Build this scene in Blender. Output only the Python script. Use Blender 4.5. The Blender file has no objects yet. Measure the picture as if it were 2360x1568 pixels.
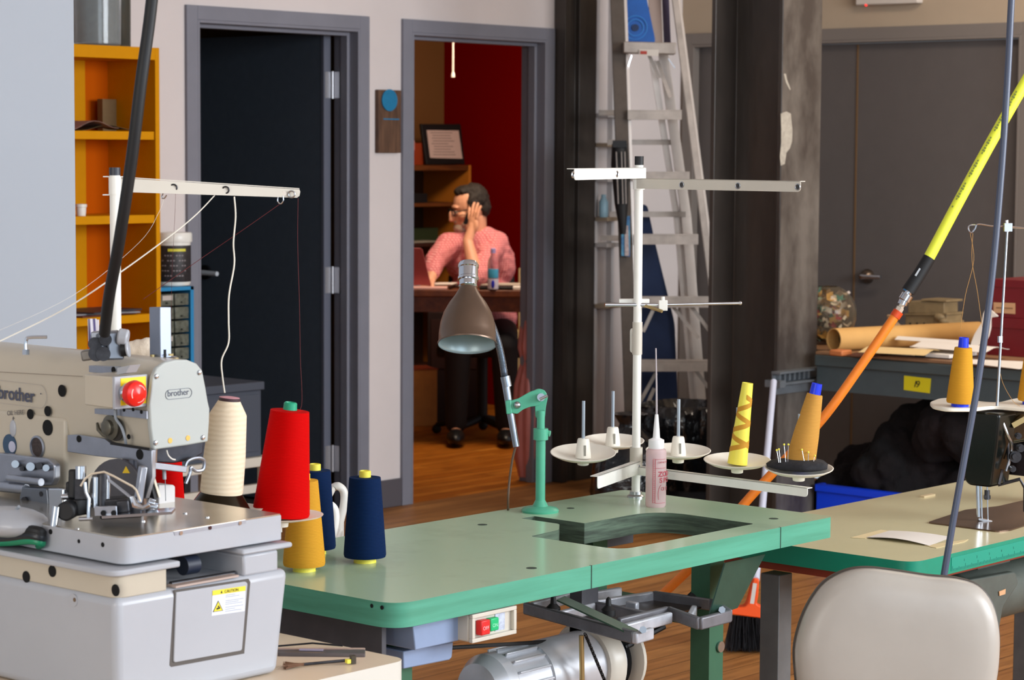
import bpy, bmesh, math, random
from mathutils import Vector, Matrix, Quaternion
random.seed(7)
PI = math.pi
SC = bpy.context.scene
COL = SC.collection
V = Vector
# ------------------------------------------------------------------ camera
FPX = 5400.0                      # focal length in pixels of the 2360 x 1568 frame
AZ = math.radians(41.5)           # the room's X axis lies 41.5 degrees right of the view
CH = 1.534
PITCH = math.atan(439 / FPX)
ROLL = 0.0060
F0 = V((math.cos(AZ), math.sin(AZ), 0)); R0 = V((math.sin(AZ), -math.cos(AZ), 0)); U0 = V((0, 0, 1))
CF = F0 * math.cos(PITCH) - U0 * math.sin(PITCH)
CU = U0 * math.cos(PITCH) + F0 * math.sin(PITCH)
CR = R0 * math.cos(ROLL) + CU * math.sin(ROLL)
CUP = CU * math.cos(ROLL) - R0 * math.sin(ROLL)
CO = V((0, 0, CH))
cd = bpy.data.cameras.new('camera'); cam = bpy.data.objects.new('camera', cd); COL.objects.link(cam)
cam.matrix_world = Matrix(((CR.x, CUP.x, -CF.x, CO.x), (CR.y, CUP.y, -CF.y, CO.y), (CR.z, CUP.z, -CF.z, CO.z), (0, 0, 0, 1)))
cd.sensor_width = 36; cd.lens = 36 * FPX / 2360; cd.clip_start = .05
cd.dof.use_dof = True; cd.dof.focus_distance = 4.5; cd.dof.aperture_fstop = 12
SC.camera = cam
# ------------------------------------------------------------------ light
SC.view_settings.view_transform = 'Standard'
try: SC.view_settings.look = 'None'
except Exception: pass
SC.view_settings.gamma = 1; SC.view_settings.use_curve_mapping = False
SC.view_settings.exposure = EXPO = 0.0
w = bpy.data.worlds.new('world'); SC.world = w; w.use_nodes = True
w.node_tree.nodes['Background'].inputs[0].default_value = (.80, .90, 1, 1)
w.node_tree.nodes['Background'].inputs[1].default_value = .8
def area(name, loc, tgt, sx, sy, power, col=(1, 1, 1)):
    l = bpy.data.lights.new(name, 'AREA'); l.shape = 'RECTANGLE'; l.size = sx; l.size_y = sy; l.energy = power; l.color = col
    o = bpy.data.objects.new(name, l); COL.objects.link(o); o.location = loc
    o.rotation_euler = (V(tgt) - V(loc)).to_track_quat('-Z', 'Y').to_euler(); return o
area('window_daylight', (1.2, -2.2, 2.3), (1.6, 3, 1.2), 3.2, 2.0, 84, (.78, .89, 1))
area('window_daylight_far', (6.0, -2.2, 2.3), (5.6, 3, 1.2), 3.6, 2.0, 400, (.90, .95, 1))
area('rear_fill_light', (-3.2, 1.6, 2.1), (3, 3.2, 1), 3.0, 1.8, 95, (1, .94, .86))  # added warm fill from behind, brightens faces turned to the rear
area('office_lamp', (8.75, 7.65, 2.5), (9.3, 8.4, .6), .9, .5, 40, (1, .80, .6))
area('ceiling_lamp', (7.6, 3.9, 3.2), (8.3, 4.1, 0), 1.2, .6, 42, (1, .84, .68))
# ------------------------------------------------------------------ pixel helpers: where a sight line meets a real plane
def ray(x, y): return CF + CR * ((x - 1180) / FPX) - CUP * ((y - 784) / FPX)
def on(ax, c, x, y):
    i = 'XYZ'.index(ax); d = ray(x, y); return CO + d * ((c - CO[i]) / d[i])
def dep(x, y, d): return CO + ray(x, y) * d
# ------------------------------------------------------------------ materials
def lin(c):
    c = c / 255; return c / 12.92 if c <= .04045 else ((c + .055) / 1.055) ** 2.4
MATS = {}
def mat(name, rgb, rough=.5, metal=0, noise=0, nscale=20, bump=0, bscale=60, trans=0, ior=1.45, emit=0, rgb2=None, stretch=None, coat=0, thr=None, alpha=1, spec=.5):
    if name in MATS: return MATS[name]
    m = bpy.data.materials.new(name); m.use_nodes = True; nt = m.node_tree; N = nt.nodes; L = nt.links
    b = N['Principled BSDF']; c = (lin(rgb[0]), lin(rgb[1]), lin(rgb[2]), 1)
    b.inputs['Base Color'].default_value = c; b.inputs['Roughness'].default_value = rough; b.inputs['Metallic'].default_value = metal
    b.inputs['Specular IOR Level'].default_value = spec
    if trans: b.inputs['Transmission Weight'].default_value = trans
    b.inputs['IOR'].default_value = ior
    if alpha < 1: b.inputs['Alpha'].default_value = alpha
    if coat: b.inputs['Coat Weight'].default_value = coat; b.inputs['Coat Roughness'].default_value = .08
    if emit:
        b.inputs['Emission Color'].default_value = c; b.inputs['Emission Strength'].default_value = emit
    if noise or rgb2 or bump:
        tc = N.new('ShaderNodeTexCoord'); mp = N.new('ShaderNodeMapping'); L.new(tc.outputs['Object'], mp.inputs[0])
        if stretch: mp.inputs['Scale'].default_value = stretch
        if noise or rgb2:
            n = N.new('ShaderNodeTexNoise'); n.inputs['Scale'].default_value = nscale; n.inputs['Detail'].default_value = 6; n.inputs['Roughness'].default_value = .6
            L.new(mp.outputs[0], n.inputs[0])
            r = N.new('ShaderNodeValToRGB'); L.new(n.outputs[0], r.inputs[0])
            k = 1 - noise
            c2 = (lin(rgb2[0]), lin(rgb2[1]), lin(rgb2[2]), 1) if rgb2 else (c[0] * k, c[1] * k, c[2] * k, 1)
            t = thr or (.35, .65)
            r.color_ramp.elements[0].position = t[0]; r.color_ramp.elements[1].position = t[1]
            r.color_ramp.elements[0].color = c2; r.color_ramp.elements[1].color = c
            L.new(r.outputs[0], b.inputs['Base Color'])
        if bump:
            n2 = N.new('ShaderNodeTexNoise'); n2.inputs['Scale'].default_value = bscale; n2.inputs['Detail'].default_value = 4
            L.new(mp.outputs[0], n2.inputs[0])
            bp = N.new('ShaderNodeBump'); bp.inputs['Strength'].default_value = bump; bp.inputs['Distance'].default_value = .01
            L.new(n2.outputs[0], bp.inputs['Height']); L.new(bp.outputs[0], b.inputs['Normal'])
    MATS[name] = m; return m
def stripes(name, rgb, rgb2, scale, rough=.6, direction='Z', bump=.3, distort=0, kind='BANDS'):
    m = mat(name, rgb, rough, spec=.08); nt = m.node_tree; N = nt.nodes; L = nt.links; b = N['Principled BSDF']
    tc = N.new('ShaderNodeTexCoord'); wv = N.new('ShaderNodeTexWave'); wv.bands_direction = direction
    wv.inputs['Scale'].default_value = scale; wv.inputs['Distortion'].default_value = distort; wv.inputs['Detail'].default_value = 3
    L.new(tc.outputs['Object'], wv.inputs[0]); mx = N.new('ShaderNodeMix'); mx.data_type = 'RGBA'
    L.new(wv.outputs['Fac'], mx.inputs[0]); mx.inputs[6].default_value = (*[lin(x) for x in rgb2], 1); mx.inputs[7].default_value = (*[lin(x) for x in rgb], 1)
    L.new(mx.outputs[2], b.inputs['Base Color'])
    if bump:
        bp = N.new('ShaderNodeBump'); bp.inputs['Strength'].default_value = bump; bp.inputs['Distance'].default_value = .002
        L.new(wv.outputs['Fac'], bp.inputs['Height']); L.new(bp.outputs[0], b.inputs['Normal'])
    return m
def planks(name, c1, c2, rough, wdt, length, rot=0, gap=(20, 10, 5), grain=(45, 3, 3)):
    m = mat(name, c1, rough, spec=.2); nt = m.node_tree; N = nt.nodes; L = nt.links; b = N['Principled BSDF']
    tc = N.new('ShaderNodeTexCoord'); mp = N.new('ShaderNodeMapping'); mp.inputs['Rotation'].default_value = (0, 0, rot); L.new(tc.outputs['Object'], mp.inputs[0])
    br = N.new('ShaderNodeTexBrick'); br.inputs['Scale'].default_value = 1; br.inputs['Brick Width'].default_value = length; br.inputs['Row Height'].default_value = wdt
    br.inputs['Mortar Size'].default_value = .0015; br.inputs['Bias'].default_value = 0
    br.inputs['Color1'].default_value = (*[lin(x) for x in c1], 1); br.inputs['Color2'].default_value = (*[lin(x) for x in c2], 1); br.inputs['Mortar'].default_value = (*[lin(x) for x in gap], 1)
    L.new(mp.outputs[0], br.inputs[0])
    mp2 = N.new('ShaderNodeMapping'); mp2.inputs['Scale'].default_value = (grain[1], grain[0], 1); L.new(mp.outputs[0], mp2.inputs[0])
    n = N.new('ShaderNodeTexNoise'); n.inputs['Scale'].default_value = 1; n.inputs['Detail'].default_value = 8; n.inputs['Roughness'].default_value = .7; L.new(mp2.outputs[0], n.inputs[0])
    mx = N.new('ShaderNodeMix'); mx.data_type = 'RGBA'; mx.blend_type = 'MULTIPLY'; mx.inputs[0].default_value = .75
    r = N.new('ShaderNodeValToRGB'); r.color_ramp.elements[0].position = .3; r.color_ramp.elements[1].position = .62; r.color_ramp.elements[0].color = (.35, .3, .28, 1); L.new(n.outputs[0], r.inputs[0])
    L.new(br.outputs[0], mx.inputs[6]); L.new(r.outputs[0], mx.inputs[7]); L.new(mx.outputs[2], b.inputs['Base Color'])
    return m
# ------------------------------------------------------------------ mesh builder
WM = {}
class MB:
    def __init__(s, M=None): s.v = []; s.f = []; s.mi = []; s.M = M; s.cur = 0
    def slot(s, i): s.cur = i; return s
    def add(s, vs, fs):
        o = len(s.v)
        for p in vs: s.v.append(s.M @ V(p) if s.M else V(p))
        for f in fs: s.f.append([o + i for i in f]); s.mi.append(s.cur)
        return s
    def box(s, x0, x1, y0, y1, z0, z1, M=None):
        vs = [(x, y, z) for z in (z0, z1) for y in (y0, y1) for x in (x0, x1)]
        if M: vs = [M @ V(p) for p in vs]
        return s.add(vs, [(0, 2, 3, 1), (4, 5, 7, 6), (0, 1, 5, 4), (2, 6, 7, 3), (0, 4, 6, 2), (1, 3, 7, 5)])
    def bc(s, c, sx, sy, sz, M=None):      # box by centre and size
        T = Matrix.Translation(V(c)) @ (M if M else Matrix.Identity(4))
        return s.box(-sx / 2, sx / 2, -sy / 2, sy / 2, -sz / 2, sz / 2, T)
    def bar(s, a, b, w, h, up=(0, 0, 1)):  # rectangular bar between two points
        a, b = V(a), V(b); d = (b - a).normalized(); u = V(up); x = d.cross(u)
        if x.length < 1e-4: x = d.cross(V((1, 0, 0)))
        x.normalize(); y = x.cross(d); vs = []
        for p in (a, b):
            for i, j in ((-1, -1), (1, -1), (1, 1), (-1, 1)): vs.append(p + x * (i * w / 2) + y * (j * h / 2))
        return s.add(vs, [(0, 3, 2, 1), (4, 5, 6, 7), (0, 1, 5, 4), (1, 2, 6, 5), (2, 3, 7, 6), (3, 0, 4, 7)])
    def ext(s, pts, vec):                  # polygon of 3-D points pushed along a vector
        n = len(pts); vec = V(vec); pts = [V(p) for p in pts]
        nr = V((0, 0, 0))
        for i in range(n): nr += pts[i].cross(pts[(i + 1) % n])
        if nr.dot(vec) > 0: pts = pts[::-1]
        vs = pts + [p + vec for p in pts]
        return s.add(vs, [list(range(n)), list(range(2 * n - 1, n - 1, -1))] + [(i, i + n, (i + 1) % n + n, (i + 1) % n) for i in range(n)])
    def tube(s, pts, r, n=10, caps=True, closed=False):
        pts = [V(p) for p in pts]; m = len(pts); rs = r if isinstance(r, (list, tuple)) else [r] * m
        tg = []
        for i in range(m):
            a = pts[i - 1] if (i or closed) else pts[i]; b = pts[(i + 1) % m] if (i < m - 1 or closed) else pts[i]
            tg.append((b - a).normalized())
        x = tg[0].orthogonal().normalized(); vs = []
        for i in range(m):
            if i: x = tg[i - 1].rotation_difference(tg[i]) @ x
            x = (x - tg[i] * x.dot(tg[i])).normalized(); y = tg[i].cross(x)
            for k in range(n):
                a = 2 * PI * k / n; vs.append(pts[i] + (x * math.cos(a) + y * math.sin(a)) * rs[i])
        fs = []
        for i in range(m if closed else m - 1):
            j = (i + 1) % m
            for k in range(n): fs.append((i * n + k, i * n + (k + 1) % n, j * n + (k + 1) % n, j * n + k))
        if caps and not closed: fs += [list(range(n - 1, -1, -1)), list(range((m - 1) * n, m * n))]
        return s.add(vs, fs)
    def cyl(s, a, b, r, r2=None, n=24): return s.tube([a, b], [r, r if r2 is None else r2], n)
    def disc(s, c, nrm, r, t=.002, n=20):
        c = V(c); return s.cyl(c, c + V(nrm).normalized() * t, r, n=n)
    def lathe(s, prof, M=None, n=32, c=(0, 0, 0), wob=None, cap=True):
        c = V(c); vs = []
        for (r, z) in prof:
            for k in range(n):
                a = 2 * PI * k / n; rr = r * (1 + (wob(a, z) if wob else 0))
                p = V((rr * math.cos(a), rr * math.sin(a), z)); vs.append((M @ p if M else p) + c)
        fs = []
        for i in range(len(prof) - 1):
            for k in range(n): fs.append((i * n + k, i * n + (k + 1) % n, (i + 1) * n + (k + 1) % n, (i + 1) * n + k))
        if cap and prof[0][0] > 1e-5: fs.append(list(range(n - 1, -1, -1)))
        if cap and prof[-1][0] > 1e-5: fs.append(list(range((len(prof) - 1) * n, len(prof) * n)))
        return s.add(vs, fs)
    def ball(s, c, r, M=None, nu=20, nv=12):
        r = r if isinstance(r, (list, tuple)) else (r, r, r); c = V(c); vs = []
        for i in range(nv + 1):
            t = PI * i / nv
            for k in range(nu):
                a = 2 * PI * k / nu; p = V((r[0] * math.sin(t) * math.cos(a), r[1] * math.sin(t) * math.sin(a), -r[2] * math.cos(t)))
                vs.append(c + (M.to_3x3() @ p if M else p))
        fs = [(i * nu + k, i * nu + (k + 1) % nu, (i + 1) * nu + (k + 1) % nu, (i + 1) * nu + k) for i in range(nv) for k in range(nu)]
        return s.add(vs, fs)
    def caps(s, a, b, r0, r1, n=16):       # capsule between two points
        a, b = V(a), V(b); s.cyl(a, b, r0, r1, n); s.ball(a, r0, nu=n, nv=8); return s.ball(b, r1, nu=n, nv=8)
    def grid(s, fn, nu, nv):
        vs = [fn(i / nu, j / nv) for j in range(nv + 1) for i in range(nu + 1)]
        return s.add(vs, [(j * (nu + 1) + i, j * (nu + 1) + i + 1, (j + 1) * (nu + 1) + i + 1, (j + 1) * (nu + 1) + i) for j in range(nv) for i in range(nu)])
    def text(s, body, o, xd, ud, h, t=.0008, align='LEFT', shear=0, bold=0):
        cu = bpy.data.curves.new('t', 'FONT'); cu.body = body; cu.size = h / .7; cu.extrude = t / 2; cu.align_x = align; cu.shear = shear; cu.offset = bold
        ob = bpy.data.objects.new('t', cu); me = ob.to_mesh()
        xd = V(xd).normalized(); ud = V(ud).normalized(); nd = xd.cross(ud); o = V(o)
        vs = [o + xd * q.co.x + ud * q.co.y + nd * q.co.z for q in me.vertices]; fs = [list(p.vertices) for p in me.polygons]
        s.add(vs, fs); ob.to_mesh_clear(); bpy.data.objects.remove(ob); bpy.data.curves.remove(cu); return s
    def build(s, name, m, parent=None, label=None, bevel=0, seg=2, sharp=35, weld=False, base=None, kind=None):
        W = WM[parent.name] if parent is not None else None
        if parent is None:
            if base is None:
                xs = [p.x for p in s.v]; ys = [p.y for p in s.v]; zs = [p.z for p in s.v]
                base = V(((min(xs) + max(xs)) / 2, (min(ys) + max(ys)) / 2, min(zs)))
            W = Matrix.Translation(V(base))
        Wi = W.inverted(); me = bpy.data.meshes.new(name); me.from_pydata([tuple(Wi @ p) for p in s.v], [], s.f)
        for mm in (m if isinstance(m, (list, tuple)) else [m]): me.materials.append(mm)
        if isinstance(m, (list, tuple)): me.polygons.foreach_set('material_index', s.mi)
        bm = bmesh.new(); bm.from_mesh(me)
        bmesh.ops.remove_doubles(bm, verts=bm.verts, dist=1e-6) if weld else None
        bmesh.ops.recalc_face_normals(bm, faces=bm.faces); bm.to_mesh(me); bm.free()
        me.polygons.foreach_set('use_smooth', [True] * len(me.polygons)); me.set_sharp_from_angle(angle=math.radians(sharp))
        o = bpy.data.objects.new(name, me); COL.objects.link(o)
        if parent is not None: o.parent = parent
        else: o.location = W.translation
        WM[o.name] = W
        if bevel:
            b = o.modifiers.new('bevel', 'BEVEL'); b.width = bevel; b.segments = seg; b.limit_method = 'ANGLE'; b.angle_limit = math.radians(40)
        if label: o['label'] = label
        if kind: o['kind'] = kind
        return o
def thing(name, label, cat, loc=(0, 0, 0), rz=0, group=None):
    o = bpy.data.objects.new(name, None); o.empty_display_size = .1; COL.objects.link(o)
    o.location = loc; o.rotation_euler = (0, 0, rz); WM[o.name] = Matrix.Translation(V(loc)) @ Matrix.Rotation(rz, 4, 'Z')
    o['label'] = label; o['category'] = cat
    if group: o['group'] = group
    return o
def tag(o, label, cat, group=None, kind=None):
    o['label'] = label; o['category'] = cat
    if group: o['group'] = group
    if kind: o['kind'] = kind
    return o
def st(name, mb, m, parent=None, **k):
    o = mb.build(name, m, parent, **k)
    if parent is None: o['kind'] = 'structure'
    return o
def dup(root, loc, label, group=None, rz=None):
    r = root.copy(); COL.objects.link(r); r.location = loc; r['label'] = label
    if group: r['group'] = group
    if rz is not None: r.rotation_euler = (0, 0, rz)
    for ch in list(root.children):
        c = ch.copy(); COL.objects.link(c); c.parent = r
        for g in ch.children:
            d = g.copy(); COL.objects.link(d); d.parent = c
    return r
def arc(c, a, b, r, a0, a1, n):            # points on an arc in the plane of unit vectors a, b
    c, a, b = V(c), V(a), V(b); return [c + a * (r * math.cos(a0 + (a1 - a0) * i / n)) + b * (r * math.sin(a0 + (a1 - a0) * i / n)) for i in range(n + 1)]
def spline(pts, k=6):
    pts = [V(p) for p in pts]; out = []
    for i in range(len(pts) - 1):
        p0 = pts[max(i - 1, 0)]; p1 = pts[i]; p2 = pts[i + 1]; p3 = pts[min(i + 2, len(pts) - 1)]
        for j in range(k):
            t = j / k; out.append(.5 * ((2 * p1) + (p2 - p0) * t + (2 * p0 - 5 * p1 + 4 * p2 - p3) * t * t + (3 * p1 - p0 - 3 * p2 + p3) * t ** 3))
    return out + [pts[-1]]
def rpoly(pts, r, k=5):                    # rounded polygon (list of 3-D points)
    out = []; n = len(pts); pts = [V(p) for p in pts]; rs = r if isinstance(r, (list, tuple)) else [r] * n
    for i in range(n):
        p = pts[i]; a = (pts[i - 1] - p); b = (pts[(i + 1) % n] - p); q = min(rs[i], a.length * .49, b.length * .49)
        if q < 1e-6: out.append(p); continue
        A_ = p + a.normalized() * q; B_ = p + b.normalized() * q
        for j in range(k + 1):
            t = j / k; out.append(A_ * (1 - t) ** 2 + p * 2 * t * (1 - t) + B_ * t * t)
    return out
def orient(xa, ya, za, o=(0, 0, 0)):
    xa, ya, za, o = V(xa), V(ya), V(za), V(o)
    return Matrix(((xa.x, ya.x, za.x, o.x), (xa.y, ya.y, za.y, o.y), (xa.z, ya.z, za.z, o.z), (0, 0, 0, 1)))
def axis(d): return V(d).to_track_quat('Z', 'Y').to_matrix().to_4x4()
XD, YD, ZD = V((1, 0, 0)), V((0, 1, 0)), V((0, 0, 1))
# common materials
steel = mat('brushed_steel', (190, 192, 196), .28, 1, noise=.15, nscale=40)
chrome = mat('chrome', (205, 210, 218), .14, 1)
dullch = mat('dull_chrome', (140, 148, 158), .3, .9)
alu = mat('aluminium', (205, 200, 195), .38, .9, noise=.2, nscale=12)
darkst = mat('dark_steel', (70, 70, 74), .4, .8, noise=.4, nscale=60)
black = mat('black_plastic', (22, 22, 24), .4)
hole = mat('hole_black', (10, 10, 11), .9)
white = mat('white_enamel', (238, 236, 228), .3, noise=.05)
cream = mat('cream_enamel', (206, 199, 186), .33, noise=.06, nscale=8)
rubber = mat('rubber_black', (18, 19, 22), .55, noise=.2, nscale=60)
# ================================================================== the room
WY = 7.0; WX = 9.15; CZ = 3.3
m_wall = mat('wall_paint', (218, 209, 207), .9, noise=.05, nscale=3)
m_wallr = mat('wall_paint_right', (178, 160, 138), .9, noise=.05, nscale=3)
m_part = mat('partition_paint', (168, 174, 183), .9)
m_frame = mat('door_frame_grey', (126, 127, 138), .55, noise=.08, nscale=6)
m_floor = planks('floor_boards', (180, 126, 72), (160, 108, 60), .45, .085, 1.6, 0)
m_offl = planks('office_floor_boards', (206, 128, 44), (176, 98, 24), .4, .07, 1.2, 0, grain=(30, 4, 4))
m_base = mat('baseboard_grey', (84, 80, 86), .6)
FZ0 = -0.05
st('floor', MB().box(-5, WX, -3.5, WY, FZ0, 0), m_floor)
st('floor_office', MB().box(6.94, 10.6, WY, 9.9, FZ0, 0), m_offl)
st('floor_storeroom', MB().box(4.2, 6.94, WY, 9.9, FZ0, 0), mat('storeroom_floor', (60, 55, 52), .7))
st('ceiling', MB().box(-5, WX + .1, -3.5, WY, CZ, CZ + .1), mat('ceiling_paint', (215, 215, 215), .9))
# back wall with two openings (one continuous wall)
D1 = (6.045, 6.932); D2 = (7.244, 8.125); DT = 2.03; WT = .13
wb = MB()
for a, b in ((2.5, D1[0]), (D1[1], D2[0]), (D2[1], WX + .12)): wb.box(a, b, WY, WY + WT, 0, CZ)
for d in (D1, D2): wb.box(d[0], d[1], WY, WY + WT, DT, CZ)
st('wall_back', wb, m_wall, weld=True)
st('wall_right', MB().box(WX, WX + .12, -3.5, 5.14, 0, CZ).box(WX, WX + .12, 6.93, WY, 0, CZ).box(WX, WX + .12, 5.14, 6.93, 2.045, CZ), m_wallr)
pe = on('Y', 4.6, 173, 400).x
st('wall_left', MB().box(-4, pe, 4.6, 4.74, 0, CZ), m_part)
# office and storeroom shells
m_red = mat('office_red_paint', (112, 0, 0), .9, spec=.05)
m_brn = mat('office_ochre_paint', (118, 76, 34), .85)
ORX = 10.44; OBY = 9.8
st('wall_office_right', MB().box(ORX, ORX + .1, WY + WT, OBY + .1, 0, 2.7), m_red)
st('wall_office_back', MB().box(6.94, ORX, OBY, OBY + .1, 0, 2.7), m_brn)
st('wall_office_left', MB().box(6.985, 7.10, WY + WT, OBY, 0, 2.7), m_brn)
st('ceiling_office', MB().box(4.2, 10.6, WY + WT, 9.9, 2.7, 2.8), mat('office_ceiling', (120, 90, 70), .9))
m_store = mat('storeroom_paint', (70, 66, 60), .9)
st('wall_storeroom_back', MB().box(4.2, 6.985, 9.2, 9.3, 0, 2.7), m_store)
st('wall_storeroom_left', MB().box(4.2, 4.3, WY + WT, 9.2, 0, 2.7), m_store)
# door frames
def frame_y(n, a, b, top, y0, y1):
    f = MB(); w = .055
    f.box(a - w, a, y0 - .015, y0, 0, top + w).box(b, b + w, y0 - .015, y0, 0, top + w).box(a, b, y0 - .015, y0, top, top + w)
    t = .012
    f.box(a, a + t, y0 - .015, y1, 0, top).box(b - t, b, y0 - .015, y1, 0, top).box(a + t, b - t, y0 - .015, y1, top - t, top)
    o = st(n, f, m_frame, bevel=.002)
    g = MB(); g.box(b - t - .016, b - t, y0 + .035, y0 + .075, 0, top - t).box(a + t, a + t + .016, y0 + .035, y0 + .075, 0, top - t).box(a + t + .016, b - t - .016, y0 + .035, y0 + .075, top - t - .016, top - t)
    g.build('door_stop', m_frame, o, bevel=.002)
    return o
frame_y('trim_1', D1[0], D1[1], DT, WY, WY + WT)
frame_y('trim_2', D2[0], D2[1], DT, WY, WY + WT)
# open black door leaf hinged on the right jamb
m_door = mat('door_leaf_charcoal', (74, 84, 96), .6, noise=.1, nscale=30)
m_edge = mat('door_edge_grey', (96, 100, 114), .5)
dl = st('door_1', MB().box(6.862, 6.898, 7.145, 8.03, .012, 2.015), m_door)
MB().box(6.8605, 6.8995, 7.13, 7.145, .012, 2.015).build('door_edge', m_edge, dl)
m_hinge = mat('hinge_steel', (200, 200, 205), .35, .8)
for zz in (1.80, .98, .22):
    h = MB().box(6.866, 6.897, 7.1275, 7.13, zz - .055, zz + .055).cyl((6.905, 7.124, zz - .057), (6.905, 7.124, zz + .057), .006, n=12)
    h.box(6.911, 6.920, 7.09, 7.128, zz - .055, zz + .055)
    for q in (-.035, -.012, .012, .035): h.cyl((6.875 + (.008 if q > 0 else 0), 7.1275, zz + q), (6.875 + (.008 if q > 0 else 0), 7.1262, zz + q), .004, n=8)
    h.build('hinge', m_hinge, dl)
hy = on('X', 6.80, 466, 633).y; hd = MB().cyl((6.862, hy + .04, .985), (6.848, hy + .04, .985), .032).cyl((6.848, hy + .04, .985), (6.80, hy + .04, .985), .011)
hd.build('handle_rose', black, dl)
MB().tube([(6.80, hy + .045, .985), (6.80, hy, .987), (6.803, hy - .095, .985)], [.013, .012, .010], 12).build('door_handle', mat('lever_nickel', (226, 230, 236), .35, .15), dl)
# baseboards
for i, (a, b) in enumerate(((5.62, D1[0] - .055), (D1[1] + .055, D2[0] - .055), (D2[1] + .055, 8.27))):
    st('baseboard_%s' % ('left', 'middle', 'right')[i], MB().box(a, b, WY - .012, WY, 0, .12), m_base, bevel=.003)
# grey double door in the right wall
m_dd = mat('double_door_grey', (92, 86, 84), .55, noise=.06, nscale=14)
m_ddf = mat('double_door_frame', (122, 114, 108), .6)
y0, y1, yt = 5.14, 6.93, 2.045
f = MB(); w = .055
f.box(WX - .016, WX, y0 - w, y0, 0, yt + w).box(WX - .016, WX, y1, y1 + w, 0, yt + w).box(WX - .016, WX, y0, y1, yt, yt + w)
f.box(WX - .016, WX + .12, y0, y0 + .012, 0, yt).box(WX - .016, WX + .12, y1 - .012, y1, 0, yt).box(WX - .016, WX + .12, y0 + .012, y1 - .012, yt - .012, yt)
st('trim_3', f, m_ddf, bevel=.002)
ym = on('X', WX + .03, 1971, 500).y
a = st('door_2', MB().box(WX + .03, WX + .07, ym + .002, y1 - .014, .01, yt - .016), m_dd, bevel=.001)
b = st('door_3', MB().box(WX + .03, WX + .07, y0 + .014, ym - .002, .01, yt - .016), m_dd, bevel=.001)
MB().box(WX + .026, WX + .03, ym - .004, ym + .004, .01, yt - .02).build('astragal', mat('brass_strip', (120, 92, 62), .5, .3), a)
p = on('X', WX + .03, 2000, 637)
MB().lathe([(.034, 0), (.034, .006), (.028, .02), (.016, .03), (.014, .055)], axis((-1, 0, 0)), c=p).build('handle_rose', mat('worn_brass', (110, 96, 84), .3, .9), b)
MB().tube([p + V((-.055, 0, 0)), p + V((-.058, -.03, 0)), p + V((-.056, -.105, .002))], [.012, .011, .009], 12).build('door_handle', chrome, b)
# alarm box above the double door
q0 = on('X', WX - .0, 1985, 12); q1 = on('X', WX - .0, 2128, 8)
t = thing('alarm_box', 'beige alarm box with a tiny red light on wall above the double door', 'alarm box', (WX, q0.y, q0.z))
MB().box(WX - .05, WX, q1.y, q0.y, q1.z, q1.z + .14).build('housing', mat('beige_plastic', (205, 196, 186), .5), t, bevel=.006)
MB().ball((WX - .045, q0.y - .055, q1.z + .001), .006, nu=10, nv=6).build('indicator_light', mat('led_red', (255, 40, 40), .4, emit=2), t)
# ---------------------------------------------------- steel columns
m_col = mat('raw_steel_dark', (74, 67, 62), .34, .15, noise=.45, nscale=5, stretch=(1, 1, .25), bump=.2, bscale=20)
m_colf = mat('primer_brown_steel', (104, 98, 92), .5, .1, rgb2=(62, 55, 51), thr=(.42, .62), nscale=4, stretch=(1, 1, .5), bump=.15, bscale=40)
def hcol(x0, y0, wx, wy, tf, tw, horiz=True):
    # flanges are Y=const planes (faces -Y and +Y); web in between
    m = MB()
    P = [(x0, y0), (x0 + wx, y0), (x0 + wx, y0 + tf), (x0 + wx / 2 + tw, y0 + tf + .012), (x0 + wx / 2 + tw, y0 + wy - tf - .012), (x0 + wx, y0 + wy - tf), (x0 + wx, y0 + wy), (x0, y0 + wy), (x0, y0 + wy - tf), (x0 + wx / 2 - tw, y0 + wy - tf - .012), (x0 + wx / 2 - tw, y0 + tf + .012), (x0, y0 + tf)]
    m.ext([(a, b, .0) for a, b in P], (0, 0, CZ)); return m
cl = thing('steel_column', 'wide dark steel I-beam column with brown flange in front of the double door', 'column', (7.362, 5.155, 0))
hcol(7.362, 5.155, .262, .335, .02, .008).build('beam', [m_col], cl, bevel=.003)
# brown primer skin on the near flange and worn patches
MB().box(7.364, 7.622, 5.1535, 5.155, .0, CZ).build('flange_coating', m_colf, cl)
random.seed(3)
def blob(cx, cy, w_, h_, n=26, seed=1, jag=.22):
    rn = random.Random(seed); return [(cx + w_ * math.cos(2 * PI * k / n) * (1 + rn.uniform(-jag, jag)), cy + h_ * math.sin(2 * PI * k / n) * (1 + rn.uniform(-jag, jag) * .5)) for k in range(n)]
m_plas = mat('plaster_patch', (172, 166, 154), .9, noise=.25, nscale=50)
pp = [on('Y', 5.1535, x, y) for x, y in ((1799, 262), (1812, 257), (1822, 262), (1824, 285), (1826, 300), (1825, 325), (1820, 342), (1812, 352), (1808, 378), (1799, 382), (1797, 360), (1800, 330), (1800, 300))]
MB().ext(pp, (0, -.0012, 0)).build('plaster_patch', m_plas, cl)
pp = [on('Y', 5.1535, x, y) for x, y in ((1806, 170), (1811, 170), (1813, 182), (1822, 206), (1820, 208), (1811, 190))]
MB().ext(pp, (0, -.0008, 0)).build('paint_chip', m_plas, cl)
c2 = thing('steel_column', 'narrow dark steel column against the wall left of the ladder', 'column', (8.26, 6.8, 0))
xa = on('Y', 6.93, 1300, 500).x; xb = on('Y', 6.93, 1371, 500).x
m = MB(); m.ext([(xa, 6.93, 0), (xa + .035, 6.93, 0), (xa + .045, 6.955, 0), (xa + .10, 6.955, 0), (xa + .10, 6.93, 0), (xb, 6.93, 0), (xb, 6.995, 0), (xa, 6.995, 0)], (0, 0, CZ))
m.build('beam', m_col, c2, bevel=.002)
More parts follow.
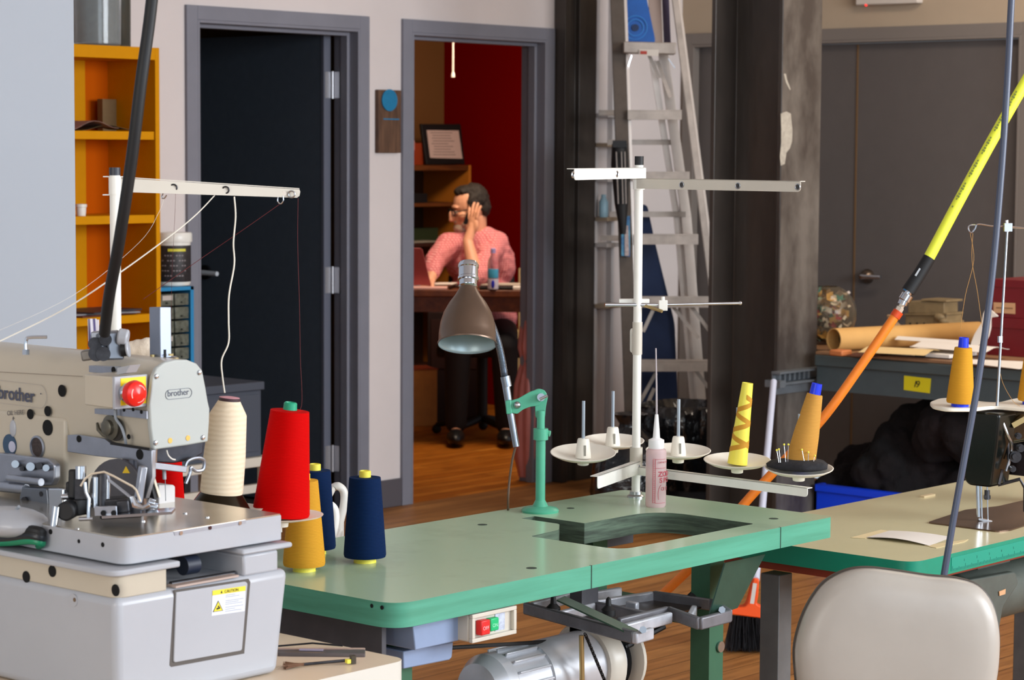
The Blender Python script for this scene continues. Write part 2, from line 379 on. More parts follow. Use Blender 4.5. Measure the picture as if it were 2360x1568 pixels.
# strut channel clamped round the wide column
sc_ = thing('strut_channel', 'grey steel strut channel with slots clamped to the wide column', 'strut', on('Y', 5.12, 1840, 870))
m_strut = mat('galvanised_paint', (126, 132, 138), .4, .5, noise=.2)
s_ = MB(); za = on('Y', 5.12, 1840, 885).z; zb = on('Y', 5.12, 1840, 850).z
xl = on('Y', 5.12, 1790, 870).x; xr = on('Y', 5.12, 1909, 860).x
s_.box(xl, xr, 5.105, 5.145, zb - .012, zb - .004).box(xl, xr, 5.105, 5.145, za + .004, za + .012).box(xl + .01, xr - .03, 5.146, 5.151, za + .004, zb - .004)
for k in range(7): s_.box(xl + .03 + k * .032, xl + .042 + k * .032, 5.128, 5.146, za + .015, zb - .015)
s_.build('channel', m_strut, sc_)
MB().box(7.30, 7.34, 5.10, 5.17, za - .004, za + .022).build('end_channel', m_strut, sc_)
MB().box(xl + .02, xr - .04, 5.14, 5.153, za - .035, za + .003).build('backing_plate', m_strut, sc_)
# ---------------------------------------------------- yellow bookcase
m_yel = mat('yellow_lacquer', (212, 142, 0), .5, noise=.04, spec=.12)
m_yin = mat('ochre_back_panel', (198, 88, 0), .7, spec=.06)
bk = thing('bookcase', 'open yellow bookcase with ochre back standing against the wall left of black door', 'bookcase', (5.4, 6.85, 0))
bx0, bx1, by0, by1, bz = 4.86, 5.613, 6.7, 6.985, 1.898; tt = .02
zs = [.10, .50, .893, 1.257, 1.562]
MB().box(bx0, bx0 + tt + .01, by0, by1, 0, bz).build('side_panel', m_yel, bk, bevel=.001)
MB().box(bx1 - tt, bx1, by0, by1, 0, bz).build('side_panel', m_yel, bk, bevel=.001)
MB().box(bx0 + tt, bx1 - tt, by0, by1, bz - .045, bz).build('top_panel', m_yel, bk, bevel=.001)
MB().box(bx0 + tt, bx1 - tt, by1 - .01, by1, .05, bz - .04).build('back_panel', m_yin, bk)
dv = on('Y', by1 - .012, 191, 400).x
MB().box(dv - .05, dv, by1 - .03, by1 - .01, .05, bz - .045).build('back_batten', m_yel, bk)
for z in zs: MB().box(bx0 + tt, bx1 - tt - .004, by0 + .004, by1 - .011, z, z + .03).build('shelf', m_yel, bk, bevel=.001)
S3, S2, S1 = 1.592, 1.287, .923
def at(x, y, z): return on('Z', z, x, y)
# things in and on the bookcase
t = thing('glass_jar', 'tall clear glass jar on top of the yellow bookcase, the wider left one', 'jar', (5.31, 6.84, bz))
g_ = mat('jar_glass', (205, 212, 214), .06, trans=.75, ior=1.35)
jc = V((on('Y', 6.84, 224, 60).x, 6.84, bz)); jd = V((on('Y', 6.88, 276, 60).x, 6.88, bz))
MB().lathe([(.075, 0), (.085, .01), (.09, .3), (.088, .33), (.082, .33), (.083, .3), (.078, .015), (0, .012)], c=jc).build('jar_wall', g_, t)
MB().lathe([(0, .014), (.07, .016), (.074, .24), (0, .25)], c=jc).build('contents', mat('jar_contents', (132, 124, 112), .7, noise=.6, nscale=30), t)
t = thing('glass_jar', 'narrow tinted glass jar at right end on top of the yellow bookcase', 'jar', (5.43, 6.80, bz))
MB().lathe([(.036, 0), (.04, .008), (.042, .32), (.036, .32), (.036, .012), (0, .01)], c=jd).build('jar_wall', mat('smoky_glass', (120, 118, 108), .08, trans=.7, ior=1.3), t)
MB().lathe([(0, .012), (.033, .013), (.033, .2), (0, .2)], c=jd).build('contents', mat('jar_contents_dark', (84, 74, 62), .7, noise=.5, nscale=30), t)
kp = mat('brown_card', (122, 96, 62), .8, noise=.12)
x0 = on('Y', 6.93, 226, 300).x
tag(MB().box(x0, x0 + .2, 6.925, 6.93, S3, S3 + .12).box(x0 - .002, x0, 6.90, 6.93, S3, S3 + .12).build('cardboard_sheet', kp), 'brown cardboard sheet standing at the back of the top bookcase shelf', 'cardboard')
def sheet(c, sx, sy, rz, curl, t=.0012, n=10):
    M = Matrix.Translation(V(c)) @ Matrix.Rotation(rz, 4, 'Z'); mb = MB(M)
    f1 = lambda u, v, o: (sx * (u - .5), sy * (v - .5), curl * (math.sin(u * PI) ** 2 + .3 * u) + o)
    n1 = len(mb.v); mb.grid(lambda u, v: f1(u, v, t), n, 3); mb.grid(lambda u, v: f1(u, v, 0), n, 3)
    k = (n + 1) * 4; loop = [i for i in range(n + 1)] + [(n + 1) * j + n for j in range(1, 4)] + [(n + 1) * 3 + i for i in range(n - 1, -1, -1)] + [(n + 1) * j for j in range(2, 0, -1)]
    for i in range(len(loop)): a = loop[i]; b = loop[(i + 1) % len(loop)]; mb.f.append([a, b, b + k, a + k]); mb.mi.append(0)
    return mb
tag(sheet((5.32, 6.80, S3 + .001), .24, .16, .1, .03).build('paper_sheet', mat('grey_pink_paper', (160, 128, 118), .8)), 'curled grey-pink paper sheet lying on the top bookcase shelf', 'paper')
tag(sheet((5.42, 6.82, S3 + .001), .20, .15, -.2, .018).build('folder', mat('dull_brown_folder', (96, 78, 44), .8)), 'dull brown folder lying behind the paper on top bookcase shelf', 'folder')
t = thing('small_pot', 'tiny white pot standing on the second bookcase shelf', 'pot', (on('Y', 6.76, 187, 500).x, 6.76, S2))
MB().lathe([(.016, 0), (.018, .02), (.018, .03), (.021, .032), (.021, .042), (0, .044)], c=(on('Y', 6.76, 187, 500).x, 6.76, S2)).build('body', white, t)
t = thing('magazine_stack', 'low stack of magazines lying on the bookcase shelf behind the black hose', 'magazines', (5.4, 6.82, S1))
for k, (cc, a) in enumerate((((120, 60, 40), .1), ((150, 150, 155), -.12), ((60, 60, 70), .2))):
    sheet((5.37 + .015 * k, 6.80, S1 + .001 + .006 * k), .27, .19, a, .002, .005).build('magazine', mat('magazine_%d' % k, cc, .5, noise=.4, nscale=14), t)
# ---------------------------------------------------- tub on blue drawer cabinet, right of bookcase
oc = thing('drawer_organizer', 'blue metal parts cabinet with clear little drawers between bookcase and black door', 'parts cabinet', (5.8, 6.8, .7))
m_blu = mat('blue_sheet_metal', (34, 128, 178), .45)
ox1 = on('Y', 6.72, 447, 700).x; ox0 = 5.622; oz1 = on('Y', 6.72, 420, 661).z; oz0 = oz1 - .5
o_ = MB(); o_.box(ox0, ox1, 6.975, 6.985, oz0, oz1).box(ox1 - .016, ox1, 6.72, 6.975, oz0, oz1).box(ox0, ox0 + .008, 6.72, 6.975, oz0, oz1).box(ox0, ox1, 6.72, 6.975, oz1 - .014, oz1).box(ox0, ox1, 6.72, 6.975, oz0, oz0 + .014)
o_.build('cabinet', m_blu, oc, bevel=.001)
m_dr = mat('drawer_plastic', (110, 112, 100), .25, noise=.55, nscale=45)
m_lb = mat('drawer_label', (186, 176, 168), .8)
iw = (ox1 - .016 - ox0 - .008) / 2
for r in range(9):
    for c in range(2):
        x = ox0 + .008 + c * iw; z = oz1 - .022 - (r + 1) * .051
        d = MB().box(x + .003, x + iw - .003, 6.728, 6.96, z + .003, z + .047).box(x + iw * .4, x + iw * .6, 6.716, 6.728, z + .012, z + .018).build('drawer', m_dr, oc, bevel=.002)
        if (r, c) in ((5, 1), (6, 1), (6, 0), (3, 0), (0, 0)): MB().box(x + .012, x + iw - .012, 6.7255, 6.728, z + .024, z + .042).build('drawer_label', m_lb, d)
st_ = thing('cabinet_stand', 'dark stand carrying the blue parts cabinet', 'stand', (5.8, 6.8, 0))
MB().box(ox0 + .01, ox1 - .01, 6.72, 6.97, oz0 - .03, oz0).build('stand_top', mat('stand_grey', (60, 60, 64), .6), st_)
for sx in (ox0 + .03, ox1 - .03):
    for sy in (6.74, 6.95): MB().box(sx - .014, sx + .014, sy - .014, sy + .014, 0, oz0 - .03).build('leg', mat('stand_grey', (60, 60, 64), .6), st_)
tb = thing('plastic_tub', 'white lidded tub with black printed label standing on the blue parts cabinet', 'tub', (5.7, 6.83, oz1))
tc_ = V((on('Y', 6.83, 400, 600).x, 6.83, oz1)); tr = .064; th = .195
MB().lathe([(tr * .93, 0), (tr, .01), (tr, th - .03)], c=tc_).build('body', white, tb)
MB().lathe([(tr * 1.08, th - .032), (tr * 1.1, th - .028), (tr * 1.1, th - .002), (tr * 1.04, th + .004), (0, th + .004)], c=tc_).build('lid', white, tb)
MB().lathe([(tr + .001, .014), (tr + .0016, .015), (tr + .0016, th - .045), (tr + .001, th - .044)], c=tc_, n=40).build('label_band', mat('tub_label', (52, 48, 50), .5, noise=.5, nscale=60), tb)
b_ = MB(); 
vd = (CO - tc_); vd.z = 0; vd.normalize(); vr = V((-vd.y, vd.x, 0))
def tubp(a, z, e=.0022): return tc_ + (vd * math.cos(a) - vr * math.sin(a)) * (tr + e) + V((0, 0, z))
for i in range(12): b_.add([tubp(-.75 + .09 * i, th - .066), tubp(-.66 + .09 * i, th - .066), tubp(-.66 + .09 * i, th - .056), tubp(-.75 + .09 * i, th - .056)], [(0, 1, 2, 3)])
w_ = MB()
for r in range(5):
    for i in range(9):
        if (i * 7 + r * 3) % 4: a = -.75 + .17 * i; z = th - .084 - r * .019; w_.add([tubp(a, z, .002), tubp(a + .10, z, .002), tubp(a + .10, z + .005, .002), tubp(a, z + .005, .002)], [(0, 1, 2, 3)])
w_.build('small_print', mat('faded_label_print', (138, 130, 132), .6), tb)
b_.build('printing', mat('label_yellow_print', (214, 206, 60), .5), tb)
# ---------------------------------------------------- dark cabinet on cream bench before the black door
gc = thing('metal_cabinet', 'dark grey metal cabinet standing in front of the black door behind cream thread', 'cabinet', (6.2, 6.7, .3))
gx1 = on('Y', 6.33, 606, 900).x; gz1 = on('Y', 6.33, 600, 880).z; gz0 = on('Y', 6.33, 600, 1052).z
m_gc = mat('blue_grey_metal', (66, 72, 84), .5)
MB().box(gx1 - .62, gx1 - .004, 6.336, 6.66, gz0, gz1 - .03).build('body', m_gc, gc, bevel=.003)
MB().box(gx1 - .63, gx1 + .004, 6.325, 6.67, gz1 - .03, gz1).build('top', m_gc, gc, bevel=.003)
MB().box(gx1 - .60, gx1 - .02, 6.332, 6.336, gz0 + .02, gz1 - .045).build('door', m_gc, gc, bevel=.001)
bn = thing('low_bench', 'low cream framed bench carrying the dark grey cabinet', 'bench', (6.2, 6.7, 0))
MB().box(gx1 - .64, gx1 + .02, 6.31, 6.68, gz0 - .035, gz0).build('bench_top', cream, bn, bevel=.003)
for sx in (gx1 - .62, gx1 - .0):
    for sy in (6.33, 6.66): MB().box(sx - .015, sx + .015, sy - .015, sy + .015, 0, gz0 - .035).build('leg', cream, bn)
MB().box(gx1 - .64, gx1 + .02, 6.32, 6.34, gz0 - .13, gz0 - .10).build('rail', cream, bn)
# wall plaque
pl = thing('wall_plaque', 'brown wooden plaque with bright blue disc hanging between the two doors', 'plaque', (7.1, 7, 1.52))
m_pw = mat('plaque_wood', (104, 74, 54), .6, rgb2=(74, 50, 36), nscale=8, stretch=(8, 1, 1))
MB().box(7.032, 7.168, 6.978, 6.999, 1.517, 1.782).build('board', m_pw, pl, bevel=.002)
c = on('Y', 6.976, 897, 231)
MB().disc(c, (0, -1, 0), .046, .004, 32).build('blue_disc', mat('disc_blue', (20, 120, 165), .4, noise=.1, nscale=60), pl)
MB().box(7.06, 7.155, 6.9765, 6.978, c.z - .082, c.z - .077).build('blue_line', mat('disc_blue'  , (20, 120, 165), .4), pl)
# ================================================================== ladder bay
# step ladder, folded and leaning on the back wall between the two steel columns
def lad(px, py, dpt): return dep(px, py, dpt)
LD = 10.35                                        # sight depth of the ladder's front rails
ld = thing('step_ladder', 'tall aluminium step ladder leaning on wall between the steel columns', 'ladder', dep(1560, 1000, LD) * 1)
ld.location.z = 0; WM[ld.name] = Matrix.Translation(ld.location)
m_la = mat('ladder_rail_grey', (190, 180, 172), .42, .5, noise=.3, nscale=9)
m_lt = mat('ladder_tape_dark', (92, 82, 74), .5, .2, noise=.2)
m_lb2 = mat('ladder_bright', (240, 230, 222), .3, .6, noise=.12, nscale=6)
def rail(pts, w_, h_, m_, nm='rail', n=0):
    o = MB()
    for a, b in zip(pts, pts[1:]):
        a, b = V(a), V(b); d = (b - a).normalized(); o.bar(a, b, w_, .004, up=F0)
        sd = d.cross(F0).normalized()
        o.bar(a + sd * w_ / 2 + F0 * h_ / 2, b + sd * w_ / 2 + F0 * h_ / 2, .004, h_, up=F0)
        o.bar(a - sd * w_ / 2 + F0 * h_ / 2, b - sd * w_ / 2 + F0 * h_ / 2, .004, h_, up=F0)
    return o.build(nm, m_, ld)
fl = lambda py, o=0: dep(1432 + (py) * .052 + o, py, LD)
# front-left rail (wide dark side), front-right rail
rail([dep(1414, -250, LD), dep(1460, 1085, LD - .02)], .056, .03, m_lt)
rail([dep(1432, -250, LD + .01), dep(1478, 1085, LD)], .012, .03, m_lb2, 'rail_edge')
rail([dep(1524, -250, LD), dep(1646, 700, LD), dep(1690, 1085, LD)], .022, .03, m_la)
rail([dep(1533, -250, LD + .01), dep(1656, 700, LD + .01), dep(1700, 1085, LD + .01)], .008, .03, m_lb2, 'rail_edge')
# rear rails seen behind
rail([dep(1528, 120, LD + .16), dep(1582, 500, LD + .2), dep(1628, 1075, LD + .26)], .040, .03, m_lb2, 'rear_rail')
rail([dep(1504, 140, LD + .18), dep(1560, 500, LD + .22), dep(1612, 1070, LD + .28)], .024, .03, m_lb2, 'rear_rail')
def step(y, xa_, xb_, hgt, nm='step', d_=LD, m_=None, depth=.075):
    a, b = dep(xa_, y, d_), dep(xb_, y, d_); o = MB(); o.bar(a, b, depth, .004, up=ZD)
    k = V((0, 0, -hgt / 2)); q = F0 * (depth / 2 - .002); o.bar(a + k - q, b + k - q, .004, hgt, up=ZD); o.bar(a + k + q, b + k + q, .004, hgt, up=ZD)
    for j in range(5): o.bar(a + V((0, 0, .003)) - q * (.9 - j * .4), b + V((0, 0, .003)) - q * (.9 - j * .4), .004, .003)
    o.build(nm, m_ or m_la, ld)
for y, xa_, xb_, hg in ((256, 1446, 1570, .038), (398, 1455, 1588, .035), (542, 1462, 1608, .040), (686, 1466, 1640, .042), (832, 1470, 1650, .044), (975, 1472, 1668, .044)): step(y, xa_, xb_, hg)
for y, xa_, xb_ in ((324, 1400, 1555), (490, 1405, 1580), (256, 1380, 1450), (398, 1380, 1460), (545, 1385, 1465)): step(y, xa_, xb_, .02, 'rear_bar', LD + .2, None, .02)
o = MB(); a, b = dep(1436, 110, LD - .02), dep(1556, 113, LD - .02); o.bar(a, b, .12, .05); o.build('top_cap', m_la, ld, bevel=.004)
o = MB(); a, b = dep(1473, 121, LD - .085), dep(1518, 122, LD - .085); o.bar(a, b, .003, .028); lbp = o.build('warning_label', mat('label_white', (206, 200, 192), .6), ld)
MB().bar(dep(1476, 121, LD - .088), dep(1491, 121.5, LD - .088), .002, .014).build('label_print', mat('label_red', (170, 60, 50), .6), lbp)
o = MB()
for pts in (((1455, 128), (1447, 152)), ((1540, 135), (1556, 157))): o.bar(dep(*pts[0], LD - .03), dep(*pts[1], LD - .03), .012, .004)
o.build('spreader_clip', chrome, ld)
for a, b in (((1505, 715), (1482, 765)), ((1545, 700), (1610, 780)), ((1592, 705), (1642, 772)), ((1512, 860), (1476, 925)), ((1508, 895), (1480, 960)), ((1600, 850), (1645, 910)), ((1496, 128), (1520, 180)), ((1515, 140), (1545, 225))):
    MB().bar(dep(*a, LD + .05), dep(*b, LD + .05), .016, .004, up=F0).build('brace', m_la, ld)
lg = MB()
for k, hh in enumerate((16, 9, 13, 8, 12, 18)): lg.bar(dep(1421 + k * .7, 38 + k * 16, LD - .005), dep(1421 + k * .7, 38 + k * 16 + hh, LD - .005), .008, .002, up=F0)
lg.build('worn_logo', black, ld)
# items on / by the ladder
t = thing('tool_case', 'bright blue plastic case wedged behind the top of the ladder', 'case', dep(1478, 105, LD + .1))
pts = [dep(x, y, LD + .08) for x, y in ((1441, 0), (1441, -60), (1480, -60), (1492, 4), (1510, 90), (1508, 104), (1442, 104))]
MB().ext(rpoly(pts, .01), F0 * .09).build('case_body', mat('case_blue', (24, 92, 176), .4, noise=.15, nscale=18), t, bevel=.004)
cc = dep(1464, 64, LD + .08)
o = MB()
for r in (.052, .036): o.tube([cc + (R0 * math.cos(a) + ZD * math.sin(a)) * r - F0 * .002 for a in [2 * PI * k / 28 for k in range(28)]], .003, 6, closed=True)
o.build('raised_ring', mat('case_blue_light', (60, 130, 205), .4), t)
MB().disc(cc, -F0, .016, .006).build('hub', mat('case_navy', (10, 40, 84), .4), t)
t = thing('timber_board', 'bundle of pale boards standing upright behind the top of the ladder', 'board', dep(1525, 100, LD + .1))
MB().bar(dep(1513, 104, LD + .1), dep(1500, -250, LD + .1), .055, .03, up=F0).build('board', mat('board_mauve', (160, 142, 134), .7), t)
MB().bar(dep(1538, 104, LD + .12), dep(1524, -250, LD + .12), .03, .03, up=F0).build('dark_board', mat('board_purple', (92, 84, 112), .7), t)
# slats standing in for wall shadows and reflections left of the ladder
m_sl = mat('shadow_slat_grey', (206, 204, 206), .7)
t = thing('shadow_slats', 'slats added to stand in for shadows on the wall behind the ladder', 'shadow slats', (8.72, 6.94, 0))
xL = on('Y', 6.97, 1372, 500).x; xR = xL + .14
for k, yy in enumerate((262, 330, 410, 500, 560, 700)):
    z = on('Y', 6.95, 1400, yy).z
    MB().box(xL, xR, 6.90, 6.998, z - .018, z).build('shadow_slat', mat('shadow_slat_brown', (176, 160, 140), .7) if k % 2 else m_sl, t)
for xx in (xL, xR - .02): MB().box(xx, xx + .02, 6.97, 6.998, 0, 2.3).build('upright', m_sl, t)
t = thing('blue_bottle', 'pale blue bottle on the added shadow slats beside narrow column', 'bottle', on('Y', 6.94, 1392, 450))
p = on('Y', 6.93, 1385, 448); z5 = on('Y', 6.95, 1400, 500).z
MB().lathe([(.02, 0), (.022, .01), (.022, .07), (.012, .09), (.012, .105), (0, .106)], c=(p.x + .02, p.y, on('Y', 6.95, 1400, 500).z)).build('body', mat('pale_blue', (150, 190, 210), .4), t)
# navy board leaning behind ladder
npts = [dep(x, y, LD + .32) for x, y in ((1478, 470), (1492, 474), (1510, 560), (1555, 745), (1570, 1121), (1478, 1122))]
o = MB().ext(rpoly(npts, .03), F0 * .012).build('ironing_board', mat('navy_cloth', (22, 44, 84), .7, noise=.2, nscale=5)); tag(o, 'folded navy covered board with tapered top leaning behind ladder', 'board')
# sticker box
o = MB().ext([dep(x, y, LD - .05) for x, y in ((1432, 500), (1452, 498), (1452, 592), (1432, 590))], F0 * .02).build('leaflet', mat('leaflet_blue', (28, 70, 140), .5, rgb2=(90, 160, 190), nscale=14)); tag(o, 'blue leaflet taped to left rail of the ladder', 'leaflet')
MB().ext([dep(x, y, LD - .055) for x, y in ((1440, 520), (1448, 520), (1450, 590), (1440, 590))], F0 * .003).build('printed_panel', mat('leaflet_pale', (190, 176, 176), .6, noise=.4, nscale=60), o)
# folded black tripod / umbrella hung by ladder
t = thing('folded_umbrella', 'folded black umbrella hanging on left rail of the ladder', 'umbrella', dep(1428, 560, LD - .1))
ax_ = [dep(1428, 332, LD - .08), dep(1428, 380, LD - .08), dep(1432, 470, LD - .08), dep(1436, 540, LD - .08)]
M_ = None
MB().tube(ax_, [.034, .038, .03, .012], 14).build('canopy', mat('umbrella_black', (26, 27, 30), .6, noise=.3, nscale=30), t)
o = MB()
for dx in (-8, 4, 12): o.tube([dep(1428 + dx, 350, LD - .125), dep(1432 + dx * .9, 470, LD - .12)], .003, 6)
o.build('rib', steel, t)
MB().bar(dep(1412, 332, LD - .1), dep(1444, 332, LD - .1), .04, .03).build('strap', black, t)
# ---------------------------------------------------- bin with black bag
bd = 9.9
t = thing('waste_bin', 'grey waste bin lined with a shiny black bag under the ladder', 'bin', (dep(1580, 1000, bd).x, dep(1580, 1000, bd).y, 0))
bc_ = V((t.location.x, t.location.y, 0)); ztop = dep(1560, 940, bd).z
MB().lathe([(.13, 0), (.15, .02), (.17, ztop - .03), (.16, ztop - .03), (.14, .03), (0, .02)], c=bc_).build('bin_body', mat('bin_grey', (52, 52, 56), .5), t)
m_bag = mat('bin_bag', (20, 21, 24), .16, 0, bump=1.0, bscale=16, spec=.8)
rn = random.Random(5); ph = [rn.uniform(0, 6) for _ in range(6)]
wf = lambda a, z: .03 * math.sin(7 * a + ph[0] + z * 9) + .022 * math.sin(13 * a + ph[1] + z * 26) + .012 * math.sin(29 * a + ph[2] - z * 30) + .05 * math.sin(3 * a + ph[3])
MB().lathe([(.18, .12), (.19, ztop * .45), (.205, ztop * .8), (.21, ztop - .04), (.20, ztop + .012), (.18, ztop + .02), (.16, ztop - .01), (.12, ztop - .1), (0, ztop - .13)], c=bc_, n=120, wob=wf).build('bin_bag', m_bag, t, sharp=60)
t2 = thing('rubbish_bag', 'black rubbish bag bulging on the floor left of waste bin', 'bag', (dep(1452, 1040, 9.6).x, dep(1452, 1040, 9.6).y, 0))
MB().lathe([(.06, 0), (.13, .03), (.16, .14), (.15, .26), (.10, .36), (.05, .40), (.045, .42), (.07, .46), (0, .45)], c=t2.location, n=80, wob=wf).build('bag_body', m_bag, t2, sharp=60)
# ---------------------------------------------------- broom
m_or = mat('broom_orange', (236, 84, 24), .4)
bD = 7.2
br = thing('broom', 'orange-headed broom with long white handle leaning on the wide column', 'broom', dep(1722, 1500, bD))
tp = dep(1783, 880, 8.4); bt_ = dep(1742, 1338, bD)
MB().tube([bt_, tp], .0115, 14).build('handle', mat('broom_handle', (196, 202, 222), .35), br)
so = [dep(x, y, bD - .02) for x, y in ((1737, 1334), (1750, 1336), (1748, 1372), (1744, 1394), (1760, 1402), (1760, 1427), (1684, 1417), (1685, 1402), (1716, 1400), (1722, 1392), (1728, 1368))]
sx = MB().ext(rpoly(so, .006), F0 * .045).build('head', m_or, br, bevel=.004)
br_ = MB(); rn = random.Random(2)
for i in range(420):
    u = rn.random(); x = 1685 + 72 * u; a = dep(x, 1418 + 6 * u, bD - .02 + rn.random() * .045)
    b = dep(x + (u - .5) * 26 + rn.uniform(-5, 5), 1500 + rn.uniform(-8, 4), bD - .04 + rn.random() * .09); br_.tube([a, (a + b) / 2 + V((rn.uniform(-.003, .003), 0, 0)), b], .0012, 3, caps=False)
br_.build('bristles', mat('bristle_black', (34, 34, 38), .6), br)
MB().bar(dep(1740, 1345, bD - .035), dep(1733, 1392, bD - .035), .012, .003, up=F0).build('head_slot', mat('slot_pale', (200, 196, 190), .5), br)
# ================================================================== grey workbench along the right wall
bxf = 7.52; bz_ = .765
wbn = thing('workbench', 'long grey steel workbench with worn brown top along the right wall', 'workbench', (7.9, 3.6, 0))
m_bt = mat('bench_top_brown', (150, 112, 80), .5, noise=.25, nscale=5)
m_bg = mat('bench_steel_grey', (84, 96, 98), .45, .3, noise=.15, nscale=6)
bya, byb = 2.0, 5.09
MB().box(bxf, 8.95, bya, byb, bz_ - .012, bz_).box(7.63, 8.95, byb, 5.5, bz_ - .012, bz_).build('worktop', m_bt, wbn, bevel=.002)
MB().box(bxf - .006, bxf + .04, bya, byb, bz_ - .055, bz_ - .013).build('front_edge', m_bg, wbn, bevel=.004)
MB().box(bxf + .012, bxf + .03, bya, byb, bz_ - .15, bz_ - .055).box(8.90, 8.93, bya, byb, bz_ - .15, bz_ - .013).build('apron', mat('bench_apron', (82, 94, 98), .45, .3, noise=.1), wbn)
for yy in (bya + .05, byb - .06, 3.5):
    for xx in ((bxf + .05, 8.88) if yy < 5 else (8.88,)): MB().box(xx - .03, xx + .03, yy - .03, yy + .03, 0, bz_ - .056).build('leg', m_bg, wbn)
lbl = [on('X', bxf + .011, x, y) for x, y in ((2084, 866), (2146, 873), (2143, 907), (2083, 899))]
lo = MB().ext(lbl, (-.001, 0, 0)).build('number_label', mat('label_yellow', (222, 208, 20), .6), wbn)
a = on('X', bxf + .0085, 2103, 893); b = on('X', bxf + .0085, 2122, 893)
MB().text('1', a, (0, -1, .12), (0, -.25, 1), .026, .0004).text('9', on('X', bxf + .0085, 2109, 893), (0, -1, 0), (0, -.2, 1), .026, .0004).build('handwritten_number', black, lo)
BX = lambda x, y, X_=7.75: on('X', X_, x, y)
def bz(x, y): return on('Z', bz_, x, y)
# scrap bowl
c = bz(1905, 806); c = V((7.93, 4.97, bz_)); R_ = .085
c = on('X', 7.86, 1905, 775); c.z = bz_
rb = (on('X', 7.86, 1905, 655).z - bz_) / 2
g = thing('scrap_bowl', 'round clear glass bowl full of coloured scraps on workbench by the column', 'bowl', c)
prof = [(rb * math.sin(t), rb - rb * math.cos(t)) for t in [i * PI / 16 for i in range(2, 15)]]
MB().lathe([(0, .004)] + prof + [(prof[-1][0] - .003, prof[-1][1])] + [((rb - .004) * math.sin(t), rb - (rb - .004) * math.cos(t)) for t in [i * PI / 16 for i in range(13, 1, -1)]] + [(0, .01)], c=c).build('bowl_glass', mat('bowl_glass', (225, 215, 195), .04, trans=.96, ior=1.2), g)
rn = random.Random(9); cols = [(196, 160, 100), (232, 230, 230), (60, 150, 150), (150, 46, 60), (70, 48, 36), (170, 205, 190), (206, 196, 190), (120, 90, 50), (214, 170, 90)]
for i, cc in enumerate(cols):
    for k in range(9):
        s_ = MB()
        a = rn.uniform(0, 2 * PI); r = rb * .8 * rn.random() ** .4; z = rb + rn.uniform(-.8, .72) * rb; lim = math.sqrt(max((rb * .86) ** 2 - (z - rb) ** 2, 0)); r = min(r, lim)
        p = c + V((r * math.cos(a), r * math.sin(a), z)); M = Matrix.Translation(p) @ Matrix.Rotation(rn.uniform(0, 6), 4, 'Z') @ Matrix.Rotation(rn.uniform(-1, 1), 4, 'X')
        q = rn.uniform(.012, .028); s_.M = M; s_.grid(lambda u, v: ((u - .5) * q * 2, (v - .5) * q * 1.5, .008 * math.sin(u * 5) + .006 * math.cos(v * 6)), 4, 4)
        s_.M = None
        s_.build('scrap', mat('scrap_%d' % i, cc, .8), g)
# cardboard tube
m_kr = mat('kraft_card', (206, 158, 92), .7, noise=.08, nscale=10)
a = V((7.68, 4.86, 0)); 
r_ = .044
pa = on('X', 7.575, 1921, 792); pa.z = bz_ + r_ + .001; pb = on('X', 8.30, 2254, 780); pb.z = pa.z
d_ = (pb - pa).normalized(); tu = thing('cardboard_tube', 'long brown cardboard tube lying along the workbench', 'tube', V((pa.x, pa.y, bz_)))
n = 32; o = MB(); Mx = orient(*(lambda z: ((z.orthogonal().normalized()), z.cross(z.orthogonal().normalized()), z))(d_), pa)
L_ = (pb - pa).length
o.lathe([(r_ - .004, 0), (r_, 0), (r_, L_), (r_ - .004, L_), (r_ - .004, 0)], Mx.to_3x3().to_4x4(), n, c=pa, cap=False); o.build('tube_wall', m_kr, tu)
MB().cyl(pa + d_ * .06, pa + d_ * .062, r_ - .005).build('tube_dark_disc', hole, tu)  # black disc stands for the dark depth inside the open tube
o = MB().box(0, .07, -.03, .03, 0, .022, Matrix.Translation(bz(1915, 822) + V((.03, .0, 0)))).build('wood_offcut', mat('offcut_orange', (190, 112, 62), .6), bevel=.006); tag(o, 'small rounded orange wood offcut beside mouth of the cardboard tube', 'offcut')
# brown envelope/box behind the tube
p = on('X', 8.45, 2188, 772); q = on('X', 8.45, 2258, 757)
o = MB().box(8.45, 8.65, q.y, p.y, bz_, q.z).build('cardboard_box', mat('carton_yellow', (214, 172, 96), .7)); tag(o, 'low yellow-brown carton behind the right end of cardboard tube', 'box')
# tan electrical unit
m_tan = mat('tan_casting', (146, 126, 92), .6, noise=.25, nscale=20)
XB = 8.38
P = lambda x, y, X_=XB: on('X', X_, x, y)
tm = thing('control_unit', 'tan metal control unit with stepped casing behind the tube', 'machine unit', (8.45, P(2120, 765).y, bz_))
MB().ext([V((XB, p.y, bz_ if p.z < P(2100, 765).z else p.z)) for p in (P(2086, 770), P(2086, 726), P(2182, 726), P(2182, 740), P(2188, 742), P(2188, 770))] , (.12, 0, 0)).build('lower_casing', m_tan, tm, bevel=.004)
MB().ext([P(x, y) for x, y in ((2092, 723), (2092, 694), (2176, 697), (2176, 723))], (.11, 0, 0)).build('upper_casing', m_tan, tm, bevel=.004)
MB().ext([P(x, y, XB - .005) for x, y in ((2084, 727), (2084, 723), (2182, 722), (2182, 727))], (.13, 0, 0)).build('seam_flange', m_tan, tm, bevel=.001)
MB().ext([P(x, y, XB - .005) for x, y in ((2123, 693), (2123, 689), (2181, 692), (2181, 697))], (.13, 0, 0)).build('lid', m_tan, tm, bevel=.001)
MB().disc(P(2111, 759, XB), (-1, 0, 0), .012, .008).build('socket', m_tan, tm)
MB().disc(P(2111, 759, XB - .009), (-1, 0, 0), .007, .001).build('socket_hole', hole, tm)
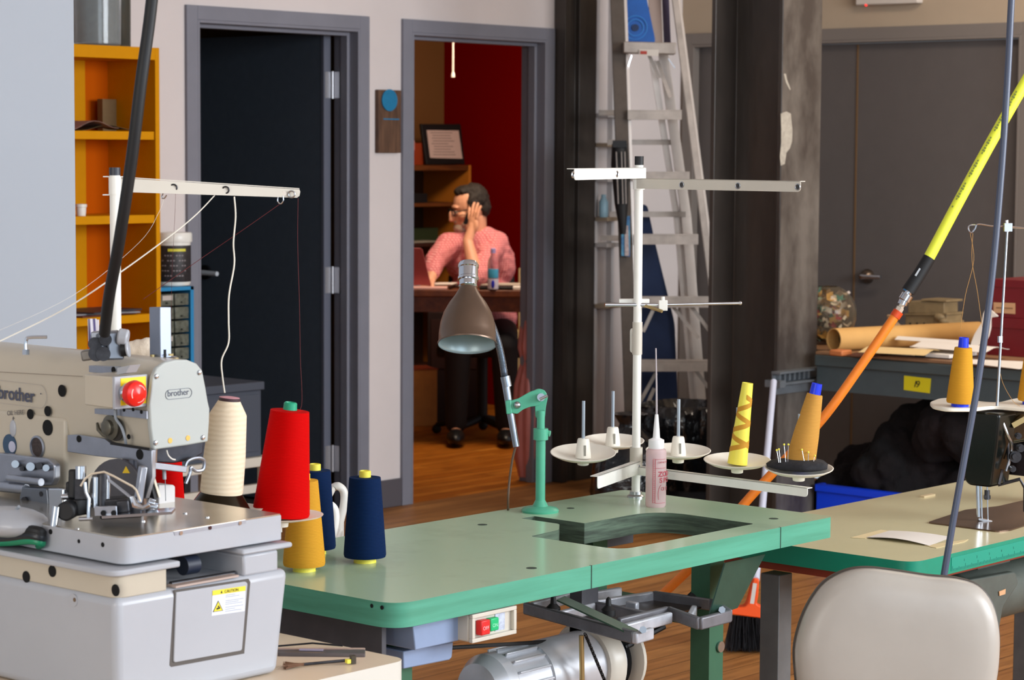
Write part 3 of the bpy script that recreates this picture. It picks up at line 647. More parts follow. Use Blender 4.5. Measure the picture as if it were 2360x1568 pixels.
MB().ball(P(2166, 732, XB), (.02, .026, .017)).ball(P(2174, 741, XB), (.018, .02, .014)).build('knob_cluster', m_tan, tm)
for k in range(3): MB().disc(P(2098 + k * 16, 746, XB), (-1, 0, 0), .004, .003, 10).build('screw', darkst, tm)
# plastic bag
c = bz(2055, 800); c = on('X', 7.80, 2060, 768); c.z = bz_ 
wf2 = lambda a, z: .15 * math.sin(4 * a + 1) + .09 * math.sin(9 * a + z * 40) + .05 * math.sin(15 * a)
o = MB().lathe([(.055, 0), (.068, .012), (.055, .04), (.03, .065), (.014, .082), (.02, .10), (.016, .104), (0, .09)], c=V((8.20, P(2056, 760, 8.20).y, bz_)), n=60, wob=wf2).build('plastic_bag', mat('clear_bag', (236, 206, 170), .15, trans=.6, ior=1.2, bump=.8, bscale=40), sharp=50); tag(o, 'small crumpled clear plastic bag of parts behind the orange hose coupling', 'bag')
# papers and clipboard
m_pap = mat('paper_white', (232, 224, 214), .75); m_pap2 = mat('paper_cream', (226, 196, 140), .75)
def paper(px, py, sx, sy, rz, m_, lab, cat='paper', dz=0, curl=.006, nm='paper_sheet', zz=bz_):
    p = on('Z', zz, px, py); o = sheet(V((p.x, p.y, zz + .001 + dz)), sx, sy, rz, curl).build(nm, m_); return tag(o, lab, cat)
a1, b1 = on('X', bxf + .06, 2052, 830), on('X', bxf + .06, 2192, 838)
t = thing('clipboard_stack', 'white paper stack held by a black clip near front edge of the workbench', 'papers', V((a1.x, (a1.y + b1.y) / 2, bz_)))
MB().box(bxf + .05, bxf + .26, b1.y, a1.y, bz_ + .001, bz_ + .004).build('board', mat('clip_board_dark', (60, 36, 30), .6), t)
MB().box(bxf + .055, bxf + .255, b1.y + .005, a1.y - .004, bz_ + .0045, bz_ + .018).build('paper_stack', m_pap, t, bevel=.001)
yc = on('X', bxf + .06, 2124, 830).y
MB().box(bxf + .045, bxf + .085, yc - .02, yc + .02, bz_ + .001, bz_ + .024).tube([(bxf + .06, yc - .012, bz_ + .024), (bxf + .05, yc - .01, bz_ + .032), (bxf + .05, yc + .01, bz_ + .032), (bxf + .06, yc + .012, bz_ + .024)], .0015, 6).build('binder_clip', black, t)
paper(2075, 824, .20, .26, .2, m_pap2, 'cream paper sheet lying behind the clipboard towards the tube', dz=.019, curl=.012)
paper(2210, 824, .16, .34, -.1, m_pap, 'white paper sheets fanned behind the clipboard stack', dz=.032, curl=.014)
paper(2290, 838, .15, .22, .3, m_pap, 'loose white paper sheet lying right of the clipboard, under the thin stand', dz=.0, curl=.008)
paper(2340, 848, .14, .18, -.3, m_pap, 'white pointed paper at right end of the workbench in view', dz=.004, curl=.012)
paper(2010, 818, .22, .12, .1, mat('dark_folder', (88, 46, 34), .7), 'dark brown folder under the papers near the cardboard tube', 'folder', curl=.004)
paper(2145, 812, .05, .3, -.02, m_pap, 'rolled white paper strip lying in front of cardboard tube', dz=.04, curl=.01)
# dark red boxes
m_dr2 = mat('dark_red_box', (112, 12, 24), .5, noise=.15, nscale=10)
XR = 7.86
def rbox(ya, za_, yb, zb_, lab, X_=XR):
    p = on('X', X_, ya, zb_); q = on('X', X_, yb, za_)
    o = MB().box(X_, X_ + .2, min(p.y, q.y), max(p.y, q.y), 0, 1)
    return p, q
pb_ = on('X', XR, 2276, 733); 
zl = bz_; yl = pb_.y; zm = on('X', XR, 2300, 732).z; zt = on('X', XR, 2300, 644).z
t = thing('red_storage_box', 'dark red storage box standing on the workbench, lower of two stacked', 'box', (XR + .12, yl - .16, zl))
MB().box(XR, XR + .24, yl - .36, yl, zl, zm - .012).build('box_body', m_dr2, t, bevel=.002)
MB().box(XR - .003, XR + .243, yl - .363, yl + .003, zm - .04, zm).build('box_lid', m_dr2, t, bevel=.002)
yl2 = on('X', XR, 2282, 700).y
t = thing('red_storage_box', 'dark red storage box with cream label on top of the other red box', 'box', (XR + .12, yl - .16, zm))
MB().box(XR + .002, XR + .242, yl2 - .36, yl2, zm, zt - .012).build('box_body', m_dr2, t, bevel=.002)
MB().box(XR, XR + .245, yl2 - .362, yl2 + .002, zt - .03, zt).build('box_lid', m_dr2, t, bevel=.002)
lp = [on('X', XR - .0005, x, y) for x, y in ((2290, 697), (2340, 699), (2340, 724), (2290, 721))]
lb_ = MB().ext(lp, (-.001, 0, 0)).build('paper_label', mat('label_tan', (196, 150, 110), .7), t)
MB().bar(lp[0] * .5 + lp[3] * .5 + V((-.002, -.012, 0)), lp[1] * .5 + lp[2] * .5 + V((-.002, .01, 0)), .0005, .004).build('label_print', mat('print_brown', (130, 90, 60), .7), lb_)
# white paper bird
bp_ = [(2284, 708), (2262, 726), (2300, 730)]
XB2 = 7.70
out = [(2274, 709), (2280, 712), (2301, 730), (2283, 732), (2283, 756), (2278, 776), (2268, 790), (2250, 798), (2236, 796), (2246, 770), (2262, 745), (2266, 722)]
t = thing('bird_cutout', 'white bird shaped cutout with pointed beak standing before the red boxes', 'bird cutout', on('X', XB2, 2262, 798))
MB().ext(rpoly([on('X', XB2, x, y) for x, y in out], .008), (.006, 0, 0)).build('bird_body', m_pap, t)
MB().disc(on('X', XB2 - .0005, 2278, 716), (-1, 0, 0), .003, .001, 10).build('eye', black, t)
MB().box(XB2 - .02, XB2 + .03, on('X', XB2, 2270, 798).y, on('X', XB2, 2236, 798).y, bz_ + .0405, bz_ + .046).build('foot', m_pap, t)
# dark cloth heap and blue bin beneath the bench
rn = random.Random(4); m_cl = mat('black_cloth', (24, 12, 13), .95, rgb2=(10, 8, 10), nscale=3, bump=.6, bscale=9)
XC = 7.55
cz0 = .0
blb = thing('blue_crate', 'blue plastic crate under the workbench holding the dark cloth', 'crate', (7.7, 4.4, 0))
m_bc = mat('crate_blue', (14, 70, 240), .4)
q0 = on('X', 7.62, 1886, 1130); q1 = on('X', 7.62, 2140, 1110); ya, yb = 5.13, q1.y - .25
zt_ = on('X', 7.62, 1960, 1122).z
o = MB(); tk = .02
X0, X1 = 7.60, 8.15
o.box(X0, X0 + tk, yb, ya, 0, zt_).box(X1 - tk, X1, yb, ya, 0, zt_).box(X0 + tk, X1 - tk, yb, yb + tk, 0, zt_).box(X0 + tk, X1 - tk, ya - tk, ya, 0, zt_).box(X0 + tk, X1 - tk, yb + tk, ya - tk, 0, tk)
o.box(X0 - .012, X0, yb - .012, ya, zt_ - .03, zt_); o.build('crate_body', m_bc, blb, bevel=.004)
ch = MB()
prof = [(1925, 1060), (1935, 1040), (1960, 1035), (2000, 1030), (2020, 1005), (2040, 988), (2062, 985), (2070, 960), (2110, 948), (2130, 960), (2170, 952), (2230, 950), (2300, 955), (2400, 960)]
for i, (x, y) in enumerate(prof):
    top = on('X', 7.80, x, y); b0 = zt_ - .12
    for k in range(3):
        ch.ball(V((7.86 + rn.uniform(-.12, .12), top.y - .02 * k, b0 + (top.z - b0) * (.35 + .3 * k) - .045)), (.15, rn.uniform(.09, .12), max(.05, (top.z - b0) * .28)), Matrix.Rotation(rn.uniform(-.5, .5), 4, 'X'), 20, 12)
clo = ch.build('cloth_heap', m_cl); rm = clo.modifiers.new('r', 'REMESH'); rm.mode = 'VOXEL'; rm.voxel_size = .012
tx = bpy.data.textures.new('folds', 'CLOUDS'); tx.noise_scale = .09; dm = clo.modifiers.new('d', 'DISPLACE'); dm.texture = tx; dm.strength = .07; dm.texture_coords = 'LOCAL'
sm = clo.modifiers.new('s', 'SMOOTH'); sm.iterations = 3
tag(clo, 'heap of black and dark maroon cloth piled in the blue crate under workbench', 'cloth')
# ================================================================== office behind the second doorway
def sm_remesh(o, vox, it=4, fac=.5):
    r = o.modifiers.new('r', 'REMESH'); r.mode = 'VOXEL'; r.voxel_size = vox; r.use_smooth_shade = True
    s = o.modifiers.new('s', 'SMOOTH'); s.iterations = it; s.factor = fac; return o
m_w1 = mat('shelf_wood', (112, 60, 20), .5, rgb2=(80, 40, 12), nscale=6, stretch=(1, 8, 8))
m_wd = mat('shelf_wood_dark', (58, 24, 10), .6)
m_blk = mat('near_black', (14, 11, 11), .6)
OD = 13.6
def o3(x, y, d=OD): return dep(x, y, d)
# bookshelf against office back wall
bsY = 9.42
bs = thing('bookshelf', 'brown wooden bookshelf behind the seated person in the office', 'bookshelf', (10.0, 9.6, 0))
BY = lambda x, y, Y_=bsY: on('Y', Y_, x, y)
xR = BY(1085, 500).x; xL = xR - .95; zt = BY(1000, 381).z
xR = min(xR, ORX - .005)
MB().box(xL, xL + .02, bsY, OBY, 0, zt).build('side_panel', m_w1, bs)
MB().box(xR - .022, xR, bsY, OBY, 0, zt).build('side_panel', mat('shelf_wood_light', (186, 112, 34), .5), bs)
MB().box(xL + .02, xR - .022, OBY - .012, OBY, 0, zt - .03).build('back_panel', mat('shelf_back', (64, 34, 12), .6), bs)
MB().box(xL + .02, xR - .022, bsY, OBY - .012, zt - .03, zt).build('top_board', m_w1, bs)
sz = [BY(1000, y).z for y in (468, 560, 700, 850)]
for z in sz: MB().box(xL + .02, xR - .022, bsY + .003, OBY - .012, z - .02, z).build('shelf', m_w1 if z == sz[0] else m_wd, bs)
# contents
def bobj(name, x0, y0, x1, y1, Y_, dz, m_, lab, cat, thick=.12):
    a = BY(x0, y1, Y_); b = BY(x1, y1, Y_); t = BY(x0, y0, Y_)
    o = MB().box(a.x, b.x, Y_, Y_ + thick, dz, dz + max(t.z - a.z, .01)).build(name, m_, bevel=.002); return tag(o, lab, cat)
bobj('black_case', 943, 443, 985, 465, 9.46, sz[0], m_blk, 'low black case on the upper office bookshelf board', 'case')
bobj('paper_pile', 943, 556, 1012, 560, 9.45, sz[1], mat('pile_grey', (150, 140, 125), .8), 'thin pale paper pile on the lower office shelf', 'papers')
bobj('green_binder', 945, 525, 1010, 556, 9.6, sz[1], mat('binder_green', (44, 56, 30), .6), 'dark green binder standing on the lower office shelf', 'binder', .1)
for k, (xx, cc, hh) in enumerate(((952, (90, 40, 20), 60), (962, (50, 40, 30), 55), (973, (110, 84, 40), 62), (984, (60, 22, 16), 52))):
    bobj('book', xx, 700 - hh, xx + 9, 700, 9.5, sz[2], mat('book_%d' % k, cc, .7), ('rust brown', 'dark brown', 'ochre', 'maroon')[k] + ' book standing on the low office shelf, far left behind the table', 'book')
# framed certificate leaning on the bookshelf top
fy = 9.50
fr = thing('picture_frame', 'black framed certificate leaning on top of the office bookshelf', 'picture frame', (BY(1018, 380).x, fy, zt))
cor = [(971, 286), (1062, 286), (1072, 379), (984, 379)]
lean = lambda x, y: BY(x, y, fy + .0 + (379 - y) * .0006)
MB().ext([lean(x, y) for x, y in cor], (0, .02, 0)).build('frame', m_blk, fr, bevel=.004)
pc = MB().ext([lean(x, y) + V((0, -.003, 0)) for x, y in ((983, 300), (1056, 301), (1065, 366), (991, 364))], (0, .004, 0)).build('certificate', mat('certificate_paper', (206, 178, 170), .6), fr)
pr = MB(); rn = random.Random(1)
for r in range(9):
    y = 306 + r * 6.3; x0 = 990 + r * .8 + rn.uniform(0, 6); x1 = x0 + rn.uniform(38, 52)
    pr.bar(lean(x0, y) + V((0, -.004, 0)), lean(x1, y + .3) + V((0, -.004, 0)), .001, .004)
pr.build('printed_lines', mat('faded_print', (140, 120, 116), .8), pc)
bobj('red_box', 943, 328, 982, 379, 9.55, zt, mat('office_red_box', (150, 52, 16), .6), 'rust red box on the bookshelf top beside framed certificate', 'box', .15)
bobj('pink_note', 940, 322, 956, 345, 9.54, zt + .085, mat('note_pink', (220, 150, 140), .7), 'pink paper note standing up on the rust red box', 'note', .004)
# pull cord
cp = dep(1044, 178, 12.2)
t = thing('pull_switch', 'white pull cord with small bell end hanging in the office doorway', 'cord', cp)
MB().cyl(cp + V((0, 0, .006)), (cp.x, cp.y, 2.7), .0045, n=10).build('cord', mat('cord_white', (240, 214, 200), .6), t)
MB().lathe([(.010, 0), (.009, .018), (.004, .03), (0, .031)], c=cp).build('cord_end', mat('cord_white', (240, 214, 200), .6), t)
# pink cloth hanging by door jamb
pd = dep(1212, 1090, 10.9); px_ = 5400 / 10.9
t = thing('hanging_fabric', 'pink satin fabric length hanging inside the right office door jamb', 'fabric', (dep(1222, 1090, 10.9).x, dep(1222, 1090, 10.9).y, 0))
cen = V((t.location.x, t.location.y, 0))
pf = [(.055, .02), (.060, .05), (.075, .12), (.08, .3), (.072, .45), (.045, .56), (.060, .62), (.055, .68), (.05, .72), (.035, .78), (.02, .84), (0, .86)]
wf3 = lambda a, z: .06 * math.sin(5 * a + z * 4) + .05 * math.sin(11 * a - z * 3)
MB().lathe(pf, c=cen, n=64, wob=wf3).build('fabric_length', mat('pink_satin', (205, 128, 122), .35, noise=.2, nscale=6), t, sharp=60)
# ---------------------------------------------------- desk
TD = 12.0; DZ = .815
fo = dep(1076, 668, TD); fo.z = 0
Mo = orient(R0, F0, ZD, fo)                       # x right, y away, z up
wpx = TD / 5400
dk = thing('office_desk', 'dark brown wooden desk in the office, covered with papers', 'desk', fo, 0)
xl, xr = -.62, .42
m_dk = mat('desk_wood', (112, 58, 26), .45, rgb2=(84, 40, 18), nscale=5, stretch=(1, 6, 6))
MB(Mo).box(xl, xr, 0, .36, DZ - .035, DZ).build('desk_top', m_dk, dk, bevel=.004)
MB(Mo).box(xl + .02, xr - .02, .03, .05, DZ - .115, DZ - .035).box(xl + .02, xr - .02, .31, .33, DZ - .115, DZ - .035).build('apron', m_dk, dk)
for x in (xl + .05, xr - .05):
    for y in (.05, .31): MB(Mo).box(x - .022, x + .022, y - .022, y + .022, 0, DZ - .036).build('leg', m_wd, dk)
def dobj(mb, name, m_, lab, cat, **k): return tag(mb.build(name, m_, **k), lab, cat)
X_ = lambda px, d=TD: (px - 1076) * d / 5400
# laptop
lt = thing('laptop', 'open laptop with dull red lid seen from behind at the left of the desk', 'laptop', Mo @ V((X_(935), .1, DZ)))
MB(Mo).box(X_(905), X_(992), .14, .36, DZ + .001, DZ + .016).build('keyboard_base', mat('laptop_grey', (150, 130, 130), .4, .5), lt, bevel=.003)
lid = [(X_(905), .10, DZ + .018), (X_(992), .10, DZ + .018), (X_(972), .06, DZ + .205), (X_(966), .058, DZ + .212), (X_(905), .058, DZ + .212)]
MB(Mo).ext([V(p) for p in lid], (0, .01, 0)).build('screen_lid', mat('laptop_red', (150, 66, 66), .35, .2), lt, bevel=.002)
tag(MB(Mo).box(X_(930), X_(1030), .01, .13, DZ + .001, DZ + .012).build('notebook', mat('notebook_pink', (226, 176, 166), .6), bevel=.002), 'pale pink notebook lying at the front left of the office desk', 'notebook')
tag(MB(Mo).box(X_(985), X_(1050), .15, .3, DZ + .018, DZ + .022).build('paper_sheet', m_pap), 'white paper sheet under the hand of the seated person', 'paper')
tag(MB(Mo).box(X_(1105), X_(1185), .03, .16, DZ + .001, DZ + .016).build('black_folder', m_blk, bevel=.004), 'black folder lying at the right of the office desk', 'folder')
tag(MB(Mo).box(X_(1100), X_(1212), .20, .34, DZ + .001, DZ + .02).build('paper_stack', mat('paper_dull', (190, 176, 160), .7), bevel=.003), 'dull paper stack lying behind the black folder on desk', 'papers')
tag(MB(Mo).box(X_(1182), X_(1218), .01, .09, DZ + .001, DZ + .018).build('white_box', m_pap, bevel=.003), 'small white box at the right front corner of the office desk', 'box')
o = MB(Mo).tube([(X_(1035), .05, DZ + .008), (X_(1048), .03, DZ + .02), (X_(1062), .06, DZ + .012), (X_(1050), .1, DZ + .02), (X_(1038), .09, DZ + .01)], .009, 8).build('dark_cable', mat('cable_brown', (60, 34, 26), .6)); tag(o, 'coiled dark brown cable in the middle of the office desk', 'cable')
# bottle
bt = thing('water_bottle', 'clear plastic water bottle with bright blue label on the desk', 'bottle', Mo @ V((X_(1136), .12, DZ)))
bc = Mo @ V((X_(1136), .02, DZ))
MB().lathe([(.024, .001), (.027, .01), (.026, .07), (.027, .13), (.024, .155), (.011, .18), (.011, .19), (0, .191)], c=bc).build('bottle_wall', mat('pet_plastic', (215, 195, 205), .08, trans=.9, ior=1.15), bt)
MB().lathe([(.0275, .062), (.028, .066), (.028, .105), (.0275, .108)], c=bc).build('label_band', mat('label_cyan', (70, 170, 215), .4), bt)
MB().lathe([(.0277, .006), (.028, .01), (.028, .052), (.0277, .058)], c=bc).build('label_white', mat('label_white2', (215, 215, 235), .4), bt)
MB().ball(bc - F0 * .0275 + V((0, 0, .031)), (.009, .003, .022), orient(R0, F0, ZD), 14, 10).build('label_oval', mat('label_navy', (30, 40, 190), .4), bt)
MB().lathe([(.013, .19), (.013, .212), (.011, .214), (0, .214)], c=bc).build('cap', mat('cap_lilac', (170, 160, 220), .4), bt)
# boxes beneath
cbp = dep(968, 985, 13.0); 
Mb = orient(R0, F0, ZD, (cbp.x, cbp.y, 0))
t = thing('carton', 'brown cardboard carton standing on the office floor at the left', 'carton', (cbp.x, cbp.y, 0))
hz = dep(968, 852, 13.0).z
Mb2 = Mb @ Matrix.Rotation(.35, 4, 'Z')
MB(Mb2).box(-.10, .10, 0, .22, 0, hz).build('carton_body', mat('carton_brown', (176, 108, 40), .75, noise=.15), t, bevel=.003)
MB(Mb2).box(-.105, -.0, -.004, .22, hz, hz + .004).box(.002, .105, -.004, .22, hz, hz + .004).build('carton_flap', mat('carton_dark', (150, 56, 18), .75), t)
t = thing('office_chair', 'dark office chair under the seated person, behind the desk', 'chair', (0, 0, 0))
MD = 12.45; mo = dep(1112, 668, MD); mo.z = 0; Mm = orient(R0, F0, ZD, mo)
t.location = mo; WM[t.name] = Matrix.Translation(mo)
MB(Mm).box(-.24, .24, -.16, .30, .44, .50).build('seat', m_blk, t, bevel=.02, seg=3)
MB(Mm).box(-.19, .17, .27, .32, .56, .86).build('backrest', m_blk, t, bevel=.02, seg=3)
MB(Mm).cyl((0, .06, .08), (0, .06, .44), .03).build('post', m_blk, t)
MB(Mm).box(-.02, .02, .29, .31, .3, .6).box(-.02, .02, .06, .31, .38, .42).build('back_bar', m_blk, t)
for k in range(5):
    a = 2 * PI * k / 5 + .3; e = V((.26 * math.cos(a), .06 + .26 * math.sin(a), .05)); f = MB(Mm).tube([(0, .06, .1), e], [.022, .014], 10).build('base_leg', m_blk, t)
    MB(Mm).ball(e - V((0, 0, .022)), (.026, .016, .026)).build('castor', m_blk, f)
t = thing('wicker_chair', 'cream chair back edge showing right of the seated person', 'chair', (0, 0, 0)); t.location = Mm @ V((.33, .35, 0)); WM[t.name] = Matrix.Translation(t.location)
kx = X_(1205, 13.2) 
Mk = orient(R0, F0, ZD, (dep(1203, 668, 13.2).x, dep(1203, 668, 13.2).y, 0))
m_ck = mat('chair_cream', (206, 178, 130), .6)
MB(Mk).box(-.02, .34, .0, .03, .5, dep(1203, 618, 13.2).z).build('backrest', m_ck, t, bevel=.008)
MB(Mk).box(-.02, .34, -.36, .0, .42, .46).build('seat', m_ck, t, bevel=.008)
for x in (-.01, .33):
    for y in (-.34, .01): MB(Mk).box(x - .014, x + .014, y - .014, y + .014, 0, .42 if y < 0 else .52).build('leg', m_ck, t)
# dark boxes/things under the desk
t2b = thing('side_cabinet', 'dark wooden cabinet standing behind the office desk', 'cabinet', (0, 0, 0)); kc = dep(1050, 860, 13.2); t2b.location = (kc.x, kc.y, 0); WM[t2b.name] = Matrix.Translation(t2b.location)
Mc = orient(R0, F0, ZD, (kc.x, kc.y, 0))
MB(Mc).box(-.16, .16, 0, .3, 0, .62).build('cabinet_body', mat('very_dark_wood', (34, 12, 8), .6), t2b, bevel=.005)
MB(Mc).box(-.14, .14, -.006, 0, .3, .58).build('drawer_front', mat('very_dark_wood2', (48, 18, 10), .6), t2b, bevel=.003)
# ================================================================== seated person
S = MD / 5400                                    # metres per photo pixel at the person
def pm(px, py, y=0.): 
    p = Mm.inverted() @ dep(px, py, MD + y); return p   # local coordinates (x right, y away, z up)
def q(px, py, y=0.): p = dep(px, py, MD + y); return Mm.inverted() @ p
skin = mat('skin', (232, 168, 134), .5, noise=.08, nscale=14)
person = thing('person', 'person with dark hair, glasses and pink checked shirt seated at desk, phone at ear', 'person', mo)
Bd = MB(Mm)
hc = q(1080, 480, .0)                            # skull centre
fwd = (V((-.93, -.32, -.24))).normalized()       # facing left, towards us and down
hup = (V((-.12, -.08, 1)) - fwd * V((-.12, -.08, 1)).dot(fwd)).normalized(); hrt = fwd.cross(hup)
HM = orient(hrt, fwd, hup)                       # head axes: x = its right, y = forward, z = up
def H(x, y, z): return hc + hrt * x + fwd * y + hup * z
Bd.ball(H(0, -.015, .02), (.074, .094, .098), HM)
Bd.ball(H(0, .03, -.045), (.056, .062, .072), HM)
Bd.ball(H(0, .055, -.085), (.034, .034, .03), HM)       # chin
Bd.ball(H(0, .074, .024), (.042, .014, .011), HM)        # brow
Bd.ball(H(0, .098, -.02), (.011, .02, .03), HM).ball(H(0, .108, -.036), (.015, .014, .012), HM)   # nose
for s in (-1, 1):
    Bd.ball(H(.042 * s, .054, -.026), (.022, .024, .02), HM)   # cheeks
    Bd.ball(H(.075 * s, -.01, -.012), (.010, .020, .032), HM)  # ears
Bd.ball(H(0, .084, -.062), (.024, .012, .008), HM).ball(H(0, .080, -.073), (.020, .012, .008), HM)  # lips
neck = q(1095, 560, .05)
Bd.caps(H(0, -.03, -.06), neck, .055, .062)
chest = q(1100, 590, .06); belly = q(1105, 690, .08); pelv = V((0, .06, .56))
Bd.ball(chest, (.165, .11, .15)).ball(belly, (.165, .125, .16)).ball(pelv, (.17, .14, .12))
shL = q(1036, 566, -.02); shR = q(1142, 562, .04)
Bd.caps(shL, shR, .06, .066)
for s, kx in ((-1, -.16), (1, .16)):
    hip = V((s * .09, .05, .56)); kn = V((s * .12, -.34, .52)); an = V((s * .13, -.30, .10))
    Bd.caps(hip, kn, .085, .06).caps(kn, an, .058, .04).caps(an + V((0, .02, -.03)), an + V((0, -.16, -.055)), .036, .026)
# near arm (screen right): elbow on the desk, hand raised to ear
elR = q(1098, 640, -.22); wrR = q(1078, 557, -.15); 
Bd.caps(shR, elR, .052, .043).caps(elR, wrR, .042, .027)
# other arm reaches to the laptop
elL = q(990, 628, -.18); wrL = q(985, 652, -.30)
elL = q(1003, 600, -.12); wrL = q(994, 640, -.25)
Bd.caps(shL, elL, .05, .042).caps(elL, wrL, .04, .027)
def hand(palm, wr, dirf, nrm, curl, scale=1.0, fing=True, spread=.25):
    dirf = V(dirf).normalized(); nrm = V(nrm).normalized(); side = dirf.cross(nrm).normalized(); nrm = side.cross(dirf)
    M3 = orient(side, dirf, nrm); base = V(palm)
    Bd.ball(base, (.038 * scale, .046 * scale, .015 * scale), M3); Bd.caps(V(wr), base, .025 * scale, .022 * scale)
    tips = []
    for i, (off, ln) in enumerate(((-.029, .070), (-.010, .080), (.010, .075), (.028, .060))):
        p = base + side * off * scale + dirf * .035 * scale; d = (dirf + side * off * spread * 12).normalized(); r = .0092 * scale
        for j in range(3):
            a = curl * (j + .6); dd = (d * math.cos(a) - nrm * math.sin(a)).normalized(); e = p + dd * (ln * (.45, .31, .24)[j]) * scale; Bd.caps(p, e, r, r * .92, 10); p = e; r *= .93
        tips.append(p)
    p = base - side * .034 * scale - dirf * .012 * scale
    for j, (l, r) in enumerate(((.035, .011), (.028, .0095))):
        dd = (-side * (.75 - .5 * j) + dirf * (.6 + .4 * j) - nrm * .45).normalized(); e = p + dd * l * scale; Bd.caps(p, e, r * scale, r * .9 * scale, 10); p = e
    return tips
palmR = q(1090, 520, -.135)
hand(palmR, wrR, (.02, .12, 1), (-.75, -.65, 0), .16, 1.08, spread=.55)
palmL = q(985, 655, -.30)
hand(palmL, wrL, (-.6, -.3, -.35), (0, 0, 1), .3, 1.05)
body = sm_remesh(Bd.build('body', skin, person), .0045, 3)
# eyes
for s in (-1, 1): MB(Mm).ball(H(.030 * s, .080, -.003), .011, nu=12, nv=8).build('eye', mat('eye_pale', (170, 140, 124), .3), person)
# shirt
shirt = stripes('shirt_check', (214, 120, 118), (166, 70, 76), 26, .8, 'DIAGONAL', bump=0)
nt = shirt.node_tree
wv2 = nt.nodes.new('ShaderNodeTexWave'); wv2.bands_direction = 'X'; wv2.inputs['Scale'].default_value = 22; tcn = [n for n in nt.nodes if n.type == 'TEX_COORD'][0]; nt.links.new(tcn.outputs['Object'], wv2.inputs[0])
wv1 = [n for n in nt.nodes if n.type == 'TEX_WAVE'][0]; wv1.bands_direction = 'Z'; mx2 = nt.nodes.new('ShaderNodeMath'); mx2.operation = 'MULTIPLY'; nt.links.new(wv1.outputs['Fac'], mx2.inputs[0]); nt.links.new(wv2.outputs['Fac'], mx2.inputs[1])
mixn = [n for n in nt.nodes if n.type == 'MIX'][0]; nt.links.new(mx2.outputs[0], mixn.inputs[0])
mixn.inputs[6].default_value = (lin(206), lin(110), lin(116), 1); mixn.inputs[7].default_value = (lin(240), lin(182), lin(178), 1)
Sh = MB(Mm)
Sh.ball(chest, (.185, .128, .165)).ball(belly + V((0, 0, -.01)), (.19, .145, .17)).ball(belly + V((.02, .0, -.1)), (.185, .15, .12))
Sh.caps(shL, shR, .070, .070).caps(neck + V((0, .01, -.045)), neck + V((-.01, 0, -.005)), .075, .066)
eR = elR + (wrR - elR) * .12; Sh.ball(q(1150, 610, .08), (.09, .10, .12)).caps(shR, elR, .068, .056).caps(elR, eR, .055, .05)
eL = elL + (wrL - elL) * .7; Sh.caps(shL, elL, .068, .056).caps(elL, eL, .054, .042)
so_ = Sh.build('shirt', shirt, person); sm_remesh(so_, .007, 5)
tx2 = bpy.data.textures.new('shirt_folds', 'CLOUDS'); tx2.noise_scale = .06; dm = so_.modifiers.new('d', 'DISPLACE'); dm.texture = tx2; dm.strength = .022; dm.mid_level = .5; dm.texture_coords = 'LOCAL'
# collar + cuffs
MB(Mm).tube([neck + V((.068 * math.cos(a), .055 * math.sin(a) + .0, -.01 + .02 * math.sin(a))) for a in [2 * PI * k / 20 for k in range(20)]], .013, 8, closed=True).build('collar', shirt, so_)
Tr = MB(Mm)
Tr.ball(pelv, (.185, .155, .13))
for s in (-1, 1):
    hip = V((s * .09, .05, .56)); kn = V((s * .12, -.34, .52)); an = V((s * .13, -.30, .11)); Tr.caps(hip, kn, .10, .074).caps(kn, an, .072, .056)
tro = Tr.build('trousers', mat('trousers_black', (22, 22, 28), .8), person); sm_remesh(tro, .01, 3)
for s in (-1, 1): MB(Mm).ball((s * .13, -.37, .045), (.048, .13, .045)).build('shoe', mat('shoe_black', (16, 15, 16), .4), person)
# hair
Hr = MB(Mm)
Hr.ball(H(0, -.040, .040), (.081, .080, .088), HM).ball(H(0, -.07, -.005), (.072, .05, .065), HM).ball(H(0, .008, .098), (.056, .052, .028), HM)
for s in (-1, 1): Hr.ball(H(.070 * s, -.01, .03), (.014, .034, .04), HM)
hair = Hr.build('hair', mat('hair_dark', (44, 34, 28), .75, noise=.5, nscale=60, stretch=(1, 1, .3)), person); sm_remesh(hair, .006, 2)
tx3 = bpy.data.textures.new('hair_lumps', 'CLOUDS'); tx3.noise_scale = .02; dm = hair.modifiers.new('d', 'DISPLACE'); dm.texture = tx3; dm.strength = .014; dm.texture_coords = 'LOCAL'
Be = MB(Mm)
Be.ball(H(0, .070, -.090), (.038, .036, .033), HM).ball(H(0, .088, -.053), (.026, .010, .007), HM)
for s in (-1, 1): Be.ball(H(.040 * s, .035, -.072), (.020, .036, .018), HM)
be = Be.build('beard', mat('beard_grey', (196, 170, 150), .8, noise=.35, nscale=90), person); sm_remesh(be, .005, 2)
G = MB(Mm)
for s in (-1, 1):
    cc = H(.031 * s, .097, .0); G.tube([cc + hrt * (.024 * math.cos(a)) + hup * (.017 * math.sin(a)) for a in [2 * PI * k / 16 for k in range(16)]], .0034, 6, closed=True)
    G.tube([H(.055 * s, .095, .005), H(.076 * s, .05, .005), H(.08 * s, -.01, .0)], .003, 6)
G.tube([H(-.008, .1, .004), H(.008, .1, .004)], .003, 6)
gl = G.build('glasses', m_blk, person)
for s in (-1, 1): MB(Mm).disc(H(.031 * s, .097, 0), HM.to_3x3() @ V((0, 1, 0)), .019, .0008).build('lens', mat('lens_glass', (235, 238, 250), .05, trans=1, ior=1.03), gl)
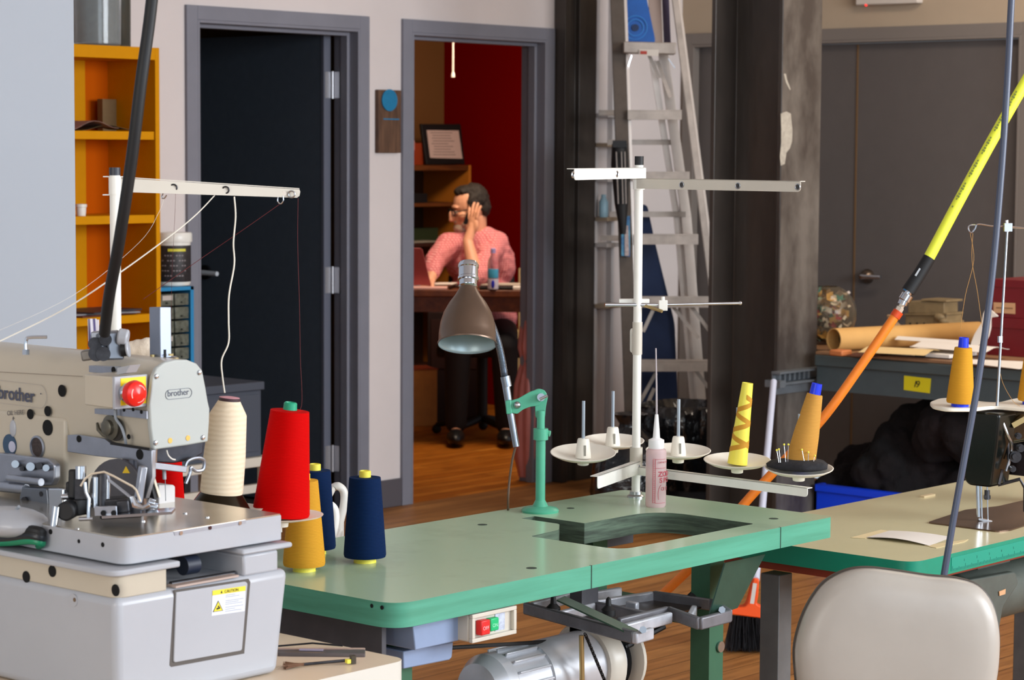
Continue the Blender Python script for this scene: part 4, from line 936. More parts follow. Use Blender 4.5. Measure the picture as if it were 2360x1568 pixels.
# phone in the raised hand
ear = H(-.088 if (hrt.x < 0) else .088, -.01, -.02)
es = 1 if (Mm.to_3x3() @ hrt).dot(-F0) > 0 else -1
e0 = H(.088 * es, -.005, -.01); 
tp_ = thing('mobile_phone', 'black mobile phone held to the ear of the seated person', 'phone', Mm @ e0)
pa_ = H(.093 * es, -.02, .035); pb_ = H(.085 * es, .05, -.075)
MB(Mm).bar(pa_, pb_, .056, .010, up=hrt).build('phone_body', m_blk, tp_, bevel=.004)
# ================================================================== sewing tables
def proj(p):
    v = V(p) - CO; d = v.dot(CF); return 1180 + FPX * v.dot(CR) / d, 784 - FPX * v.dot(CUP) / d, d
def reach(P, d, px):
    lo, hi = 0, 1.5; f = lambda t: proj(P + d * t)[0] - px; s = f(hi) > f(lo)
    for _ in range(40):
        m = (lo + hi) / 2
        if (f(m) > 0) == s: hi = m
        else: lo = m
    return P + d * lo
m_top = mat('laminate_green', (176, 202, 170), .18, noise=.16, nscale=3, thr=(.30, .46), bump=.02, bscale=6)
m_side = mat('mint_edge', (84, 162, 136), .4, rgb2=(72, 144, 118), nscale=4, stretch=(.7, .7, 12))
m_ply = mat('ply_cut_green', (84, 104, 86), .7, rgb2=(44, 56, 46), nscale=10, stretch=(1, 1, 14))
def slab(name, parent, outer, holes, z0, z1, mats):
    bm = bmesh.new(); loops = []
    for lp in [outer] + holes:
        vs = [bm.verts.new((p[0], p[1], z1)) for p in lp]; loops.append(vs)
        for i in range(len(vs)): bm.edges.new((vs[i], vs[(i + 1) % len(vs)]))
    bmesh.ops.triangle_fill(bm, edges=bm.edges[:], use_beauty=True)
    bm.verts.index_update(); m = MB(); tv = [v.co.copy() for v in bm.verts]; n = len(tv); tf = [[v.index for v in f.verts] for f in bm.faces]; bm.free()
    m.slot(0).add(tv, tf); m.slot(1).add([V((p.x, p.y, z0)) for p in tv], [f[::-1] for f in tf])
    o = 0
    for k, lp in enumerate([outer] + holes):
        c = len(lp); vs = [V((p[0], p[1], z1)) for p in lp] + [V((p[0], p[1], z0)) for p in lp]; m.slot(1 if k == 0 else 2).add(vs, [(i, (i + 1) % c, (i + 1) % c + c, i + c) for i in range(c)])
    return m.build(name, mats, parent, weld=True)
T1 = (2.652, 3.905, 2.592, 3.130); TZ = .806
tb1 = thing('sewing_table', 'green-topped sewing table with mint edge and an empty machine cut-out', 'table', (3.28, 2.86, 0))
outer = rpoly([(T1[0], T1[2], 0), (T1[1], T1[2], 0), (T1[1], T1[3], 0), (T1[0], T1[3], 0)], [.05, .02, .02, .04], 8)
hol = rpoly([(3.305, 2.655, 0), (3.72, 2.655, 0), (3.725, 2.90, 0), (3.495, 2.90, 0), (3.495, 3.03, 0), (3.455, 3.03, 0), (3.455, 2.93, 0), (3.40, 2.885, 0), (3.305, 2.875, 0)], [.045, .008, .09, .002, .004, .004, .01, .01, .01], 7)
tp1 = slab('table_top', tb1, outer, [hol], TZ - .041, TZ, [m_top, m_side, m_ply])
m_seam = mat('dark_seam', (40, 66, 54), .8)
for xx in (3.144, 3.72):
    MB().box(xx - .0012, xx + .0012, T1[2] - .0006, T1[2] + .004, TZ - .041, TZ + .0003).build('edge_joint', m_seam, tp1)
for px_, py_, r in ((1112, 1210, .0095), (1225, 1310, .0095), (1783, 1196, .0095), (1315, 1172, .008)):
    c = on('Z', TZ, px_, py_); MB().cyl(c + V((0, 0, -.002)), c + V((0, 0, .0004)), r, n=20).build('plugged_hole', mat('hole_green_black', (44, 58, 48), .8), tp1)
for px_, py_ in ((857, 1397), (880, 1401)):
    c = on('X', T1[0], px_, py_); MB().cyl(c + V((-.0005, 0, 0)), c + V((.001, 0, 0)), .0035, n=12).build('nail_hole', hole, tp1)
m_gp = mat('green_leg_paint', (62, 108, 82), .45, .2, noise=.2, nscale=8)
m_gd = mat('under_metal_dark', (84, 84, 90), .5, .3, noise=.2)
m_bg2 = mat('drawer_bluegrey', (140, 158, 190), .4, .1, noise=.06)
# under-table apron and hanging drawer
MB().box(2.690, 2.70, 2.66, 3.08, TZ - .115, TZ - .042).build('side_apron', m_gd, tb1)
MB().box(2.72, 3.85, 3.06, 3.075, TZ - .10, TZ - .042).build('rear_apron', m_gd, tb1)
za = on('Y', 2.625, 1000, 1495).z
dq = [on('Y', 2.625, x, y) for x, y in ((952, 1444), (1080, 1415), (1083, 1472), (957, 1500))]
dz = [V((p.x, p.y, min(p.z, TZ - .044))) for p in dq]
dr = MB().ext(dz, (0, .35, 0)).build('drawer', m_bg2, tb1, bevel=.002)
dq = [on('Y', 2.66, x, y) for x, y in ((930, 1502), (1045, 1480), (1042, 1516), (1036, 1522), (930, 1543))]
MB().ext(dq, (0, .28, 0)).build('lower_tray', m_bg2, tb1, bevel=.002)
lz = TZ - .042
def lleg(cx, cy, w_=.042, z1=lz, m_=m_gp, par=tb1, nm='leg', t=.004):
    return MB().box(cx - w_ / 2, cx + w_ / 2, cy - w_ / 2, cy - w_ / 2 + t, 0, z1).box(cx - w_ / 2, cx - w_ / 2 + t, cy - w_ / 2 + t, cy + w_ / 2, 0, z1).build(nm, m_, par)
p = on('Y', 2.72, 1634, 1500)
l1 = lleg(p.x + .022, 2.742, .046); lleg(p.x + .01, 3.03, .046)
l3 = on('Y', 2.70, 944, 1555); lleg(l3.x - .02, 2.72, .046); lleg(l3.x - .02, 3.03, .046)
MB().disc(on('Y', 2.718, 1659, 1491), (0, -1, 0), .011, .004).build('leg_bolt', steel, l1)
for zz in (.12, .60): MB().box(p.x - .01, p.x + .03, 2.76, 3.02, zz, zz + .035).box(l3.x - .035, l3.x, 2.74, 3.02, zz, zz + .035).build('foot_rail', m_gp, tb1)
MB().box(l3.x, p.x, 2.98, 3.0, .28, .33).build('stretcher', m_gp, tb1)
# triangular sheet brackets hanging from the table
m_br = mat('bracket_green', (60, 92, 80), .25, .4, noise=.2, nscale=10)
bp = [on('Y', 2.66, x, y) for x, y in ((1672, 1298), (1764, 1278), (1700, 1402), (1682, 1408), (1640, 1424), (1636, 1416))]
bp[0].z = min(bp[0].z, lz); bp[1].z = min(bp[1].z, lz)
MB().ext(bp, (0, .003, 0)).build('oil_pan_bracket', m_br, tb1)
MB().bar(on('Z', .70, 1292, 1380), on('Z', .648, 1462, 1459), .04, .003).build('oil_pan_bracket', m_br, tb1)
# cast pan frame hanging below the cut-out
ZP = .645
pf = thing('machine_pan', 'cast grey metal pan frame hanging under the cut-out of the green table', 'pan', on('Z', ZP, 1440, 1430))
m_cast = mat('cast_metal', (206, 209, 218), .36, .3, noise=.3, nscale=18)
m_castd = mat('cast_metal_dark', (124, 124, 130), .42, .35, noise=.3, nscale=18)
def zb(a, b, w_=.012, h_=.024, z=ZP): return on('Z', z, *a), on('Z', z, *b), w_, h_
fr_ = MB()
for a, b in (((1210, 1402), (1462, 1470)), ((1425, 1440), (1540, 1412)), ((1540, 1412), (1612, 1438)), ((1612, 1438), (1682, 1420)), ((1682, 1420), (1640, 1394)), ((1360, 1398), (1490, 1424)), ((1505, 1376), (1640, 1394))): fr_.bar(*zb(a, b))
fr_.build('outer_frame', m_castd, pf, bevel=.003)
fr_ = MB()
for a, b in (((1462, 1472), (1502, 1460)), ((1225, 1402), (1330, 1374)), ((1320, 1384), (1430, 1366)), ((1372, 1396), (1505, 1376)), ((1290, 1422), (1368, 1402)), ((1445, 1398), (1470, 1402)), ((1440, 1452), (1545, 1424)), ((1590, 1428), (1600, 1408))): MB().bar(*zb(a, b, .012, .022)).build('cross_rib', m_cast, pf, bevel=.003)
MB().ext([on('Z', ZP - .006, x, y) for x, y in ((1380, 1398), (1505, 1380), (1630, 1396), (1490, 1430))], (0, 0, -.003)).build('pan_floor', mat('pan_floor', (96, 84, 78), .3, .7, noise=.4), pf)
for x, y in ((1275, 1415), (1600, 1386), (1402, 1420)):
    c = on('Z', ZP, x, y); MB().lathe([(.014, 0), (.014, .012), (.006, .02), (.005, .032), (.002, .036), (0, .037)], c=c).build('rubber_mount', rubber, pf)
for x, y in ((1482, 1452), (1664, 1406)): MB().cyl(on('Z', ZP + .01, x, y), on('Z', ZP + .018, x, y), .007, n=6).build('bolt', chrome, pf)
# motor
m_mot = mat('motor_silver', (206, 208, 214), .32, .4, noise=.08)
MY = 2.86; mc = on('Y', MY, 1290, 1545); mz = mc.z; mx0 = on('Y', MY, 1095, 1560).x; mx1 = on('Y', MY, 1385, 1500).x; mr = .064
mt = thing('clutch_motor', 'silver finned clutch motor hanging under the green sewing table', 'motor', V((mc.x, MY, mz - mr)))
prof = [(.03, 0), (.05, .006), (mr, .03), (mr, .055), (mr * .97, .058), (mr * .97, .15), (mr * 1.04, .152), (mr * 1.04, mx1 - mx0)]
MB().lathe(prof, axis((1, 0, 0)).to_3x3().to_4x4(), 40, c=(mx0, MY, mz)).build('motor_body', m_mot, mt, sharp=30)
fn = MB()
for k in range(18):
    a = -PI * .5 + k * 2 * PI / 18; d = V((0, math.cos(a), math.sin(a))); fn.bar(V((mx0 + .06, MY, mz)) + d * mr, V((mx0 + .147, MY, mz)) + d * mr, .004, .010, up=d)
fn.build('cooling_fins', m_mot, mt, bevel=.001)
MB().cyl((mx0 - .02, MY, mz), (mx0 + .002, MY, mz), .014).box(mx0 - .012, mx0 + .004, MY - .03, MY - .018, mz - .02, mz + .02).build('shaft_end', steel, mt)
MB().lathe([(.075, 0), (.082, .01), (.082, .04), (.078, .045)], axis((1, 0, 0)).to_3x3().to_4x4(), 40, c=(mx1 - .06, MY, mz)).build('clutch_housing', cream, mt)
MB().lathe([(.06, 0), (.066, .008), (.05, .016), (.066, .024), (.06, .032)], axis((1, 0, 0)).to_3x3().to_4x4(), 40, c=(mx1 - .01, MY, mz)).build('pulley', rubber, mt)
gp = arc((mx1 + .05, MY, mz), YD, ZD, .078, -.5, PI * 1.1, 18)
MB().lathe([(.07, 0), (.08, .004), (.08, .012), (.074, .014)], axis((1, 0, 0)).to_3x3().to_4x4(), 40, c=(mx1 + .032, MY, mz)).build('belt_guard', cream, mt)
MB().tube([V((mx1 + .01, MY - .05, mz + .03)), on('Y', 2.80, 1530, 1445)], .006, 8).build('drive_belt', rubber, mt)
MB().box(mx1 - .06, mx1 - .01, MY, MY + .03, mz + mr - .006, TZ - .043).build('mounting_bracket', m_gd, mt)
MB().cyl(on('Y', 2.77, 1340, 1465), on('Y', 2.77, 1342, 1600), .005, n=10).build('control_rod', mat('brass_rod', (190, 170, 120), .3, .8), mt)
ch = MB(); a = on('Y', 2.76, 1350, 1465); b = on('Y', 2.76, 1396, 1575)
for k in range(26):
    c = a.lerp(b, k / 25); u = (b - a).normalized(); w_ = (XD if k % 2 else YD); ch.tube([c + u * (.006 * math.cos(t)) + w_ * (.0035 * math.sin(t)) for t in [2 * PI * j / 8 for j in range(8)]], .0011, 5, closed=True)
o = ch.build('pull_chain', black); tag(o, 'black link chain hanging from the pan frame beside the motor', 'chain')
# switch box
sq = [on('Y', 2.56, x, y) for x, y in ((1122, 1432), (1224, 1408), (1223, 1468), (1124, 1489))]
t = thing('switch_box', 'cream switch box with red and green buttons under the front edge of the green table', 'switch', sq[3])
sx0, sx1 = sq[0].x, sq[1].x; sz0 = (sq[3].z + sq[2].z) / 2; sz1 = TZ - .043
MB().box(sx0, sx1, 2.60, 2.70, sz0, sz1).build('box_body', cream, t, bevel=.004)
f_ = MB(); f_.box(sx0, sx1, 2.592, 2.60, sz0, sz0 + .007).box(sx0, sx1, 2.592, 2.60, sz1 - .007, sz1).box(sx0, sx0 + .007, 2.592, 2.60, sz0 + .007, sz1 - .007).box(sx1 - .007, sx1, 2.592, 2.60, sz0 + .007, sz1 - .007); f_.build('box_rim', cream, t, bevel=.001)
zc = (sz0 + sz1) / 2
r1 = MB().box(sx0 + .016, sx0 + .038, 2.586, 2.60, zc - .013, zc + .012).build('off_button', mat('button_red', (214, 34, 34), .35), t, bevel=.002)
r2 = MB().box(sx0 + .041, sx0 + .062, 2.588, 2.60, zc - .010, zc + .012).build('on_button', mat('button_green', (28, 178, 110), .35), t, bevel=.002)
MB().text('OFF', (sx0 + .019, 2.5856, zc - .004), XD, ZD, .006, .0003).build('off_lettering', mat('letter_pale', (240, 180, 180), .5), r1)
MB().text('ON', (sx0 + .045, 2.5876, zc - .003), XD, ZD, .006, .0003).build('on_lettering', mat('letter_green', (160, 240, 200), .5), r2)
MB().box(sx0 + .064, sx0 + .088, 2.5985, 2.60, zc - .014, zc + .016).build('info_plate', mat('plate_pale', (198, 206, 226), .5, noise=.35, nscale=120), t)
MB().box(sx0 - .0006, sx0, 2.63, 2.655, zc - .022, zc + .014).build('yellow_sticker', mat('sticker_gold', (196, 170, 60), .5), t)
MB().tube([(sx0 + .02, 2.66, sz0 + .002), (sx0 + .022, 2.68, sz0 - .03), (sx0 + .04, 2.75, sz0 - .04), (mc.x - .03, MY, mz + mr - .004)], .004, 8).build('power_cable', rubber, t)
# ================================================================== desk lamp
DL = proj(on('Z', TZ, 1245, 1180))[2]
L = lambda x, y, o=0: dep(x, y, DL + o)
lb_ = on('Z', TZ, 1245, 1180)
lm = thing('desk_lamp', 'gooseneck desk lamp with bronze bell shade and mint green stand on the green table', 'lamp', lb_)
m_mint = mat('mint_enamel', (82, 170, 138), .35, noise=.08, nscale=20)
MB().lathe([(.037, 0), (.038, .004), (.034, .008), (.016, .012), (.012, .02), (.010, .024)], c=lb_).build('base', m_mint, lm)
bx, by = lb_.x, lb_.y
zz = lambda py: L(1243, py).z
MB().cyl((bx, by, TZ + .02), (bx, by, zz(1000)), .0098).build('stand_post', m_mint, lm)
MB().cyl((bx, by, zz(1012)), (bx, by, zz(986)), .0150).build('post_collar', m_mint, lm)
MB().cyl(L(1258, 998, -.01), L(1268, 1000, -.012), .006).build('collar_screw', m_mint, lm)
MB().cyl((bx, by, zz(1000)), (bx, by, zz(945)), .008).build('upper_post', m_mint, lm)
pts = [L(x, y, -.004) for x, y in ((1234, 965), (1233, 935), (1226, 918), (1228, 902), (1240, 896), (1256, 900), (1263, 915), (1258, 938), (1256, 965))]
MB().ext(rpoly(pts, .006), F0 * .008).build('fork_plate', m_mint, lm, bevel=.001)
pts = [L(x, y, -.008) for x, y in ((1170, 926), (1194, 919), (1222, 903), (1240, 898), (1252, 905), (1254, 922), (1240, 936), (1222, 938), (1206, 944), (1192, 955), (1170, 950))]
MB().ext(rpoly(pts, .004), F0 * .004).build('arm_plate', m_mint, lm, bevel=.001)
MB().ext([L(x, y, -.012) for x, y in ((1164, 924), (1178, 922), (1180, 954), (1167, 956))], F0 * .024).build('tube_clamp', m_mint, lm, bevel=.002)
MB().ball(L(1192, 934, -.010), (.0075, .0075, .0075)).build('rivet', steel, lm)
MB().cyl(L(1247, 916, -.016), L(1247, 916, -.002), .008).cyl(L(1244, 921, -.02), L(1262, 912, -.02), .003).build('wing_nut', chrome, lm)
MB().tube([L(1190, 1030), L(1176, 950), L(1164, 876)], [.0068, .0075, .008], 16).build('lower_tube', dullch, lm)
MB().cyl(L(1169, 892), L(1164, 868), .0098).build('tube_ferrule', dullch, lm)
gpts = spline([L(1163, 868), L(1157, 830, .002), L(1148, 790, .01), L(1134, 750, .02), L(1116, 715, .045), L(1100, 685, .06), L(1086, 655, .062)], 10)
gr = []; out = []
for i in range(len(gpts) - 1):
    for j in range(3): out.append(gpts[i].lerp(gpts[i + 1], j / 3)); gr.append(.0078 if (len(gr) % 2) else .0066)
MB().tube(out, gr, 12).build('gooseneck', dullch, lm)
t_ = math.radians(24); Au = (F0 * math.sin(t_) + ZD * math.cos(t_)).normalized(); Mx = orient(R0, Au.cross(R0), Au)
cR = L(1077, 795, -.0)
sp = [(.0600, 0), (.0605, .003), (.0585, .006), (.0580, .025), (.0555, .046), (.0490, .068), (.0385, .088), (.0275, .104), (.0200, .117), (.0165, .126)]
inn = [(r - .0015, z) for r, z in sp[::-1]]
MB().lathe(sp, Mx, 48, c=cR, cap=False).build('lamp_shade', mat('shade_bronze', (108, 88, 74), .34, .6, noise=.1, nscale=14), lm)
MB().lathe([(r - .0012, z + .0005) for r, z in sp[:-1]], Mx, 48, c=cR, cap=False).build('shade_lining', mat('lining_silver', (178, 196, 200), .35, .35), lm)
MB().lathe([(0, .035), (.016, .04), (.02, .055), (.014, .08), (.012, .1)], Mx, 24, c=cR).build('bulb', mat('bulb_milk', (226, 226, 214), .3), lm)
MB().lathe([(.0165, .122), (.020, .126), (.0185, .128), (.0185, .138), (.0215, .140), (.0215, .145), (.020, .147), (.020, .165), (.0215, .167), (.0215, .172), (.018, .178), (.008, .180), (0, .180)], Mx, 32, c=cR).build('lamp_socket', chrome, lm)
pc_ = spline([L(1188, 1032), L(1181, 1060), L(1174, 1110), L(1171, 1160), L(1172, 1240, .1)], 5)
MB().tube(pc_, .0024, 8).build('power_cord', mat('cord_brown', (92, 70, 52), .6), lm)
# ================================================================== thread stand on the green table
PP = on('Z', TZ, 1465, 1146); PD = proj(PP)[2]; pxm = PD / 5400
ts = thing('thread_stand', 'white thread stand with two top arms and five dishes on the green table', 'thread stand', PP)
zp = lambda py: dep(1466, py, PD).z
MB().cyl((PP.x, PP.y, TZ), (PP.x, PP.y, zp(378)), .0090, n=24).build('pole', white, ts)
MB().cyl((PP.x, PP.y, zp(380)), (PP.x, PP.y, zp(360)), .0095, n=20).build('pole_cap', rubber, ts)
MB().lathe([(.018, 0), (.018, .003), (.013, .006), (.013, .012)], c=PP).build('pole_base', steel, ts)
MB().cyl((PP.x, PP.y, zp(815)), (PP.x, PP.y, zp(740)), .0105, n=24).build('pole_sleeve', cream, ts)
j_ = MB(); c = dep(1464, 786, PD - .012); j_.ext(rpoly([dep(x, y, PD - .014) for x, y in ((1452, 757), (1477, 757), (1477, 814), (1452, 814))], .007), F0 * .006); pj = j_.build('joint_plate', white, ts, bevel=.001)
for yy in (771, 800): MB().cyl(dep(1463, yy, PD - .014), dep(1463, yy, PD - .019), .006, n=6).build('joint_bolt', steel, pj)
zL = .876
dL = (on('Z', zL, 1360, 1088) - on('Z', zL, 1466, 1052)); dL.normalize(); dR = (on('Z', zL, 1858, 1124) - on('Z', zL, 1470, 1075)); dR.normalize()
def arm(nm, P, d, px_end, zc, h_, holes, m_=white, off=.012, extra=0):
    n_ = d.cross(ZD).normalized();
    if n_.dot(F0) > 0: n_ = -n_
    e = reach(P, d, px_end); b = P + n_ * off - d * extra; e = e + n_ * off; L_ = (e - b).length
    m = MB(); pts = rpoly([b + ZD * (zc + h_ / 2 - b.z), e + ZD * (zc + h_ / 2 - e.z), e + ZD * (zc - h_ / 2 - e.z), b + ZD * (zc - h_ / 2 - b.z)], [.002, .005, .008, .002])
    m.ext(pts, -n_ * .0015)
    top = [b + ZD * (zc + h_ / 2 - b.z), e + ZD * (zc + h_ / 2 - e.z)]; m.ext([top[0], top[1], top[1] - n_ * .016, top[0] - n_ * .016], (0, 0, -.0015))
    o = m.build(nm, m_, ts_cur)
    for px in holes:
        c = reach(b, d, px); c = V((c.x, c.y, zc - .001)); g = MB().tube([c + d * (.0055 * math.cos(a)) + ZD * (.0055 * math.sin(a)) for a in [2 * PI * k / 16 for k in range(16)]], .0014, 6, closed=True); g.build('thread_eyelet', steel, o)
        MB().disc(c + n_ * .0003, n_, .0045, .0004, 12).build('eyelet_hole', mat('shadow_grey', (60, 60, 62), .8), o)
    return b, e, n_
ts_cur = ts
bU = V((PP.x, PP.y, 0))
arm('upper_arm', bU, dL, 1297, zp(398), .0225, (1306, 1406), extra=.01)
arm('upper_arm', bU, dR, 1826, zp(422), .0215, (1552, 1678, 1812), m_=cream, extra=-.0)
MB().cyl((PP.x, PP.y, zp(412)), (PP.x, PP.y, zp(386)), .0125).cyl((PP.x, PP.y, zp(436)), (PP.x, PP.y, zp(413)), .0125).build('arm_collar', white, ts)
MB().ball(dep(1462, 398, PD - .02), .003).ball(dep(1477, 425, PD - .02), .003).build('collar_screw', steel, ts)
lowa = arm('lower_arm', bU, dL, 1356, zL - .006, .026, (), extra=.0)
lowb = arm('lower_arm', bU, dR, 1853, zL - .012, .018, (), extra=-.005)
MB().cyl((PP.x, PP.y, zp(1062)), (PP.x, PP.y, zp(1030)), .0135).cyl((PP.x, PP.y, zp(1090)), (PP.x, PP.y, zp(1062)), .0135).build('arm_collar', cream, ts)
MB().disc(dep(1470, 1075, PD - .02), -F0, .005, .004, 6).build('collar_screw', steel, ts)
# mid rods
zm_ = zp(700)
a_ = dep(1394, 703, PD - .05); b_ = dep(1512, 703, PD - .03)
MB().cyl(a_, b_, .0042, n=12).build('guide_rod', chrome, ts)
MB().cyl(b_, dep(1706, 699, PD - .0), .0030, n=12).ball(dep(1706, 699, PD), .0042).build('guide_rod', chrome, ts)
MB().bar(dep(1426, 695, PD - .02), dep(1496, 695, PD - .02), .02, .011).build('rod_bracket', white, ts, bevel=.001)
MB().bar(dep(1518, 704, PD - .03), dep(1538, 704, PD - .03), .014, .022).cyl(dep(1528, 694, PD - .03), dep(1528, 684, PD - .03), .004).build('rod_clamp', white, ts, bevel=.001)
MB().tube([dep(1478, 702, PD - .03), dep(1526, 718, PD - .06)], .0035, 8).build('brass_pin', mat('brass_rod', (190, 170, 120), .3, .8), ts)
# dishes
zt_ = zL + .020
dish_prof = [(.012, -.012), (.013, -.002), (.03, 0), (.055, .006), (.068, .013), (.069, .0145), (.067, .015), (.054, .0085), (.03, .003), (0, .0025)]
spots = []
m_dish = mat('dish_white', (240, 234, 220), .35)
for (x, y), tl in (((1344, 1058), 0), ((1412, 1030), 0), ((1563, 1053), 0), ((1699, 1076), 0), ((1841, 1094), 0)):
    c = on('Z', zt_ - .006, x, y); spots.append(c)
    d = MB().lathe(dish_prof, Matrix.Rotation(.15 if x < 1400 else .10, 4, R0), 40, c=c).build('dish', m_dish, ts)
    if x < 1600:
        pg = MB().lathe([(.0165, .002), (.0160, .012), (.0125, .04), (.011, .043), (0, .044)], c=c).build('spool_plug', m_dish, ts)
        MB().bar(c + (-F0) * .0150 + V((0, 0, .008)) + R0 * .003, c + (-F0) * .0135 + V((0, 0, .03)) + R0 * .003, .0045, .003, up=F0).build('plug_slot', mat('slot_grey', (150, 146, 134), .6), pg)
    MB().cyl(c + V((0, 0, .03)), c + V((0, 0, .122)), .0036, n=12).build('spindle', mat('zinc_rod', (176, 188, 200), .3, .8), ts)
# ================================================================== cones of thread
def thread_mat(nm, c, c2=None):
    return stripes(nm, c, c2 or tuple(int(x * .86) for x in c), 130, .75, 'Z', bump=.2, distort=1.2)
def cone(name, label, loc, h, rb, rt, tm_, cm, group='cones of sewing thread', foot=.01, topc=.012, rc=None, base_r=None):
    t = thing(name, label, 'thread cone', loc, 0, group); c = V(loc)
    br_ = base_r or rb * .62; rc = rc or rt * .55
    wob = None
    MB().lathe([(rb * .97, foot), (rb, foot + .004), (rb * .985, foot + .015), (rt * 1.02, h - topc - .004), (rt, h - topc), (rc, h - topc + .0004)], c=c, n=40).build('thread_winding', tm_, t)
    MB().lathe([(br_, 0), (br_ * .98, foot), (rc * .8, foot + .001), (rc * .8, h - topc - .004), (rc, h - topc - .002), (rc, h - .001), (rc * .8, h), (rc * .78, h - .008), (0, h - .009)], c=c, n=32).build('spool_core', cm, t)
    return t
m_yc = mat('core_yellow', (240, 226, 82), .4); m_gc2 = mat('core_green', (30, 160, 120), .4); m_bc2 = mat('core_blue', (16, 50, 220), .35)
nav = cone('thread_cone', 'navy blue thread cone on yellow core standing clear on the green table', on('Z', TZ, 841, 1296), .163, .0375, .0275, thread_mat('thread_navy', (12, 38, 78), (6, 24, 54)), m_yc, rc=.0105, base_r=.020)
dup(nav, on('Z', TZ, 726, 1276), 'navy blue thread cone mostly hidden behind the red and gold cones', 'cones of sewing thread')
m_gold = thread_mat('thread_gold', (212, 156, 50), (186, 130, 36))
cone('thread_cone', 'gold thread cone on pale yellow core below the red cone, on the green table', on('Z', TZ, 701, 1316), .170, .0365, .024, m_gold, m_yc, rc=.0105, base_r=.020)
# yellow bare cone wound with a few turns
c4 = spots[3] + V((0, 0, .0035)); tlt = Matrix.Rotation(.085, 4, V((F0.x, F0.y, 0)))
t = thing('bare_cone', 'tall yellow cone with a few spiral turns of tan thread on fourth dish', 'thread cone', c4, 0, 'cones of sewing thread'); hh = .168
Ry = orient(R0, F0, ZD).to_3x3().to_4x4() @ Matrix.Rotation(math.radians(6.5), 4, 'Y')
rr = lambda z: .0205 + (.0112 - .0205) * z / hh
cb = MB().lathe([(.0205, 0), (.0112, hh), (.0095, hh), (.0094, hh - .01), (0, hh - .012)], Ry, 32, c=c4 + ZD * .002).build('cone_core', m_yc, t)
sp_ = MB(); 
for turns, z0_, z1_, ph_ in ((3.3, .012, .145, 0.6), (-2.6, .02, .14, 2.2)):
    for k in range(120):
        z = z0_ + (z1_ - z0_) * k / 120; z2 = z0_ + (z1_ - z0_) * (k + 1) / 120; a = ph_ + turns * 2 * PI * k / 120; a2 = ph_ + turns * 2 * PI * (k + 1) / 120; w2 = .0052
        P_ = lambda r, a, z: c4 + ZD * .002 + Ry.to_3x3() @ V((r * math.cos(a), r * math.sin(a), z))
        o_ = .0005; sp_.add([P_(rr(z) + o_, a, z - w2), P_(rr(z2) + o_, a2, z2 - w2), P_(rr(z2) + o_, a2, z2 + w2), P_(rr(z) + o_, a, z + w2)], [(0, 1, 2, 3)])
sp_.build('wound_thread', mat('thread_tan_band', (196, 140, 34), .7), t)
# tan cone leaning on fifth dish
m_tan2 = thread_mat('thread_tan', (206, 156, 78), (180, 128, 56))
def tancone(name, label, loc, R_, h, rb, rt, core_b=True):
    t = thing(name, label, 'thread cone', loc, 0, 'cones of sewing thread'); c = V(loc)
    MB().lathe([(rb * .95, .008), (rb, .012), (rb * .86, h * .4), (rt * 1.05, h - .026), (rt, h - .022), (.011, h - .0215)], R_, 40, c=c).build('thread_winding', m_tan2 if core_b else m_gold, t)
    MB().lathe([(.019, 0), (.019, .008), (.009, .009), (.009, h - .025), (.0115, h - .023), (.0105, h), (.009, h), (.009, h - .01), (0, h - .011)], R_, 28, c=c).build('spool_core', m_bc2, t)
    return t
Rt = orient(R0, F0, ZD).to_3x3().to_4x4() @ Matrix.Rotation(math.radians(11), 4, 'Y')
tancone('thread_cone', 'tan thread cone with blue top leaning on the fifth dish among pins', spots[4] + V((0, 0, .010)), Rt, .176, .0300, .0155)
# pin cushion
pcn = spots[4] + V((0, 0, .012)) + (-F0) * .004 
pcu = thing('pin_cushion', 'flat black pin cushion lying on the fifth dish with yellow headed pins', 'pin cushion', pcn)
wf4 = lambda a, z: .07 * math.sin(3 * a + 1) + .03 * math.sin(7 * a)
MB().lathe([(.045, 0), (.060, .004), (.061, .009), (.052, .016), (.03, .020), (0, .021)], c=pcn, n=48, wob=wf4).build('cushion', mat('felt_black', (38, 38, 42), .9, noise=.3, nscale=80, bump=.4, bscale=60), pcu, sharp=70)
for (x, y), (x2, y2), hd_ in (((1842, 1066), (1842, 1057), 1), ((1848, 1037), (1856, 1070), 1), ((1790, 1038), (1797, 1072), 1), ((1795, 1036), (1800, 1072), 1), ((1807, 1025), (1812, 1074), 1), ((1817, 1025), (1815, 1074), 1), ((1878, 1051), (1871, 1082), 1), ((1863, 1043), (1862, 1078), 1)):
    dd = proj(pcn)[2] - .03; a = dep(x2, y2 + 6, dd); b = dep(x, y, dd)
    pn = MB().cyl(a, b, .0006, n=6).build('pin', chrome, pcu); MB().ball(b, .0022, nu=10, nv=6).build('pin_head', m_yc, pn)
# oil bottle
ob = on('Z', TZ, 1511, 1168); od = proj(ob)[2]; k_ = od / 5400
oil = thing('oil_bottle', 'slim translucent oil bottle with red printing and long thin spout beside the cut-out', 'oil bottle', ob)
rb_ = .0212; hb = .112
MB().lathe([(rb_ * .9, 0), (rb_, .004), (rb_, hb), (rb_ * .92, hb + .006), (.013, hb + .010), (.012, hb + .013), (0, hb + .013)], c=ob).build('bottle_body', mat('bottle_milky', (232, 204, 204), .25, trans=.35, ior=1.2), oil)
MB().lathe([(.0155, hb + .008), (.0165, hb + .010), (.0160, hb + .026), (.0075, hb + .030), (.006, hb + .05), (.0035, hb + .078), (0, hb + .079)], c=ob).build('spout_cap', mat('cap_translucent', (240, 238, 238), .3), oil)
MB().tube([ob + ZD * (hb + .075), ob + ZD * (hb + .14) - R0 * .001, ob + ZD * (hb + .214) - R0 * .003], [.0022, .0018, .0015], 8).build('spout_tube', mat('tube_clear', (206, 196, 200), .2, trans=.3), oil)
